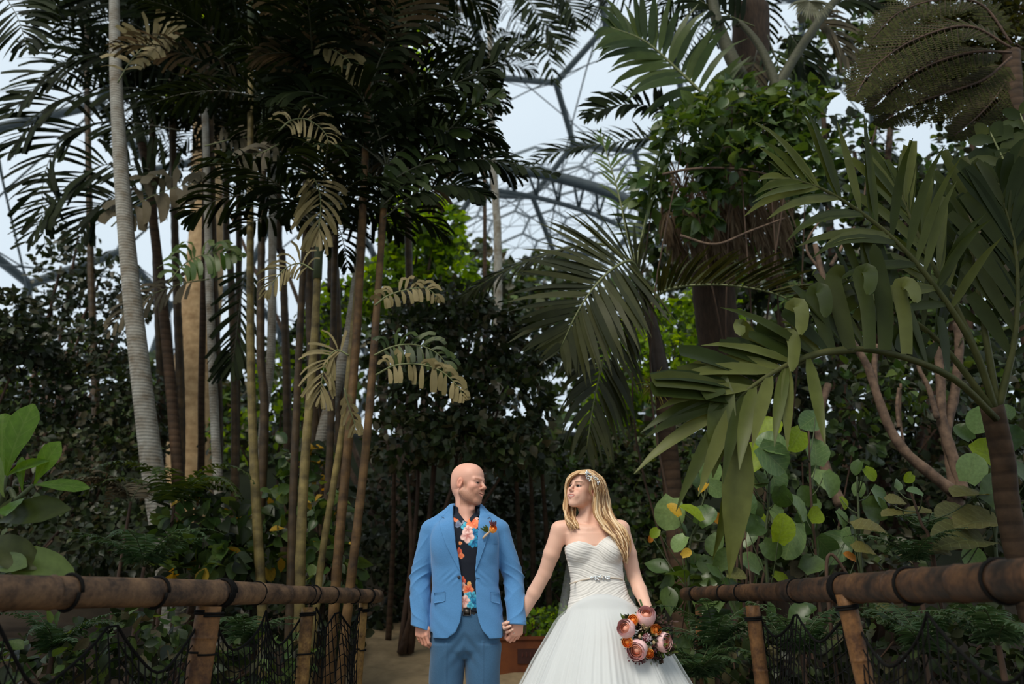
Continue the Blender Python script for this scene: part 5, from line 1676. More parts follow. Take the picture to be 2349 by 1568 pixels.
# tall pale trunk
pale = stem_palm('tall palm with a thick pale ringed trunk at the far left', [(388, 1330, 7.4), (352, 1090, 7.3), (322, 850, 7.2), (300, 650, 7.15), (280, 420, 7.1), (266, 180, 7.1), (262, -40, 7.1), (262, -160, 7.1)], .122, .048, M_BARK_PALE, nfr=14, LF=2.2, seed=3, name='royal_palm', LL=.42, e1=(-70, -20))
brown = stem_palm('brown trunked palm just right of the pale ringed trunk', [(408, 1140, 9), (398, 960, 9), (380, 760, 9), (358, 560, 9), (335, 380, 9), (325, 330, 9)], .075, .055, M_BARK_BROWN, nfr=8, LF=2.0, seed=5)
butt = stem_palm('wide tan buttressed trunk standing far back on the left', [(440, 1060, 13), (446, 900, 13), (456, 760, 13), (466, 660, 13), (474, 520, 13), (474, 330, 13), (474, 280, 13)], .46, .26, M_BARK_TAN, nfr=8, LF=2.6, seed=8, name='forest_tree', crownshaft=False)
slim = stem_palm('slim pale palm stem beside the wide tan trunk', [(504, 1200, 8.4), (494, 1000, 8.4), (486, 800, 8.4), (480, 640, 8.4), (475, 420, 8.4), (470, 250, 8.4)], .055, .042, M_BARK_PALE, nfr=8, LF=1.8, seed=9)
d2 = stem_palm('thin brown cane leaning against the tan trunk', [(460, 1090, 10), (462, 900, 10), (466, 700, 10), (470, 480, 10), (468, 120, 10)], .05, .04, M_BARK_BROWN, nfr=7, LF=2.0, seed=10)
cane = 'cane palms standing behind the left bamboo rail'
c_specs = [
    ('yellow cane palm stem furthest left of the clump behind the rail', [(602, 1420, 6.2), (590, 1200, 6.2), (580, 1000, 6.25), (575, 800, 6.3), (574, 500, 6.35), (575, 200, 6.4), (575, 60, 6.4)], .040, .028, M_CANE, 8, 1.6, 21),
    ('pale thin palm stem behind the leftmost yellow cane', [(596, 1080, 9), (606, 950, 9), (622, 800, 9), (625, 500, 9), (627, 100, 9)], .055, .05, M_BARK_PALE, 8, 2.0, 22),
    ('dark cane palm stem close to the leftmost yellow cane', [(606, 1000, 7), (598, 800, 7), (600, 560, 7), (605, 330, 7)], .045, .035, M_CANE_DARK, 7, 1.6, 23),
    ('dark brown cane palm stem left of the ringed yellow cane', [(665, 1400, 6.0), (672, 1150, 6.05), (682, 900, 6.1), (690, 720, 6.1), (700, 560, 6.1), (712, 380, 6.1)], .034, .028, M_CANE_DARK, 8, 1.5, 24),
    ('ringed bright yellow cane palm stem in the middle of the clump', [(686, 1420, 5.7), (690, 1250, 5.7), (700, 1050, 5.75), (712, 900, 5.8), (722, 760, 5.8), (728, 640, 5.8)], .041, .030, M_CANE, 6, 1.2, 25),
    ('thin yellow cane crossing its neighbour behind the rail', [(722, 1420, 5.8), (742, 1250, 5.8), (762, 1130, 5.8), (790, 950, 5.8), (805, 800, 5.85), (822, 620, 5.9), (832, 440, 5.9), (845, 310, 5.9)], .026, .024, M_CANE, 9, 1.5, 26),
    ('thick pale leaning trunk behind the yellow canes', [(712, 1140, 7.6), (728, 1050, 7.6), (750, 960, 7.6), (786, 830, 7.6), (806, 740, 7.6), (828, 560, 7.6), (838, 380, 7.6)], .085, .05, M_BARK_PALE, 8, 1.9, 27),
    ('rust speckled cane palm stem second from the right of the clump', [(764, 1420, 5.6), (780, 1220, 5.6), (800, 1000, 5.65), (812, 850, 5.7), (822, 700, 5.7), (836, 400, 5.75), (848, 150, 5.8), (852, 20, 5.8)], .036, .030, M_CANE_RUST, 9, 1.6, 28),
    ('rusty brown cane palm stem at the right edge of the clump', [(795, 1420, 5.5), (818, 1220, 5.5), (840, 1020, 5.55), (852, 880, 5.6), (862, 740, 5.6), (872, 600, 5.65), (880, 480, 5.7)], .034, .027, M_CANE_RUST, 6, 1.3, 29),
    ('thin dark cane palm stem just behind the rust speckled cane', [(742, 1300, 6.6), (758, 1000, 6.6), (766, 700, 6.6), (770, 400, 6.6), (768, 40, 6.6)], .034, .028, M_CANE_DARK, 9, 1.7, 30),
    ('slim cane palm stem rising behind the tall crowns at the top', [(735, 1100, 8), (726, 800, 8), (722, 560, 8), (700, 260, 8), (690, -60, 8)], .045, .035, M_CANE_DARK, 9, 1.9, 31),
    ('distant cane palm stem between the pale trunk and the canes', [(540, 1100, 10.5), (545, 800, 10.5), (548, 500, 10.5), (540, 180, 10.5), (535, 20, 10.5)], .05, .04, M_CANE_DARK, 9, 2.2, 32),
]
for lab, tr, r0, r1, mt, nf, LF, sd in c_specs:
    stem_palm(lab, tr, r0, r1, mt, None, nf, LF, sd, group=cane)
fill = [('palm crown hanging over the top left corner', (395, 120, 9.5), 41), ('palm crown behind the pale ringed trunk at the top', (200, 60, 11), 42), ('small palm crown in the middle of the left clump', (640, 420, 9.5), 43), ('palm crown high behind the rusty canes', (930, 60, 9.5), 44), ('palm crown low behind the slim pale stem', (520, 400, 10), 45), ('palm crown at the top between the pale trunk and the canes', (480, 10, 8.5), 46), ('palm crown at the very top of the cane clump', (700, 120, 7.6), 47), ('palm crown low behind the thick leaning trunk', (760, 520, 8.6), 48), ('palm crown right of the brown trunk', (350, 250, 9.8), 49)]
for lab, (px, py, Y), sd in fill:
    stem_palm(lab, [(px + 20, 1000, Y), (px + 8, 600, Y), (px, py + 150, Y), (px, py, Y)], .06, .045, M_CANE_DARK, None, 9, 2.0, sd)
by = {o['label']: o for o in PALMS}
pl = pale; can = by['rust speckled cane palm stem second from the right of the clump']
mid = by['ringed bright yellow cane palm stem in the middle of the clump']; left_c = by['palm crown hanging over the top left corner']
rgt = by['rusty brown cane palm stem at the right edge of the clump']; slm = by['dark brown cane palm stem left of the ringed yellow cane']
def fp(root, L, Y, n, Lpx, Wpx, mat, seed, **kw):
    """a frond given along its midrib in pixels and metres of distance"""
    m = MPP(L[1][0], L[1][1], Y)
    return frond(root, PXP(L, Y), n, Lpx * m, Wpx * m, mat, seed=seed, **kw)
# dark arching leaves against the sky on the left
for i, (L, Lp) in enumerate((
        ([(420, 250), (330, 205), (230, 205), (140, 230), (70, 285), (20, 350)], 125), ([(420, 300), (330, 285), (230, 280), (155, 310), (108, 380), (96, 470), (104, 570)], 110),
        ([(430, 420), (330, 385), (240, 378), (170, 415), (115, 470), (60, 560)], 120), ([(400, 170), (310, 125), (225, 122), (150, 145), (85, 195), (30, 255)], 120),
        ([(360, 90), (290, 45), (215, 20), (150, 15), (95, 45)], 120), ([(400, 470), (330, 440), (270, 450), (215, 480), (180, 560)], 110), ([(430, 60), (340, 10), (250, -10), (180, -5)], 120))):
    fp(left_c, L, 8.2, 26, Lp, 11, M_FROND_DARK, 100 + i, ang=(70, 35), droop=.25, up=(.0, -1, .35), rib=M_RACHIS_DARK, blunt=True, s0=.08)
fp(pl, [(-60, -60), (0, -20), (40, 40), (62, 110)], 6.5, 18, 130, 12, M_FROND_DARK, 120, droop=.3, up=(.0, -1, .2), rib=M_RACHIS_DARK, blunt=True)
# drooping tan and yellow leaves that catch the light
tan = dict(blunt=True, rib=M_RACHIS, up=(0, -1, .25), split=True)
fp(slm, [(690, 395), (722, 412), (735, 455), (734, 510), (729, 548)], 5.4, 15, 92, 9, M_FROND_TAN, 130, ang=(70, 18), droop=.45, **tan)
fp(slm, [(640, 300), (668, 276), (705, 274), (742, 300), (758, 335)], 5.4, 14, 66, 6, M_FROND_TAN, 131, ang=(80, 40), droop=.9, **tan)
fp(mid, [(800, 815), (772, 803), (748, 830), (738, 875), (735, 915)], 5.2, 15, 78, 7, M_FROND_TAN, 132, ang=(70, 20), droop=.45, **tan)
fp(mid, [(720, 620), (690, 604), (660, 612), (632, 640), (610, 672)], 5.3, 13, 60, 6, M_FROND_TAN, 133, ang=(80, 30), droop=.7, **tan)
fp(rgt, [(860, 700), (890, 678), (935, 664), (980, 662), (1012, 690)], 5.2, 14, 44, 11, M_FROND_TAN, 134, ang=(85, 50), droop=1.3, **tan)
fp(rgt, [(862, 860), (905, 838), (960, 835), (1010, 850), (1045, 880), (1066, 912)], 5.1, 15, 56, 13, M_FROND_TAN, 135, ang=(85, 50), droop=1.6, **tan)
fp(rgt, [(858, 815), (900, 795), (950, 790), (1000, 808), (1036, 850)], 5.2, 15, 62, 11, M_FROND_MID, 136, ang=(80, 40), droop=1.0, **tan)
fp(pl, [(270, 190), (300, 140), (335, 105), (372, 85), (405, 78)], 6.6, 16, 80, 12, M_FROND_TAN, 137, ang=(70, 35), droop=.6, **tan)
fp(slim, [(255, 520), (300, 478), (360, 445), (420, 425), (455, 418)], 7.2, 12, 85, 26, M_FROND_BROWN, 138, ang=(85, 50), droop=1.5, **tan)
fp(slim, [(470, 335), (540, 318), (610, 312), (668, 335)], 6.6, 16, 55, 11, M_FROND_BROWN, 139, ang=(75, 40), droop=.9, **tan)
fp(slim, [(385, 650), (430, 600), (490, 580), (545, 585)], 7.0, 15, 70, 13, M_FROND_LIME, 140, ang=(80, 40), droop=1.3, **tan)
fp(slim, [(575, 600), (560, 640), (548, 720), (538, 800), (530, 850)], 8.0, 22, 95, 9, M_FROND_DARK, 141, ang=(55, 25), droop=.2, blunt=True, up=(0, -1, .1), rib=M_RACHIS_DARK)
fp(slim, [(480, 640), (420, 650), (360, 670), (300, 700), (250, 760)], 7.6, 18, 70, 10, M_FROND_BROWN, 142, ang=(70, 35), droop=1.0, **tan)
fp(mid, [(790, 890), (800, 930), (812, 965), (815, 985)], 5.4, 7, 40, 9, M_FROND_TAN, 143, ang=(60, 30), droop=.8, **tan)
fp(can, [(640, 330), (600, 350), (560, 355)], 5.7, 9, 70, 14, M_FROND_BROWN, 144, ang=(80, 40), droop=1.4, **tan)
fp(can, [(720, 96), (760, 112), (800, 140), (822, 190)], 5.5, 10, 55, 14, M_FROND_TAN, 145, ang=(70, 40), droop=1.0, **tan)
# leaves reaching right over the centre
for i, (L, Lp, mt) in enumerate((
        ([(846, 320), (900, 255), (980, 215), (1070, 180), (1160, 130), (1235, 105)], 95, M_FROND_DARK), ([(850, 330), (940, 290), (1020, 300), (1085, 350)], 90, M_FROND_DARK),
        ([(862, 440), (950, 385), (1050, 366), (1160, 372), (1265, 400)], 70, M_FROND_DARK), ([(850, 200), (885, 110), (950, 60), (1040, 45)], 100, M_FROND_DARK),
        ([(880, 500), (960, 440), (1050, 425), (1115, 450)], 85, M_FROND_DARK), ([(845, 250), (800, 150), (740, 90), (680, 80)], 100, M_FROND_DARK), ([(850, 290), (760, 230), (690, 210), (620, 230)], 95, M_FROND_DARK),
        ([(880, 470), (930, 420), (1000, 330), (1080, 250), (1150, 215)], 80, M_FROND_MID))):
    fp(can, L, 5.6, 22, Lp, 15, mt, 160 + i, ang=(70, 35), droop=.55, up=(0, -1, .6), rib=M_RACHIS_DARK, blunt=True)

# ------------------------------------------------------------------ two tall thin palms in the centre
far = 'tall thin palms against the dome'
tp = stem_palm('tall thin pale palm rising against the bright sky in the centre', [(1142, 580, 14), (1138, 480, 14), (1131, 360, 14), (1127, 200, 14), (1123, 60, 14), (1122, 10, 14)], .105, .06, M_BARK_PALE, nfr=13, LF=2.6, seed=61, name='tall_palm', group=far, LL=.5, W=.03, e1=(-75, -30))
tp2 = stem_palm('thinner palm stem beside the tall pale one in the centre', [(1112, 470, 13), (1106, 380, 13), (1104, 280, 13), (1102, 215, 13)], .045, .035, M_BARK_BROWN, nfr=6, LF=1.4, seed=62, name='tall_palm', group=far)
for i, L in enumerate(([(1170, -60), (1215, 0), (1250, 90), (1272, 190)], [(1230, -60), (1300, 0), (1325, 60)], [(1180, -40), (1240, 40), (1290, 110)])):
    fp(tp, L, 12, 24, 95, 7, M_FROND_DARK, 170 + i, ang=(60, 30), droop=.3, rib=M_RACHIS_DARK, up=(0, -1, .2))

# ------------------------------------------------------------------ feature palm with a dark leaning shaft
def build_centre_palm():
    base = P(1545, 1180, 6.6); root = root_at('feather_palm', (base.x, base.y))
    z0 = root.location.z
    trunk_into(root, [Vector((base.x + .02, base.y, z0 - .05)), P(1543, 1130, 6.6), P(1532, 1010, 6.55), P(1522, 900, 6.5)], .088, .080, M_BARK_BROWN, rings=.09)
    trunk_into(root, [P(1524, 915, 6.5), P(1510, 820, 6.45), P(1490, 720, 6.4), P(1466, 640, 6.4), P(1452, 600, 6.4)], .088, .030, M_SHAFT, 'crownshaft', rings=.3, bulge=.0)
    kw = dict(rib=M_RACHIS, split=True, m=5, rr=.018)
    Y = 5.9; mm = MPP(1400, 700, Y)
    frond(root, [P(1474, 650, 6.3), P(1452, 602, 6.05), P(1418, 608, 5.9), P(1370, 650, 5.8), P(1325, 715, 5.75), P(1285, 800, 5.8)], 40, 205 * mm, 15 * mm, M_FROND_CENTRE, droop=.12, ang=(95, 28), vee=.10, up=(.35, -1, .35), s0=.06, seed=1, jit=.04, **kw)
    frond(root, [P(1492, 705, 6.35), P(1515, 672, 6.3), P(1580, 655, 6.2), P(1680, 655, 6.1), P(1790, 678, 6.0), P(1880, 735, 6.0)], 34, 170 * mm, 12 * mm, M_FROND_CENTRE, droop=.10, ang=(62, 38), vee=.55, up=(0, -.35, 1), s0=.18, seed=2, jit=.04, **kw)
    frond(root, [P(1472, 722, 6.35), P(1445, 715, 6.25), P(1410, 745, 6.15), P(1385, 820, 6.1), P(1362, 920, 6.1), P(1345, 1030, 6.15)], 30, 165 * mm, 14 * mm, M_FROND_CENTRE, droop=.45, ang=(75, 30), vee=.05, up=(.6, -1, .25), s0=.24, seed=3, jit=.05, **kw)
    frond(root, [P(1460, 610, 6.4), P(1478, 520, 6.6), P(1505, 410, 6.8), P(1555, 320, 7.0), P(1625, 280, 7.1)], 26, 150 * mm, 13 * mm, M_FROND_MID, droop=.2, ang=(60, 30), vee=.5, up=(-.8, -.4, .5), s0=.2, seed=4, jit=.05, **kw)
    frond(root, [P(1450, 600, 6.5), P(1380, 560, 6.8), P(1280, 575, 7.0), P(1160, 620, 7.1), P(1060, 680, 7.1)], 28, 130 * mm, 11 * mm, M_FROND_CENTRE, droop=.55, ang=(65, 30), vee=.1, up=(0, -.8, 1), s0=.3, seed=5, jit=.05, **kw)
    frond(root, [P(1456, 600, 6.4), P(1440, 540, 6.6), P(1415, 430, 6.9), P(1375, 300, 7.2)], 12, 90 * mm, 10 * mm, M_FROND_LIME, droop=.25, ang=(40, 20), vee=.1, up=(0, -1, .2), s0=.5, seed=6, **kw)
    tag(root, 'palm with a dark leaning shaft and great grey green feather leaves', 'palm')
    # flower spray under the shaft
    r = random.Random(8); sp = MB(); off = np.array(root.location)
    c = np.array(P(1500, 885, 6.3))
    for i in range(60):
        d = np.array((r.uniform(-1, .35), r.uniform(-.7, .1), r.uniform(-.7, .7))); d = nz(d) * r.uniform(.06, .22)
        sp.tube([c - off, c + d * .6 - off, c + d + np.array((0, 0, -.03)) - off], [.004, .003, .002], 4, False)
    sp.build('flower_spray', leaf_mat('flower_spray', [G(.25, .20, .03), G(.32, .28, .05)], .6, .2), root)['kind'] = 'stuff'
build_centre_palm()

# ------------------------------------------------------------------ upper right: old palm with climbers
def build_old_palm():
    base = P(1690, 700, 8.2); root = root_at('old_palm', (base.x, base.y))
    trunk_into(root, [Vector((base.x, base.y, root.location.z - .05)), P(1640, 700, 8.0), P(1650, 520, 7.8), P(1690, 330, 7.6), P(1720, 150, 7.5), P(1722, 20, 7.4)], .26, .22, simple_mat('fibrous_bark', srgb(70, 54, 40), srgb(40, 31, 23), rough=.95, scale=6, stretch=(8, 8, 1), bmp=.6), 'trunk', .3, .03)
    off = np.array(root.location)
    for L, r0, r1 in (([(1735, 270), (1705, 190), (1668, 110), (1640, 30), (1630, -60)], .10, .05), ([(1800, 290), (1782, 200), (1745, 110), (1700, 55), (1690, 60)], .07, .02), ([(1760, 240), (1830, 120), (1900, 20), (1960, -40)], .06, .04)):
        mb = MB(); c = curve_pts(PXP(L, 6.9), 24); mb.tube(c - off, np.linspace(r0, r1, 24), 10)
        mb.build('leaf_stalk', simple_mat('grey_stalk', srgb(80, 82, 58), srgb(46, 43, 31), rough=.7, scale=9, stretch=(3, 3, 20), bmp=.2), root)
    m6 = MPP(1550, 150, 6.8)
    frond(root, PXP([(1720, 300), (1640, 240), (1560, 165), (1480, 95), (1400, 62)], 6.8), 30, 165 * m6, 19 * m6, M_FROND_MID, droop=.35, ang=(80, 35), vee=.1, up=(-.2, -1, .3), s0=.1, seed=11, rr=.025, rib=M_RACHIS, m=5)
    frond(root, PXP([(1600, 300), (1540, 262), (1470, 240), (1400, 245), (1345, 272)], 7.2), 22, 85 * m6, 13 * m6, M_FROND_DARK, droop=.4, ang=(75, 35), up=(0, -1, .4), seed=12, rib=M_RACHIS)
    frond(root, PXP([(1560, 330), (1480, 318), (1400, 328), (1310, 340), (1215, 375)], 8.5), 28, 95 * m6, 9 * m6, M_FROND_DARK, droop=.3, ang=(65, 30), up=(0, -1, .5), seed=13, rib=M_RACHIS_DARK)
    frond(root, PXP([(1730, 60), (1660, 30), (1590, -10), (1540, -60)], 7.0), 20, 150 * m6, 16 * m6, M_FROND_DARK, droop=.4, seed=14, up=(0, -1, .4))
    for i, L in enumerate(([(1800, 60), (1840, 130), (1850, 230)], [(1760, 80), (1800, 200), (1815, 300)], [(1830, 20), (1900, 60), (1945, 140)], [(1740, 100), (1720, 200), (1730, 320)], [(1880, 10), (1980, 0), (2060, 40)])):
        frond(root, PXP(L, 7.1), 20, 110 * m6, 12 * m6, [M_FROND_DARK, M_FROND_MID, M_FROND_BROWN, M_FROND_BROWN, M_FROND_DARK][i], droop=.7, ang=(50, 20), seed=15 + i, up=(0, -1, .2), rib=M_RACHIS_DARK)
    # skirt of dry hanging leaves
    for i in range(22):
        x = 1530 + i * 13; y0 = 330 + (i % 4) * 30
        frond(root, PXP([(x + 10, y0), (x, y0 + 70), (x - 4, y0 + 160), (x + 2, y0 + 220)], 7.3 + .1 * (i % 4)), 26, 75 * m6, 5 * m6, M_DRY, droop=.8, ang=(35, 12), seed=30 + i, up=(0, -1, .1), rib=M_RIB_DRY, rr=.004)
    # fan leaf hanging at the top
    mb = MB(); c = np.array(P(1856, 2, 6.6)); Nn = nz(np.array((0, -1, .3)))
    for k in range(22):
        a = math.radians(-172 + k * 164 / 21); d = np.array((math.cos(a), -.15, math.sin(a)))
        vs_, q = leaflet_strip(c - off, nz(d), Nn, .30 + .04 * math.sin(k * 1.7), .035, .35, PROF_POINT[4], 4, .4); mb.add(vs_, q)
    mb.build('fan_leaf', leaf_mat('fan_grey', [G(.10, .10, .06), G(.14, .14, .085)], .5, .2), root)
    crown_into(root, P(1720, -40, 7.4), 12, 2.4, M_FROND_DARK, 77, LL=.5, W=.035, e1=(-60, 0))
    tag(root, 'old palm with fibrous trunk and dry hanging leaves at the upper right', 'palm')
build_old_palm()
def climber(label, blobs, n, size, mats, n_obj, seed, kind='ovate', stems=None, name='climbing_vine', cat='vine', low='plain', smat=None, **kw):
    c = blobs[0][0]; root = root_at(name, (c.x, c.y))
    leaf_cloud(root, blobs, n, size, mats, n_obj, kind, seed, low, **kw)
    tips = stems or [b[0] for b in blobs]
    stems_into(root, (c.x, c.y, root.location.z), tips, .012, .006, smat or M_RIB_DRY, seed=seed, bow=.5)
    tag(root, label, cat)
    return root
climber('glossy leaved climber covering the old palm trunk', [BL(1570, 300, 6.4, 70, 60, .3), BL(1680, 240, 6.5, 80, 50, .3), BL(1760, 300, 6.5, 70, 70, .3), BL(1700, 380, 6.5, 110, 70, .35), BL(1830, 250, 6.4, 60, 60, .3), BL(1600, 480, 6.6, 50, 50, .25), BL(1500, 430, 6.7, 40, 50, .25), BL(1850, 380, 6.4, 60, 80, .3)], 1300, .155, [M_LEAF_GLOSS, M_LEAF_MID, M_LEAF_GLOSS], 240, 201)
for i, L in enumerate(([(1520, 400), (1580, 388), (1660, 385), (1760, 400), (1830, 440)], [(1560, 540), (1640, 560), (1720, 530), (1800, 500)], [(1880, 620), (1850, 560), (1900, 480)], [(2080, 160), (2040, 220), (2000, 330), (1980, 470)])):
    root = root_at('bare_vine', P(*L[0], 6.3))
    mb = MB(); c = curve_pts(PXP(L, 6.3), 24); mb.tube(c - np.array(root.location), np.linspace(.014, .008, 24), 6); mb.build('vine_stem', M_BRANCH, root)
    tag(root, ['bare brown vine arching below the glossy climber', 'bare vine stem low behind the grey feather leaf', 'short bare twig behind the striped palm leaves', 'bare dark vine hanging under the olive tree fern'][i], 'vine')

# ------------------------------------------------------------------ tree fern, upper right corner
def build_tree_fern():
    b = P(2330, 700, 5.6); root = root_at('tree_fern', (b.x, b.y))
    trunk_into(root, [Vector((b.x, b.y, root.location.z - .05)), P(2335, 600, 5.6), P(2330, 300, 5.5), P(2320, 120, 5.5)], .09, .07, M_BARK_BROWN)
    off = np.array(root.location)
    arcs = [[(2320, 110), (2220, 60), (2100, 90), (2010, 150), (1960, 220)], [(2320, 120), (2230, 120), (2130, 150), (2050, 200), (2000, 250)], [(2320, 130), (2260, 180), (2180, 210), (2090, 240), (2020, 280)],
            [(2320, 100), (2250, 10), (2150, 0), (2060, 30), (2000, 90)], [(2330, 130), (2300, 200), (2250, 260), (2190, 310)], [(2330, 100), (2380, 140), (2420, 220)], [(2330, 90), (2340, 20), (2300, -40)], [(2320, 100), (2200, 20), (2110, 40), (2030, 100), (1985, 160)], [(2320, 130), (2240, 150), (2160, 180), (2110, 200)]]
    m = MPP(2150, 120, 5)
    for i, L in enumerate(arcs):
        c = curve_pts(PXP(L, 5.0 + .12 * i), 34); tan_ = np.gradient(c, axis=0)
        mb = MB(); mb.tube(c - off, np.linspace(.012, .004, 34), 5, True, 1)
        r = random.Random(i)
        for j in range(3, 34):
            T = nz(tan_[j]); S = nz(np.cross(T, np.array((0, -1, .5)))); Nn = nz(np.cross(S, T))
            for sd in (-1, 1):
                pl_ = 95 * m * math.sin(math.pi * min(1, (j - 2) / 33 * .85 + .15)) * r.uniform(.8, 1.1)
                d = nz(T * .55 + S * sd + np.array((0, 0, -.25)))
                p = c[j] - off
                mb.tube([p, p + d * pl_], [.003, .001], 3, False, 1)
                for k in range(2, 13):
                    q0 = p + d * pl_ * k / 13 + np.array((0, 0, -.02 * (k / 13) ** 2))
                    for s2 in (-1, 1):
                        dd = nz(np.cross(Nn, d) * s2 + d * .5 + np.array((0, 0, -.2))); w = nz(np.cross(Nn, dd)) * .012
                        LL_ = .055 * (1.1 - k / 15)
                        mb.add([q0 - w * .5, q0 + w * .5, q0 + dd * LL_ * .6 + w, q0 + dd * LL_], [[0, 1, 2, 3]])
        mb.build('frond', [M_OLIVE_FERN, M_TWIG], root)
    leaf_cloud(root, [BL(2120, 90, 5.9, 150, 80, .3), BL(2260, 110, 5.8, 130, 110, .3), BL(2050, 160, 6.0, 80, 60, .25), BL(2180, 220, 6.0, 130, 60, .3), BL(2330, 220, 5.8, 80, 90, .3), BL(2280, 10, 5.8, 130, 70, .3)], 5200, .075, [M_OLIVE_FERN], 0, 'tiny', 302, 'tiny', shell=.2, mass='fern_foliage')
    tag(root, 'feathery olive tree fern filling the upper right corner', 'fern')
build_tree_fern()

# ------------------------------------------------------------------ near palm on the right with broad blades
def build_right_palm():
    foot = P(2310, 1250, 4.0); root = root_at('broad_leaf_palm', (foot.x, foot.y)); z0 = root.location.z
    trunk_into(root, [Vector((foot.x + .1, foot.y, z0 - .05)), P(2330, 1250, 3.95), P(2300, 1050, 3.85), P(2275, 930, 3.75)], .07, .055, M_BARK_BROWN)
    Y = 3.4; mm = MPP(2000, 700, Y)
    kw = dict(split=True, m=5, rib=M_RACHIS_NEAR, rr=.020, jit=.05)
    frond(root, [P(2285, 950, 3.75), P(2235, 800, 3.6), P(2140, 650, 3.5), P(2030, 530, 3.45), P(1900, 440, 3.4), P(1800, 405, 3.4)], 17, 265 * mm, 24 * mm, M_FROND_WIDE, droop=.25, ang=(60, 30), vee=.2, up=(-.2, -1, .25), s0=.32, seed=1, fold=.25, blunt=False, **kw)
    frond(root, [P(2285, 960, 3.7), P(2190, 870, 3.5), P(2060, 815, 3.35), P(1930, 800, 3.25), P(1830, 835, 3.2), P(1750, 880, 3.15), P(1690, 925, 3.1)], 20, 205 * mm, 40 * mm, M_FROND_WIDE_DARK, droop=.12, ang=(80, 42), vee=.25, up=(.15, -1, .45), s0=.2, seed=2, fold=.25, blunt=True, sides=(1,), lenprof=lambda u: .8 + .2 * math.sin(u * 9), **kw)
    frond(root, [P(1960, 800, 3.28), P(1870, 812, 3.2), P(1790, 845, 3.15), P(1720, 890, 3.1), P(1670, 935, 3.1)], 8, 225 * mm, 27 * mm, M_FROND_WIDE, droop=.16, ang=(50, 14), vee=.1, up=(.1, -1, .35), s0=.3, seed=12, fold=.25, blunt=False, name='frond_tip', lenprof=lambda u: 1.0, **kw)
    frond(root, [P(2290, 940, 3.75), P(2330, 760, 3.65), P(2330, 580, 3.6), P(2290, 420, 3.55)], 15, 240 * mm, 34 * mm, M_FROND_WIDE_DARK, droop=.15, ang=(42, 18), vee=.1, up=(-.2, -1, .1), s0=.25, seed=3, fold=.25, blunt=True, **kw)
    frond(root, [P(2288, 940, 3.75), P(2210, 740, 3.7), P(2130, 590, 3.65), P(2080, 480, 3.65), P(2060, 420, 3.65)], 14, 210 * mm, 26 * mm, M_FROND_WIDE, droop=.08, ang=(40, 12), vee=.05, up=(.1, -1, .1), s0=.3, seed=4, fold=.3, blunt=True, **kw)
    frond(root, [P(2288, 930, 3.75), P(2250, 700, 3.7), P(2230, 560, 3.7), P(2240, 420, 3.75)], 12, 230 * mm, 34 * mm, M_FROND_WIDE_DARK, droop=.12, ang=(45, 15), vee=.1, up=(-.2, -1, .1), s0=.25, seed=5, fold=.25, blunt=True, **kw)
    frond(root, [P(2287, 950, 3.75), P(2150, 780, 3.6), P(2020, 690, 3.5), P(1940, 640, 3.45)], 10, 170 * mm, 30 * mm, M_FROND_WIDE_DARK, droop=.15, ang=(70, 40), vee=.2, up=(0, -1, .3), s0=.3, seed=6, fold=.2, blunt=True, **kw)
    # blades standing up from the arching leaf with their tips folded over
    off = np.array(root.location)
    for L, w in (([(1905, 805), (1884, 730), (1866, 676), (1884, 664), (1894, 690), (1893, 728)], 34), ([(1870, 812), (1846, 762), (1816, 712), (1832, 698), (1840, 722), (1836, 768)], 34), ([(1950, 800), (1930, 720), (1912, 640), (1935, 610)], 36), ([(1995, 800), (1990, 705), (1974, 632), (1992, 620), (1998, 640), (1990, 676)], 34),
                 ([(1822, 828), (1806, 792), (1798, 768), (1816, 770), (1822, 800), (1816, 852)], 30), ([(2080, 812), (2076, 730), (2062, 660), (2082, 650), (2098, 668), (2100, 694)], 32), ([(2030, 802), (2030, 720), (2020, 640), (2004, 560)], 36), ([(1780, 850), (1740, 800), (1712, 760), (1696, 744), (1700, 770)], 30)):
        n_ = len(L); c = curve_pts([P(a_[0], a_[1], 3.24 - .05 * max(0, k - 2)) for k, a_ in enumerate(L)], 16) - off
        vs_ = []; tn = np.gradient(c, axis=0)
        for k in range(16):
            wv_ = nz(np.cross(nz(tn[k]), np.array((.25, 1.0, .2)))); hw = w * .5 * mm * (.45 + .55 * math.sin(math.pi * min(1, .15 + k / 15 * .75))) * (1 if k < 15 else .3)
            vs_ += [c[k] - wv_ * hw, c[k] + np.array((0, -.006, 0)), c[k] + wv_ * hw]
        q_ = [[3 * k + i_, 3 * k + i_ + 1, 3 * k + i_ + 4, 3 * k + i_ + 3] for k in range(15) for i_ in (0, 1)]
        mb = MB(); mb.add(vs_, q_); mb.build('folded_blade', M_FROND_WIDE if n_ > 4 else M_FROND_WIDE_DARK, root)
    # long blades hanging in front
    r = random.Random(4)
    for b, t, w in (((1690, 960, 3.1), (1690, 1320, 3.05), .10), ((1662, 860, 3.1), (1640, 1090, 3.05), .13), ((1700, 985, 3.1), (1655, 1280, 3.1), .06), ((1630, 870, 3.1), (1625, 905, 3.0), .5)):
        leaf_px(root, 'lance', M_FROND_WIDE, b, t, r, w / .13, (0, -1, .05), 'hanging_blade')
    tag(root, 'near palm with broad ribbed blades leaning in from the right', 'palm')
build_right_palm()
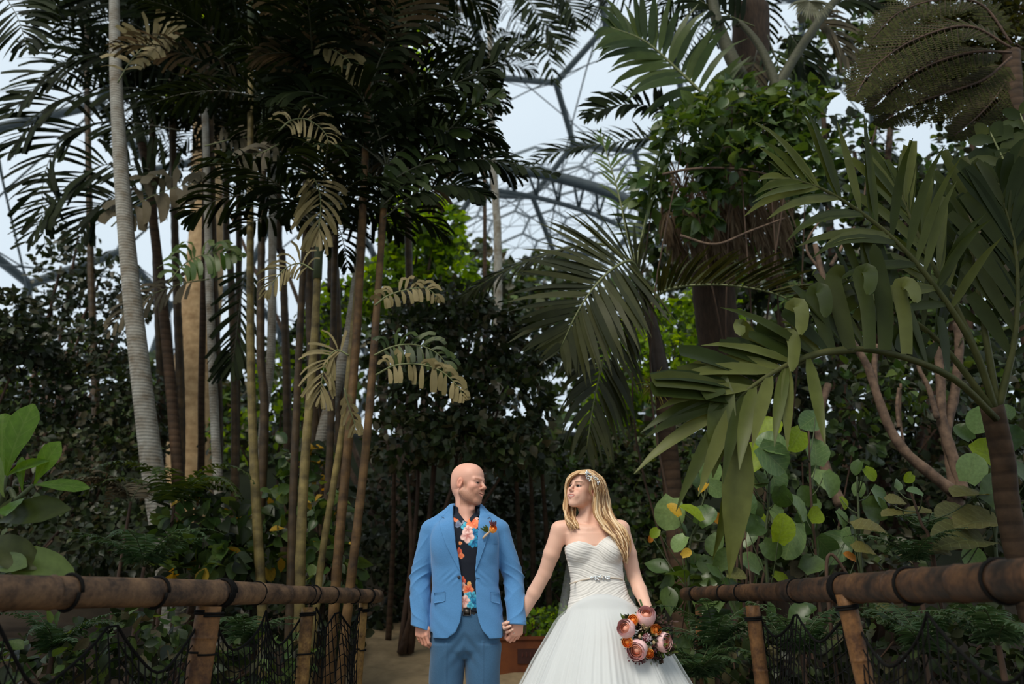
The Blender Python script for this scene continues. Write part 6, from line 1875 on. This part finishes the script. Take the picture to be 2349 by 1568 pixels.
def build_banana():
    foot = P(2390, 1200, 4.6); root = root_at('banana_plant', (foot.x, foot.y))
    trunk_into(root, [Vector((foot.x, foot.y, root.location.z - .05)), P(2400, 1000, 4.6), P(2395, 720, 4.6)], .10, .07, M_BARK_BROWN)
    m = MPP(2300, 480, 4.4)
    frond(root, [P(2395, 720, 4.6), P(2350, 620, 4.5), P(2290, 520, 4.4), P(2250, 430, 4.4)], 12, 120 * m, 44 * m, M_FROND_BROWN, droop=.5, ang=(75, 45), vee=.05, up=(-.2, -1, .2), s0=.1, seed=1, fold=.15, blunt=True, m=5, rr=.02)
    frond(root, [P(2395, 720, 4.6), P(2370, 560, 4.5), P(2330, 430, 4.4), P(2270, 300, 4.4)], 14, 120 * m, 44 * m, M_FROND_WIDE_DARK, droop=.5, ang=(75, 45), vee=.05, up=(-.2, -1, .2), s0=.1, seed=2, fold=.15, blunt=True, m=5, rr=.02)
    frond(root, [P(2395, 720, 4.6), P(2400, 560, 4.5), P(2390, 400, 4.4), P(2340, 260, 4.4)], 14, 120 * m, 44 * m, M_FROND_WIDE_DARK, droop=.6, ang=(75, 45), vee=.05, up=(-.2, -1, .2), s0=.1, seed=3, fold=.15, blunt=True, m=5, rr=.02)
    tag(root, 'banana plant with torn dull leaves at the right edge', 'plant')
build_banana()

# ------------------------------------------------------------------ branching shrub trunks, right
def build_branchy():
    b = P(2110, 1260, 6.2); root = root_at('branching_tree', (b.x, b.y)); off = np.array(root.location); z0 = root.location.z
    paths = [([(2190, 1130), (2140, 1090), (2080, 1040), (2040, 980), (2010, 900), (1985, 830), (1940, 760), (1890, 640), (1870, 560)], .050, .022), ([(2200, 1140), (2205, 1110), (2180, 1030), (2160, 960), (2158, 880), (2150, 780)], .055, .035), ([(2190, 1130), (2180, 1050), (2170, 990), (2190, 900), (2200, 800), (2195, 740)], .05, .035),
             ([(2150, 960), (2130, 890), (2110, 850), (2100, 810)], .025, .015), ([(2010, 905), (2005, 850), (2010, 790)], .03, .022), ([(2075, 1030), (2065, 960), (2066, 880)], .012, .010), ([(2062, 980), (2058, 930), (2062, 890)], .016, .014), ([(1930, 1160), (1890, 1060), (1880, 960), (1900, 880)], .05, .03), ([(2190, 1130), (2196, 1180), (2200, 1260)], .06, .07), ([(1905, 610), (1935, 560), (1960, 520)], .018, .012)]
    for i, (L, r0, r1) in enumerate(paths):
        mb = MB(); c = curve_pts(PXP(L, 6.2 + .05 * (i % 3)), 26)
        mb.tube(c - off, np.linspace(r0, r1, 26) * (1 + .06 * np.sin(np.arange(26) * 1.9)), 9); mb.build('branch', M_BRANCH, root)
    leaf_cloud(root, [BL(2000, 900, 6.6, 120, 80, .4), BL(2150, 850, 6.7, 130, 100, .4), BL(1900, 700, 6.6, 100, 80, .4)], 420, .12, [M_LEAF_DEEP, M_LEAF_MID], 60, 'ovate', 301)
    tag(root, 'many stemmed tree with pale bare branches behind the right rail', 'tree')
build_branchy()
# ------------------------------------------------------------------ sea grape with round leaves, right
GR = {'g': M_GRAPE, 'l': M_GRAPE_LIGHT, 'y': M_GRAPE_LIME, 'o': M_GRAPE_OLIVE, 'Y': M_LEAF_YELLOW, 'O': M_LEAF_ORANGE, 'd': M_LEAF_GLOSS, 'b': M_FROND_BROWN}
def round_plant(label, leaves, Y, seed, group='round leaved shrubs behind the right rail', stem_px=None):
    r = random.Random(seed)
    xs = [l[0] for l in leaves]; cxp = stem_px or sum(xs) / len(xs)
    foot = P(cxp, 1420, Y); root = root_at('sea_grape_shrub', (foot.x, foot.y)); off = np.array(root.location)
    top = min(leaves, key=lambda l: l[1])
    main = curve_pts([Vector((foot.x, foot.y, root.location.z - .03)), P(cxp + r.uniform(-8, 8), 1300, Y), P((cxp + top[0]) / 2, (1300 + top[1]) / 2, Y), P(top[0], top[1] + 20, Y)], 30)
    mb = MB(); mb.tube(main - off, np.linspace(.013, .006, 30), 7); mb.build('stem', M_STEM if seed % 2 else M_TWIG, root)
    for (x, y, rp, t) in leaves:
        Yl = Y + r.uniform(-.22, .22); m = MPP(x, y, Yl)
        c = np.array(P(x, y, Yl)); size = rp * 2 * m * 1.02
        # leaf hangs from its stalk; most show their face
        side = r.uniform(-1.1, 1.1) if t != 'o' else r.choice((-1.3, 1.3))
        d = nz(np.array((math.sin(side), r.uniform(-.35, .25), math.cos(side) * (1 if r.random() < .55 else -1) * (1 if t != 'o' else .15))))
        up = nz(np.array((r.gauss(0, .45), -1.0, r.gauss(.55, .4)))) if t != 'o' else nz(np.array((r.gauss(0, .1), -.55, .85)))
        base = c - d * size * .5
        o = put_leaf(root, 'round', GR[t], base, d, up, size, r, 'leaf', 1.0 if t not in 'YO' else .8)
        j = int(np.argmin(np.linalg.norm(main - base, axis=1)))
        j = max(0, j - 4)
        st = MB(); mid_ = (main[j] + base) / 2 + np.array((0, 0, -.02)); st.tube(curve_pts([main[j], mid_, base], 8) - off, np.linspace(.005, .003, 8), 5)
        if t in 'glyd': 
            rb = MB(); n_ = nz(up); rb.tube([base + n_ * .003 - off, base + d * size * .45 + n_ * .002 - off, base + d * size * .85 - n_ * .006 - off], [.004, .003, .001], 5); rb.build('midrib', M_GRAPE_LIGHT, o).matrix_parent_inverse = o.matrix_local.inverted()
        st.build('leaf_stalk', M_STEM, root)
    tag(root, label, 'shrub', group)
    return root
round_plant('round leaved shrub with lime leaves on top, tallest by the right rail', [(1764, 986, 31, 'y'), (1767, 1018, 30, 'g'), (1737, 1043, 33, 'y'), (1774, 1052, 36, 'g'), (1777, 1102, 27, 'g'), (1742, 1100, 20, 'd'), (1700, 1112, 22, 'd'), (1795, 1140, 22, 'd'), (1781, 1176, 15, 'l'), (1795, 1211, 29, 'y'), (1812, 1240, 38, 'g'), (1735, 1205, 24, 'd'), (1770, 1260, 22, 'd'), (1745, 1108, 14, 'o')], 5.1, 1)
round_plant('round leaved shrub with a single raised leaf, beside the tallest one', [(1855, 967, 25, 'g'), (1826, 1008, 26, 'y'), (1872, 1035, 27, 'g'), (1889, 1106, 25, 'l'), (1827, 1165, 30, 'g'), (1868, 1155, 15, 'l'), (1872, 1180, 19, 'y'), (1850, 1135, 20, 'd'), (1845, 1200, 24, 'd'), (1895, 1256, 27, 'g'), (1867, 1293, 27, 'd'), (1830, 1304, 17, 'b'), (1791, 1329, 17, 'y'), (1902, 1112, 26, 'l'), (1912, 1258, 36, 'g'), (1949, 1276, 13, 'O')], 5.2, 2)
round_plant('round leaved shrub with a yellow patched leaf nearest the bride', [(1535, 1178, 33, 'l'), (1545, 1168, 17, 'Y'), (1583, 1175, 26, 'y'), (1625, 1077, 28, 'l'), (1642, 1122, 19, 'g'), (1614, 1119, 13, 'Y'), (1620, 1183, 24, 'g'), (1645, 1189, 14, 'O'), (1566, 1211, 14, 'd'), (1558, 1245, 19, 'l'), (1502, 1222, 11, 'y'), (1492, 1235, 8, 'O'), (1590, 1290, 20, 'd'), (1640, 1250, 22, 'd'), (1600, 1100, 14, 'd'), (1575, 1268, 12, 'Y')], 5.5, 3)
round_plant('round leaved shrub hidden behind the white plant tag', [(1715, 1152, 22, 'g'), (1732, 1168, 20, 'd'), (1715, 1231, 22, 'g'), (1690, 1215, 20, 'd'), (1676, 1160, 22, 'l'), (1745, 1190, 12, 'y'), (1660, 1280, 22, 'd'), (1720, 1290, 24, 'g'), (1690, 1320, 20, 'o')], 5.3, 4)
round_plant('small round leaved shrub with dark leaves in the middle of the right bed', [(2016, 1140, 22, 'g'), (2003, 1167, 28, 'd'), (1971, 1120, 15, 'g'), (1996, 1087, 15, 'y'), (1966, 1072, 15, 'd'), (1934, 1153, 13, 'y'), (2000, 1212, 34, 'o'), (1960, 1205, 22, 'd'), (1985, 1260, 24, 'o'), (1950, 1230, 20, 'g'), (1930, 1190, 18, 'g')], 5.0, 5)
round_plant('shrub with broad flat olive leaves beside the fern on the right', [(2056, 1150, 20, 'o'), (2100, 1128, 16, 'g'), (2047, 1180, 22, 'o'), (2106, 1176, 26, 'o'), (2085, 1095, 12, 'y'), (2060, 1110, 12, 'g'), (2183, 1176, 32, 'o'), (2220, 1134, 36, 'o'), (2242, 1192, 45, 'o'), (2205, 1235, 56, 'o'), (2232, 1279, 24, 'l'), (2150, 1260, 26, 'o')], 4.4, 6)
round_plant('dim round leaved shrub at the right edge above the rail', [(2229, 1072, 30, 'l'), (2271, 1040, 36, 'y'), (2249, 965, 28, 'l'), (2292, 1123, 36, 'd'), (2311, 943, 15, 'g'), (2320, 1000, 26, 'd'), (2330, 1080, 30, 'd'), (2210, 990, 20, 'd')], 4.5, 7, stem_px=2290)
round_plant('round leaf sprig hanging below the right rail', [(2250, 1425, 34, 'o'), (2032, 1395, 17, 'o'), (2090, 1418, 9, 'Y'), (1850, 1398, 20, 'd'), (1835, 1405, 22, 'd'), (1765, 1400, 16, 'g'), (1560, 1490, 22, 'g'), (1575, 1470, 14, 'g')], 4.6, 8, stem_px=1900)

# white plant tag on a stake
def build_tag():
    c = P(1701, 1178, 5.0); root = root_at('plant_tag', (c.x, c.y)); off = np.array(root.location)
    m = MPP(1701, 1178, 5.0)
    st = MB(); st.tube([np.array((c.x + .03, c.y + .01, root.location.z - .03)) - off, np.array(c) + np.array((.012, .006, 0)) - off], .003, 6); st.build('stake', M_TWIG, root)
    a = math.radians(-17); Rm = np.array([(math.cos(a), 0, -math.sin(a)), (0, 1, 0), (math.sin(a), 0, math.cos(a))])
    white = simple_mat('white_card', (.72, .76, .78, 1), rough=.5); ink = simple_mat('ink_smudge', (.18, .20, .22, 1), rough=.6)
    b = MB(); b.box(np.array(c) - off, (10 * m, .001, 9 * m), Rm); card = b.build('card', white, root, smooth=False)
    b = MB(); b.box(np.array(c) + Rm @ np.array((9 * m, -.001, 8 * m)) - off, (6.5 * m, .001, 3.2 * m), Rm); b.build('flap', white, root, smooth=False)
    for dx, dz, hx, hz in ((0, 3.2, 5.5, .5), (-2, -4.8, 3, .35), (-1.2, -.8, .8, .8)):
        b = MB(); b.box(np.array(c) + Rm @ np.array((dx * m, -.0016, dz * m)) - off, (hx * m, .0006, hz * m), Rm); b.build('print', ink, card, smooth=False)
    tag(root, 'small white plant tag on a stake among round leaves', 'tag')
build_tag()

# ------------------------------------------------------------------ ferns
def fern(label, C, n, L, seed, mat=M_FERN, az=None, e0=(40, 75), e1=(-40, 0), group='ferns in the beds', nl=26):
    c = P(*C); root = root_at('fern', (c.x, c.y)); r = random.Random(seed)
    base = np.array((c.x, c.y, min(c.z, root.location.z + .9) if False else c.z))
    if c.z > root.location.z + .1:
        trunk_into(root, [Vector((c.x, c.y, root.location.z - .03)), c], .02, .012, M_TWIG, 'stem')
    for i in range(n):
        a = r.uniform(*az) if az else i * 2.4 + r.uniform(-.3, .3)
        frond(root, arch(base, a, r.uniform(*e0), r.uniform(*e1), L * r.uniform(.7, 1.1)), nl, L * .22, L * .030, mat, M_STEM, .35, ang=(80, 60), seed=seed * 40 + i, rr=.004, vee=.05, s0=.08,
              lenprof=lambda u: max(.08, 1 - u) ** .7)
    tag(root, label, 'fern', group)
fern('dark fern arching over the right rail beside the olive leaves', (2100, 1290, 4.3), 11, .42, 1)
fern('second dark fern just behind the one at the right rail', (2130, 1230, 4.8), 8, .40, 2)
fern('fern hanging beside the post nearest the bride', (1640, 1490, 4.4), 12, .50, 3)
fern('low fern at the bottom beside the wedding gown', (1600, 1560, 4.3), 12, .55, 4)
fern('fern seen through the net below the right rail', (1840, 1500, 4.3), 12, .50, 5)
fern('dim fern behind the net at the lower right', (2120, 1500, 3.8), 12, .50, 6)
fern('dim fern in the lower right corner', (2290, 1480, 3.4), 10, .45, 7)
fern('small palm fern at the foot of the pale ringed trunk', (400, 1160, 6.2), 9, .9, 8, M_FROND_MID, e1=(-60, -20))
fern('tan tipped fern frond left of the pale ringed trunk', (300, 1150, 6.4), 7, .8, 9, M_FROND_BROWN, az=(1.6, 4.6), e1=(-70, -30))
fern('grassy fern low behind the left rail', (330, 1300, 5.6), 10, .7, 10, M_FERN)
fern('fern behind the rope net at the lower left', (120, 1500, 4.4), 10, .5, 11)
fern('fern at the foot of the cane clump', (560, 1480, 5.2), 10, .5, 12)

# ------------------------------------------------------------------ shrubs and hedges
def shrub(label, blobs, n, size, mats, n_obj, seed, kind='ovate', name='shrub', cat='shrub', low='plain', base=None, tips=None, smat=None, sr=(.03, .012), **kw):
    c = base or blobs[0][0]; root = root_at(name, (c.x, c.y))
    leaf_cloud(root, blobs, n, size, mats, n_obj, kind, seed, low, **kw)
    stems_into(root, (c.x, c.y, root.location.z), tips or [b[0] for b in blobs], sr[0], sr[1], smat or M_TWIG, seed=seed)
    tag(root, label, cat)
    return root
# centre: dark arching shrub behind the couple
shrub('dark dense shrub arching behind the couple', [BL(950, 800, 8.0, 110, 90, .5), BL(1080, 760, 8.2, 130, 80, .5), BL(1200, 790, 8.2, 80, 90, .5), BL(1000, 920, 7.7, 140, 80, .5), BL(1150, 920, 7.8, 120, 90, .5), BL(930, 1010, 7.5, 90, 70, .45), BL(1070, 1010, 7.4, 120, 60, .45), BL(1190, 1030, 7.5, 90, 60, .45), BL(1010, 700, 8.3, 120, 50, .5)],
      5200, .105, [M_LEAF_HEDGE, M_LEAF_DEEP, M_LEAF_HEDGE], 280, 401, shell=.6)
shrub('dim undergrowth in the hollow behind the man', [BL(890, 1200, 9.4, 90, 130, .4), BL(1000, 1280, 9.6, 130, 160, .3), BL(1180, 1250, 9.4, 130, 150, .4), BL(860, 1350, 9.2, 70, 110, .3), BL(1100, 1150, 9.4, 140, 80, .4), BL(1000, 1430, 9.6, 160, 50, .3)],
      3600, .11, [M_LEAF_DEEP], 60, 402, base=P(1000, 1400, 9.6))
for i, (x, y0, x2, lab) in enumerate(((905, 1000, 890, 'thin dark stem in the hollow left of the man'), (1180, 1020, 1195, 'thin dark stem between the man and the bride'), (1215, 1030, 1222, 'second thin dark stem between the man and the bride'), (1240, 1040, 1262, 'brownish thin stem close to the bride on her left'))):
    root = root_at('thin_stem', P(x2, 1480, 8.6)); off = np.array(root.location)
    mb = MB(); b_ = P(x2, 1480, 8.6); c = curve_pts([Vector((b_.x, b_.y, root.location.z - .05)), P((x + x2) / 2 + 4, 1250, 8.5), P(x, y0, 8.3)], 20); mb.tube(c - off, np.linspace(.035, .02, 20), 8); mb.build('stem', M_BARK_BROWN, root)
    tag(root, lab, 'stem')
shrub('light green planting inside the rusty planter', [BL(1230, 1425, 7.7, 60, 28, .2), BL(1290, 1420, 7.8, 50, 30, .2)], 420, .07, [M_LEAF_MID, M_LEAF_BRIGHT], 80, 403, kind='lance', sr=(.01, .005))
# bright tree in the middle
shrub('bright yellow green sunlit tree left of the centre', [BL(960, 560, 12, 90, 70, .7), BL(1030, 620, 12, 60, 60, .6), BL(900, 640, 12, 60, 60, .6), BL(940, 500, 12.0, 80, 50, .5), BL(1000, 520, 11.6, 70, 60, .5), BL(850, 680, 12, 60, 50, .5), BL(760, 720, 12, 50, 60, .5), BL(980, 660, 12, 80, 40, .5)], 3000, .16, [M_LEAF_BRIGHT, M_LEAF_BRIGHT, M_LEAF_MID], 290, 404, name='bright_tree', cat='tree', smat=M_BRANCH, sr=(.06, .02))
shrub('yellow green leaves glowing high behind the canes', [BL(930, 130, 13, 60, 60, .5), BL(430, 40, 13, 50, 40, .5), BL(400, 190, 13, 40, 60, .5)], 320, .20, [M_LEAF_BRIGHT], 60, 405, name='bright_tree', cat='tree', smat=M_BRANCH, sr=(.05, .02))
shrub('green bush seen between the canes', [BL(720, 780, 11, 50, 90, .5), BL(650, 870, 11, 60, 70, .5), BL(780, 700, 11, 40, 60, .4), BL(540, 1000, 11, 70, 60, .5), BL(660, 980, 11, 70, 60, .5)], 1100, .13, [M_LEAF_MID, M_LEAF_BRIGHT, M_LEAF_DEEP], 140, 406)
shrub('light green bank behind the dark palm shaft', [BL(1430, 840, 9.6, 75, 110, .5), BL(1550, 780, 10, 70, 100, .5), BL(1400, 960, 10, 60, 70, .5), BL(1640, 700, 12, 70, 90, .6)], 3000, .12, [M_LEAF_BRIGHT, M_LEAF_BRIGHT, M_LEAF_MID], 200, 407)
shrub('mid green thicket behind the bride', [BL(1440, 1050, 8.6, 70, 70, .4), BL(1500, 1130, 8.4, 90, 90, .4), BL(1440, 1220, 8.2, 80, 80, .4), BL(1590, 1050, 8.2, 60, 90, .4), BL(1600, 1300, 7.4, 120, 90, .4), BL(1470, 1330, 7.6, 70, 90, .4), BL(1340, 1080, 8.8, 80, 60, .4), BL(1250, 1340, 9, 60, 60, .3)], 3400, .095, [M_LEAF_MID, M_LEAF_DEEP, M_LEAF_HEDGE], 240, 408)
shrub('broad leaved low plants beside the gown', [BL(1580, 1330, 5.6, 60, 40, .2), BL(1660, 1360, 5.5, 60, 40, .2)], 60, .20, [M_LEAF_GLOSS], 60, 409, kind='ovate', sr=(.01, .006))
# left hedges
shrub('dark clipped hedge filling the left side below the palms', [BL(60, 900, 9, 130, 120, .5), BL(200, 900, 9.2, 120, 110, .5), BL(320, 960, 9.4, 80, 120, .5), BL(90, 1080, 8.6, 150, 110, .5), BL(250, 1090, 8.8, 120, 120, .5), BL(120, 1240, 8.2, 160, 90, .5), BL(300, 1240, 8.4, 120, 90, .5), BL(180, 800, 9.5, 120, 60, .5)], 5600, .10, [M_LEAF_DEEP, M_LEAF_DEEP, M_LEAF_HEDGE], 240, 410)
shrub('tree with small leaves silhouetted against the dome on the left', [BL(140, 610, 11.5, 80, 60, .5), BL(230, 640, 11.5, 80, 70, .5), BL(120, 700, 11.5, 70, 60, .5), BL(180, 540, 11.6, 50, 40, .4), BL(300, 690, 11.6, 70, 60, .5), BL(200, 720, 11.6, 120, 50, .5)], 1000, .13, [M_LEAF_DEEP], 150, 411, name='small_leaf_tree', cat='tree', sr=(.06, .02), shell=.2)
shrub('dark bush rising at the left edge', [BL(20, 720, 8.5, 70, 60, .4), BL(60, 780, 8.5, 60, 50, .4), BL(0, 800, 8.4, 80, 80, .4)], 900, .12, [M_LEAF_DEEP], 110, 412)
shrub('shrub with yellowing leaves behind the left rail', [BL(430, 1200, 6.4, 70, 90, .3), BL(520, 1230, 6.4, 70, 80, .3), BL(460, 1290, 6.1, 80, 50, .3), BL(600, 1250, 6.8, 60, 70, .3), BL(650, 1170, 7, 50, 60, .3)], 560, .15, [M_LEAF_GLOSS, M_LEAF_MID, M_LEAF_DEEP] * 5 + [M_LEAF_YELLOW], 200, 413, sr=(.015, .006))
shrub('leafy plants between the canes and the hollow', [BL(740, 1200, 6.6, 50, 90, .3), BL(760, 1300, 6.4, 60, 60, .3), BL(690, 1060, 7.2, 50, 60, .3)], 300, .15, [M_LEAF_GLOSS, M_LEAF_MID, M_LEAF_DEEP] * 5 + [M_LEAF_YELLOW], 110, 414, sr=(.015, .006))
shrub('fine leaved plants glimpsed through the left net', [BL(200, 1480, 4.6, 160, 60, .3), BL(330, 1450, 4.8, 90, 60, .3), BL(60, 1520, 4.3, 120, 50, .3), BL(420, 1520, 4.9, 100, 60, .3), BL(600, 1520, 5.2, 120, 60, .3)], 700, .09, [M_LEAF_MID, M_LEAF_DEEP, M_LEAF_HEDGE], 220, 415, sr=(.01, .005))
shrub('dark growth at the foot of the cane clump', [BL(620, 1400, 6.8, 140, 70, .3), BL(760, 1440, 6.6, 80, 60, .3)], 700, .10, [M_LEAF_DEEP], 60, 416, sr=(.01, .005))
# right backing
shrub('dark thicket behind the branching tree', [BL(1750, 900, 8.4, 130, 130, .5), BL(1950, 950, 8.2, 150, 140, .5), BL(2150, 980, 8, 160, 150, .5), BL(2320, 950, 7.6, 130, 170, .5), BL(1800, 1120, 7.6, 150, 120, .4), BL(2050, 1150, 7.4, 160, 120, .4), BL(2280, 1150, 7.0, 130, 130, .4), BL(1700, 1250, 7, 120, 90, .4), BL(1950, 1290, 6.8, 150, 70, .4)], 5200, .12, [M_LEAF_DEEP, M_LEAF_DEEP, M_LEAF_HEDGE], 160, 417)
shrub('dark tree crown behind the old palm', [BL(1900, 520, 9, 150, 130, .6), BL(2080, 480, 9, 140, 120, .6), BL(2250, 500, 8.6, 150, 160, .6), BL(1750, 600, 9, 120, 120, .6), BL(2000, 700, 8.8, 150, 120, .6), BL(2200, 720, 8.4, 150, 130, .6), BL(1560, 560, 9.4, 90, 90, .5), BL(1960, 350, 9.4, 100, 90, .5), BL(2280, 330, 8.8, 130, 110, .5), BL(2250, 130, 8.8, 150, 110, .5), BL(2060, 60, 9, 120, 80, .5), BL(1880, 120, 9.2, 90, 90, .5)], 6400, .15, [M_LEAF_DEEP, M_LEAF_DEEP, M_LEAF_MID], 120, 418, name='dark_tree', cat='tree', sr=(.09, .03))
shrub('low plants behind the right net', [BL(1850, 1500, 5.0, 130, 70, .3), BL(2050, 1470, 4.6, 140, 80, .3), BL(2250, 1480, 4.2, 130, 90, .3), BL(1680, 1500, 5.2, 90, 70, .3)], 1200, .085, [M_LEAF_DEEP, M_LEAF_HEDGE], 130, 419, sr=(.01, .005))
shrub('leafy growth above the round leaf shrubs', [BL(1840, 1060, 6.8, 70, 60, .3), BL(1960, 1010, 6.8, 60, 60, .3)], 160, .12, [M_LEAF_GLOSS, M_LEAF_DEEP], 80, 420, sr=(.012, .006))
# far trees that close the view
for i, (lab, bl, n) in enumerate((('far tree crowns behind the left hedge', [BL(150, 900, 19, 260, 130, 1.5), BL(420, 950, 19, 160, 120, 1.5)], 1500), ('far tree crowns behind the cane clump', [BL(640, 900, 20, 160, 130, 1.5), BL(820, 780, 20, 130, 160, 1.5), BL(560, 1040, 18, 200, 110, 1.5)], 1700),
                                  ('far tree crowns behind the bright tree', [BL(1020, 640, 20, 180, 110, 1.5), BL(1180, 760, 20, 180, 160, 1.5), BL(1250, 650, 21, 120, 60, 1.5)], 1900), ('far tree crowns behind the dark palm shaft', [BL(1440, 800, 20, 200, 170, 1.5), BL(1620, 680, 20, 200, 150, 1.5), BL(1400, 1000, 18, 200, 140, 1.5)], 2000),
                                  ('far tree crowns at the right behind the thicket', [BL(1900, 750, 17, 280, 260, 1.5), BL(2250, 700, 16, 260, 320, 1.5)], 2200))):
    shrub(lab, bl, n, .34, [M_LEAF_DEEP, M_LEAF_MID, M_LEAF_HEDGE], 0, 430 + i, name='far_tree', cat='tree', sr=(.15, .05), shell=.3)

# ------------------------------------------------------------------ big paddle leaves, near left
def build_paddle():
    b = P(-40, 1300, 3.3); root = root_at('paddle_plant', (b.x, b.y)); r = random.Random(3); off = np.array(root.location)
    mb = MB(); mb.tube(curve_pts([Vector((b.x, b.y, root.location.z - .05)), P(-10, 1200, 3.25), P(40, 1145, 3.2), P(76, 1112, 3.2)], 18) - off, np.linspace(.016, .008, 18), 8); mb.build('stem', M_STEM, root)
    mb = MB(); mb.tube(curve_pts([P(-10, 1200, 3.25), P(5, 1130, 3.2), P(15, 1090, 3.2)], 10) - off, np.linspace(.012, .008, 10), 8); mb.build('stem', M_STEM, root)
    for bb, tt, w, mt in (((14, 1092, 3.2), (46, 930, 3.1), 1.0, M_PADDLE), ((8, 1090, 3.25), (-8, 945, 3.2), 1.3, M_PADDLE), ((80, 1110, 3.2), (116, 1018, 3.1), 1.15, M_PADDLE), ((76, 1112, 3.2), (165, 1100, 3.05), .45, M_PADDLE), ((12, 1095, 3.2), (78, 1050, 3.1), .5, M_PADDLE), ((52, 1130, 3.2), (42, 1050, 3.15), .6, M_PADDLE),
                          ((10, 1140, 3.2), (-30, 1050, 3.0), .9, M_GRAPE_LIGHT), ((60, 1140, 3.2), (8, 1155, 3.0), .9, M_PADDLE), ((-10, 1200, 3.2), (95, 1150, 3.0), .8, M_FROND_WIDE_DARK), ((-20, 1250, 3.2), (125, 1318, 2.95), .75, M_LEAF_MID), ((-30, 1230, 3.2), (40, 1270, 3.0), .9, M_FROND_WIDE_DARK), ((-30, 1280, 3.2), (28, 1285, 3.0), .7, M_LEAF_MID), ((30, 1140, 3.2), (0, 1170, 3.1), .9, M_FROND_WIDE_DARK)):
        leaf_px(root, 'paddle', mt, bb, tt, r, w * .72, (.1, -1, .25))
    tag(root, 'plant with bright green paddle leaves at the left edge', 'plant')
build_paddle()

# ------------------------------------------------------------------ unseen trees added beside the camera to shade the near plants
def shade_canopy(label, foot, blobs, n, seed):
    root = root_at('added_shade_tree', foot)
    trunk_into(root, [Vector((foot[0], foot[1], root.location.z - .1)), Vector((foot[0] + .1, foot[1] + .1, 2.5)), Vector((foot[0] * .9, foot[1], 4.8))], .16, .10, M_BARK_BROWN)
    leaf_cloud(root, blobs, n, .34, [M_LEAF_DEEP, M_LEAF_MID], 0, 'ovate', seed, shell=.1)
    tag(root, label, 'tree')
shade_canopy('unseen tree added to shade the plants, right of the photographer', (3.2, -.6), [(V(1.9, .6, 5.3), (2.0, 1.9, .55)), (V(3.8, 1.2, 5.5), (1.8, 2.0, .6)), (V(3.4, -1.6, 5.7), (2.2, 1.6, .6))], 1500, 501)
shade_canopy('unseen tree added to shade the plants, left of the photographer', (-5.2, .6), [(V(-5.0, 1.2, 5.6), (1.7, 1.9, .6)), (V(-6.2, 3.0, 6.4), (1.6, 1.4, .6)), (V(-4.9, -1.2, 5.6), (1.7, 1.5, .6))], 1200, 502)
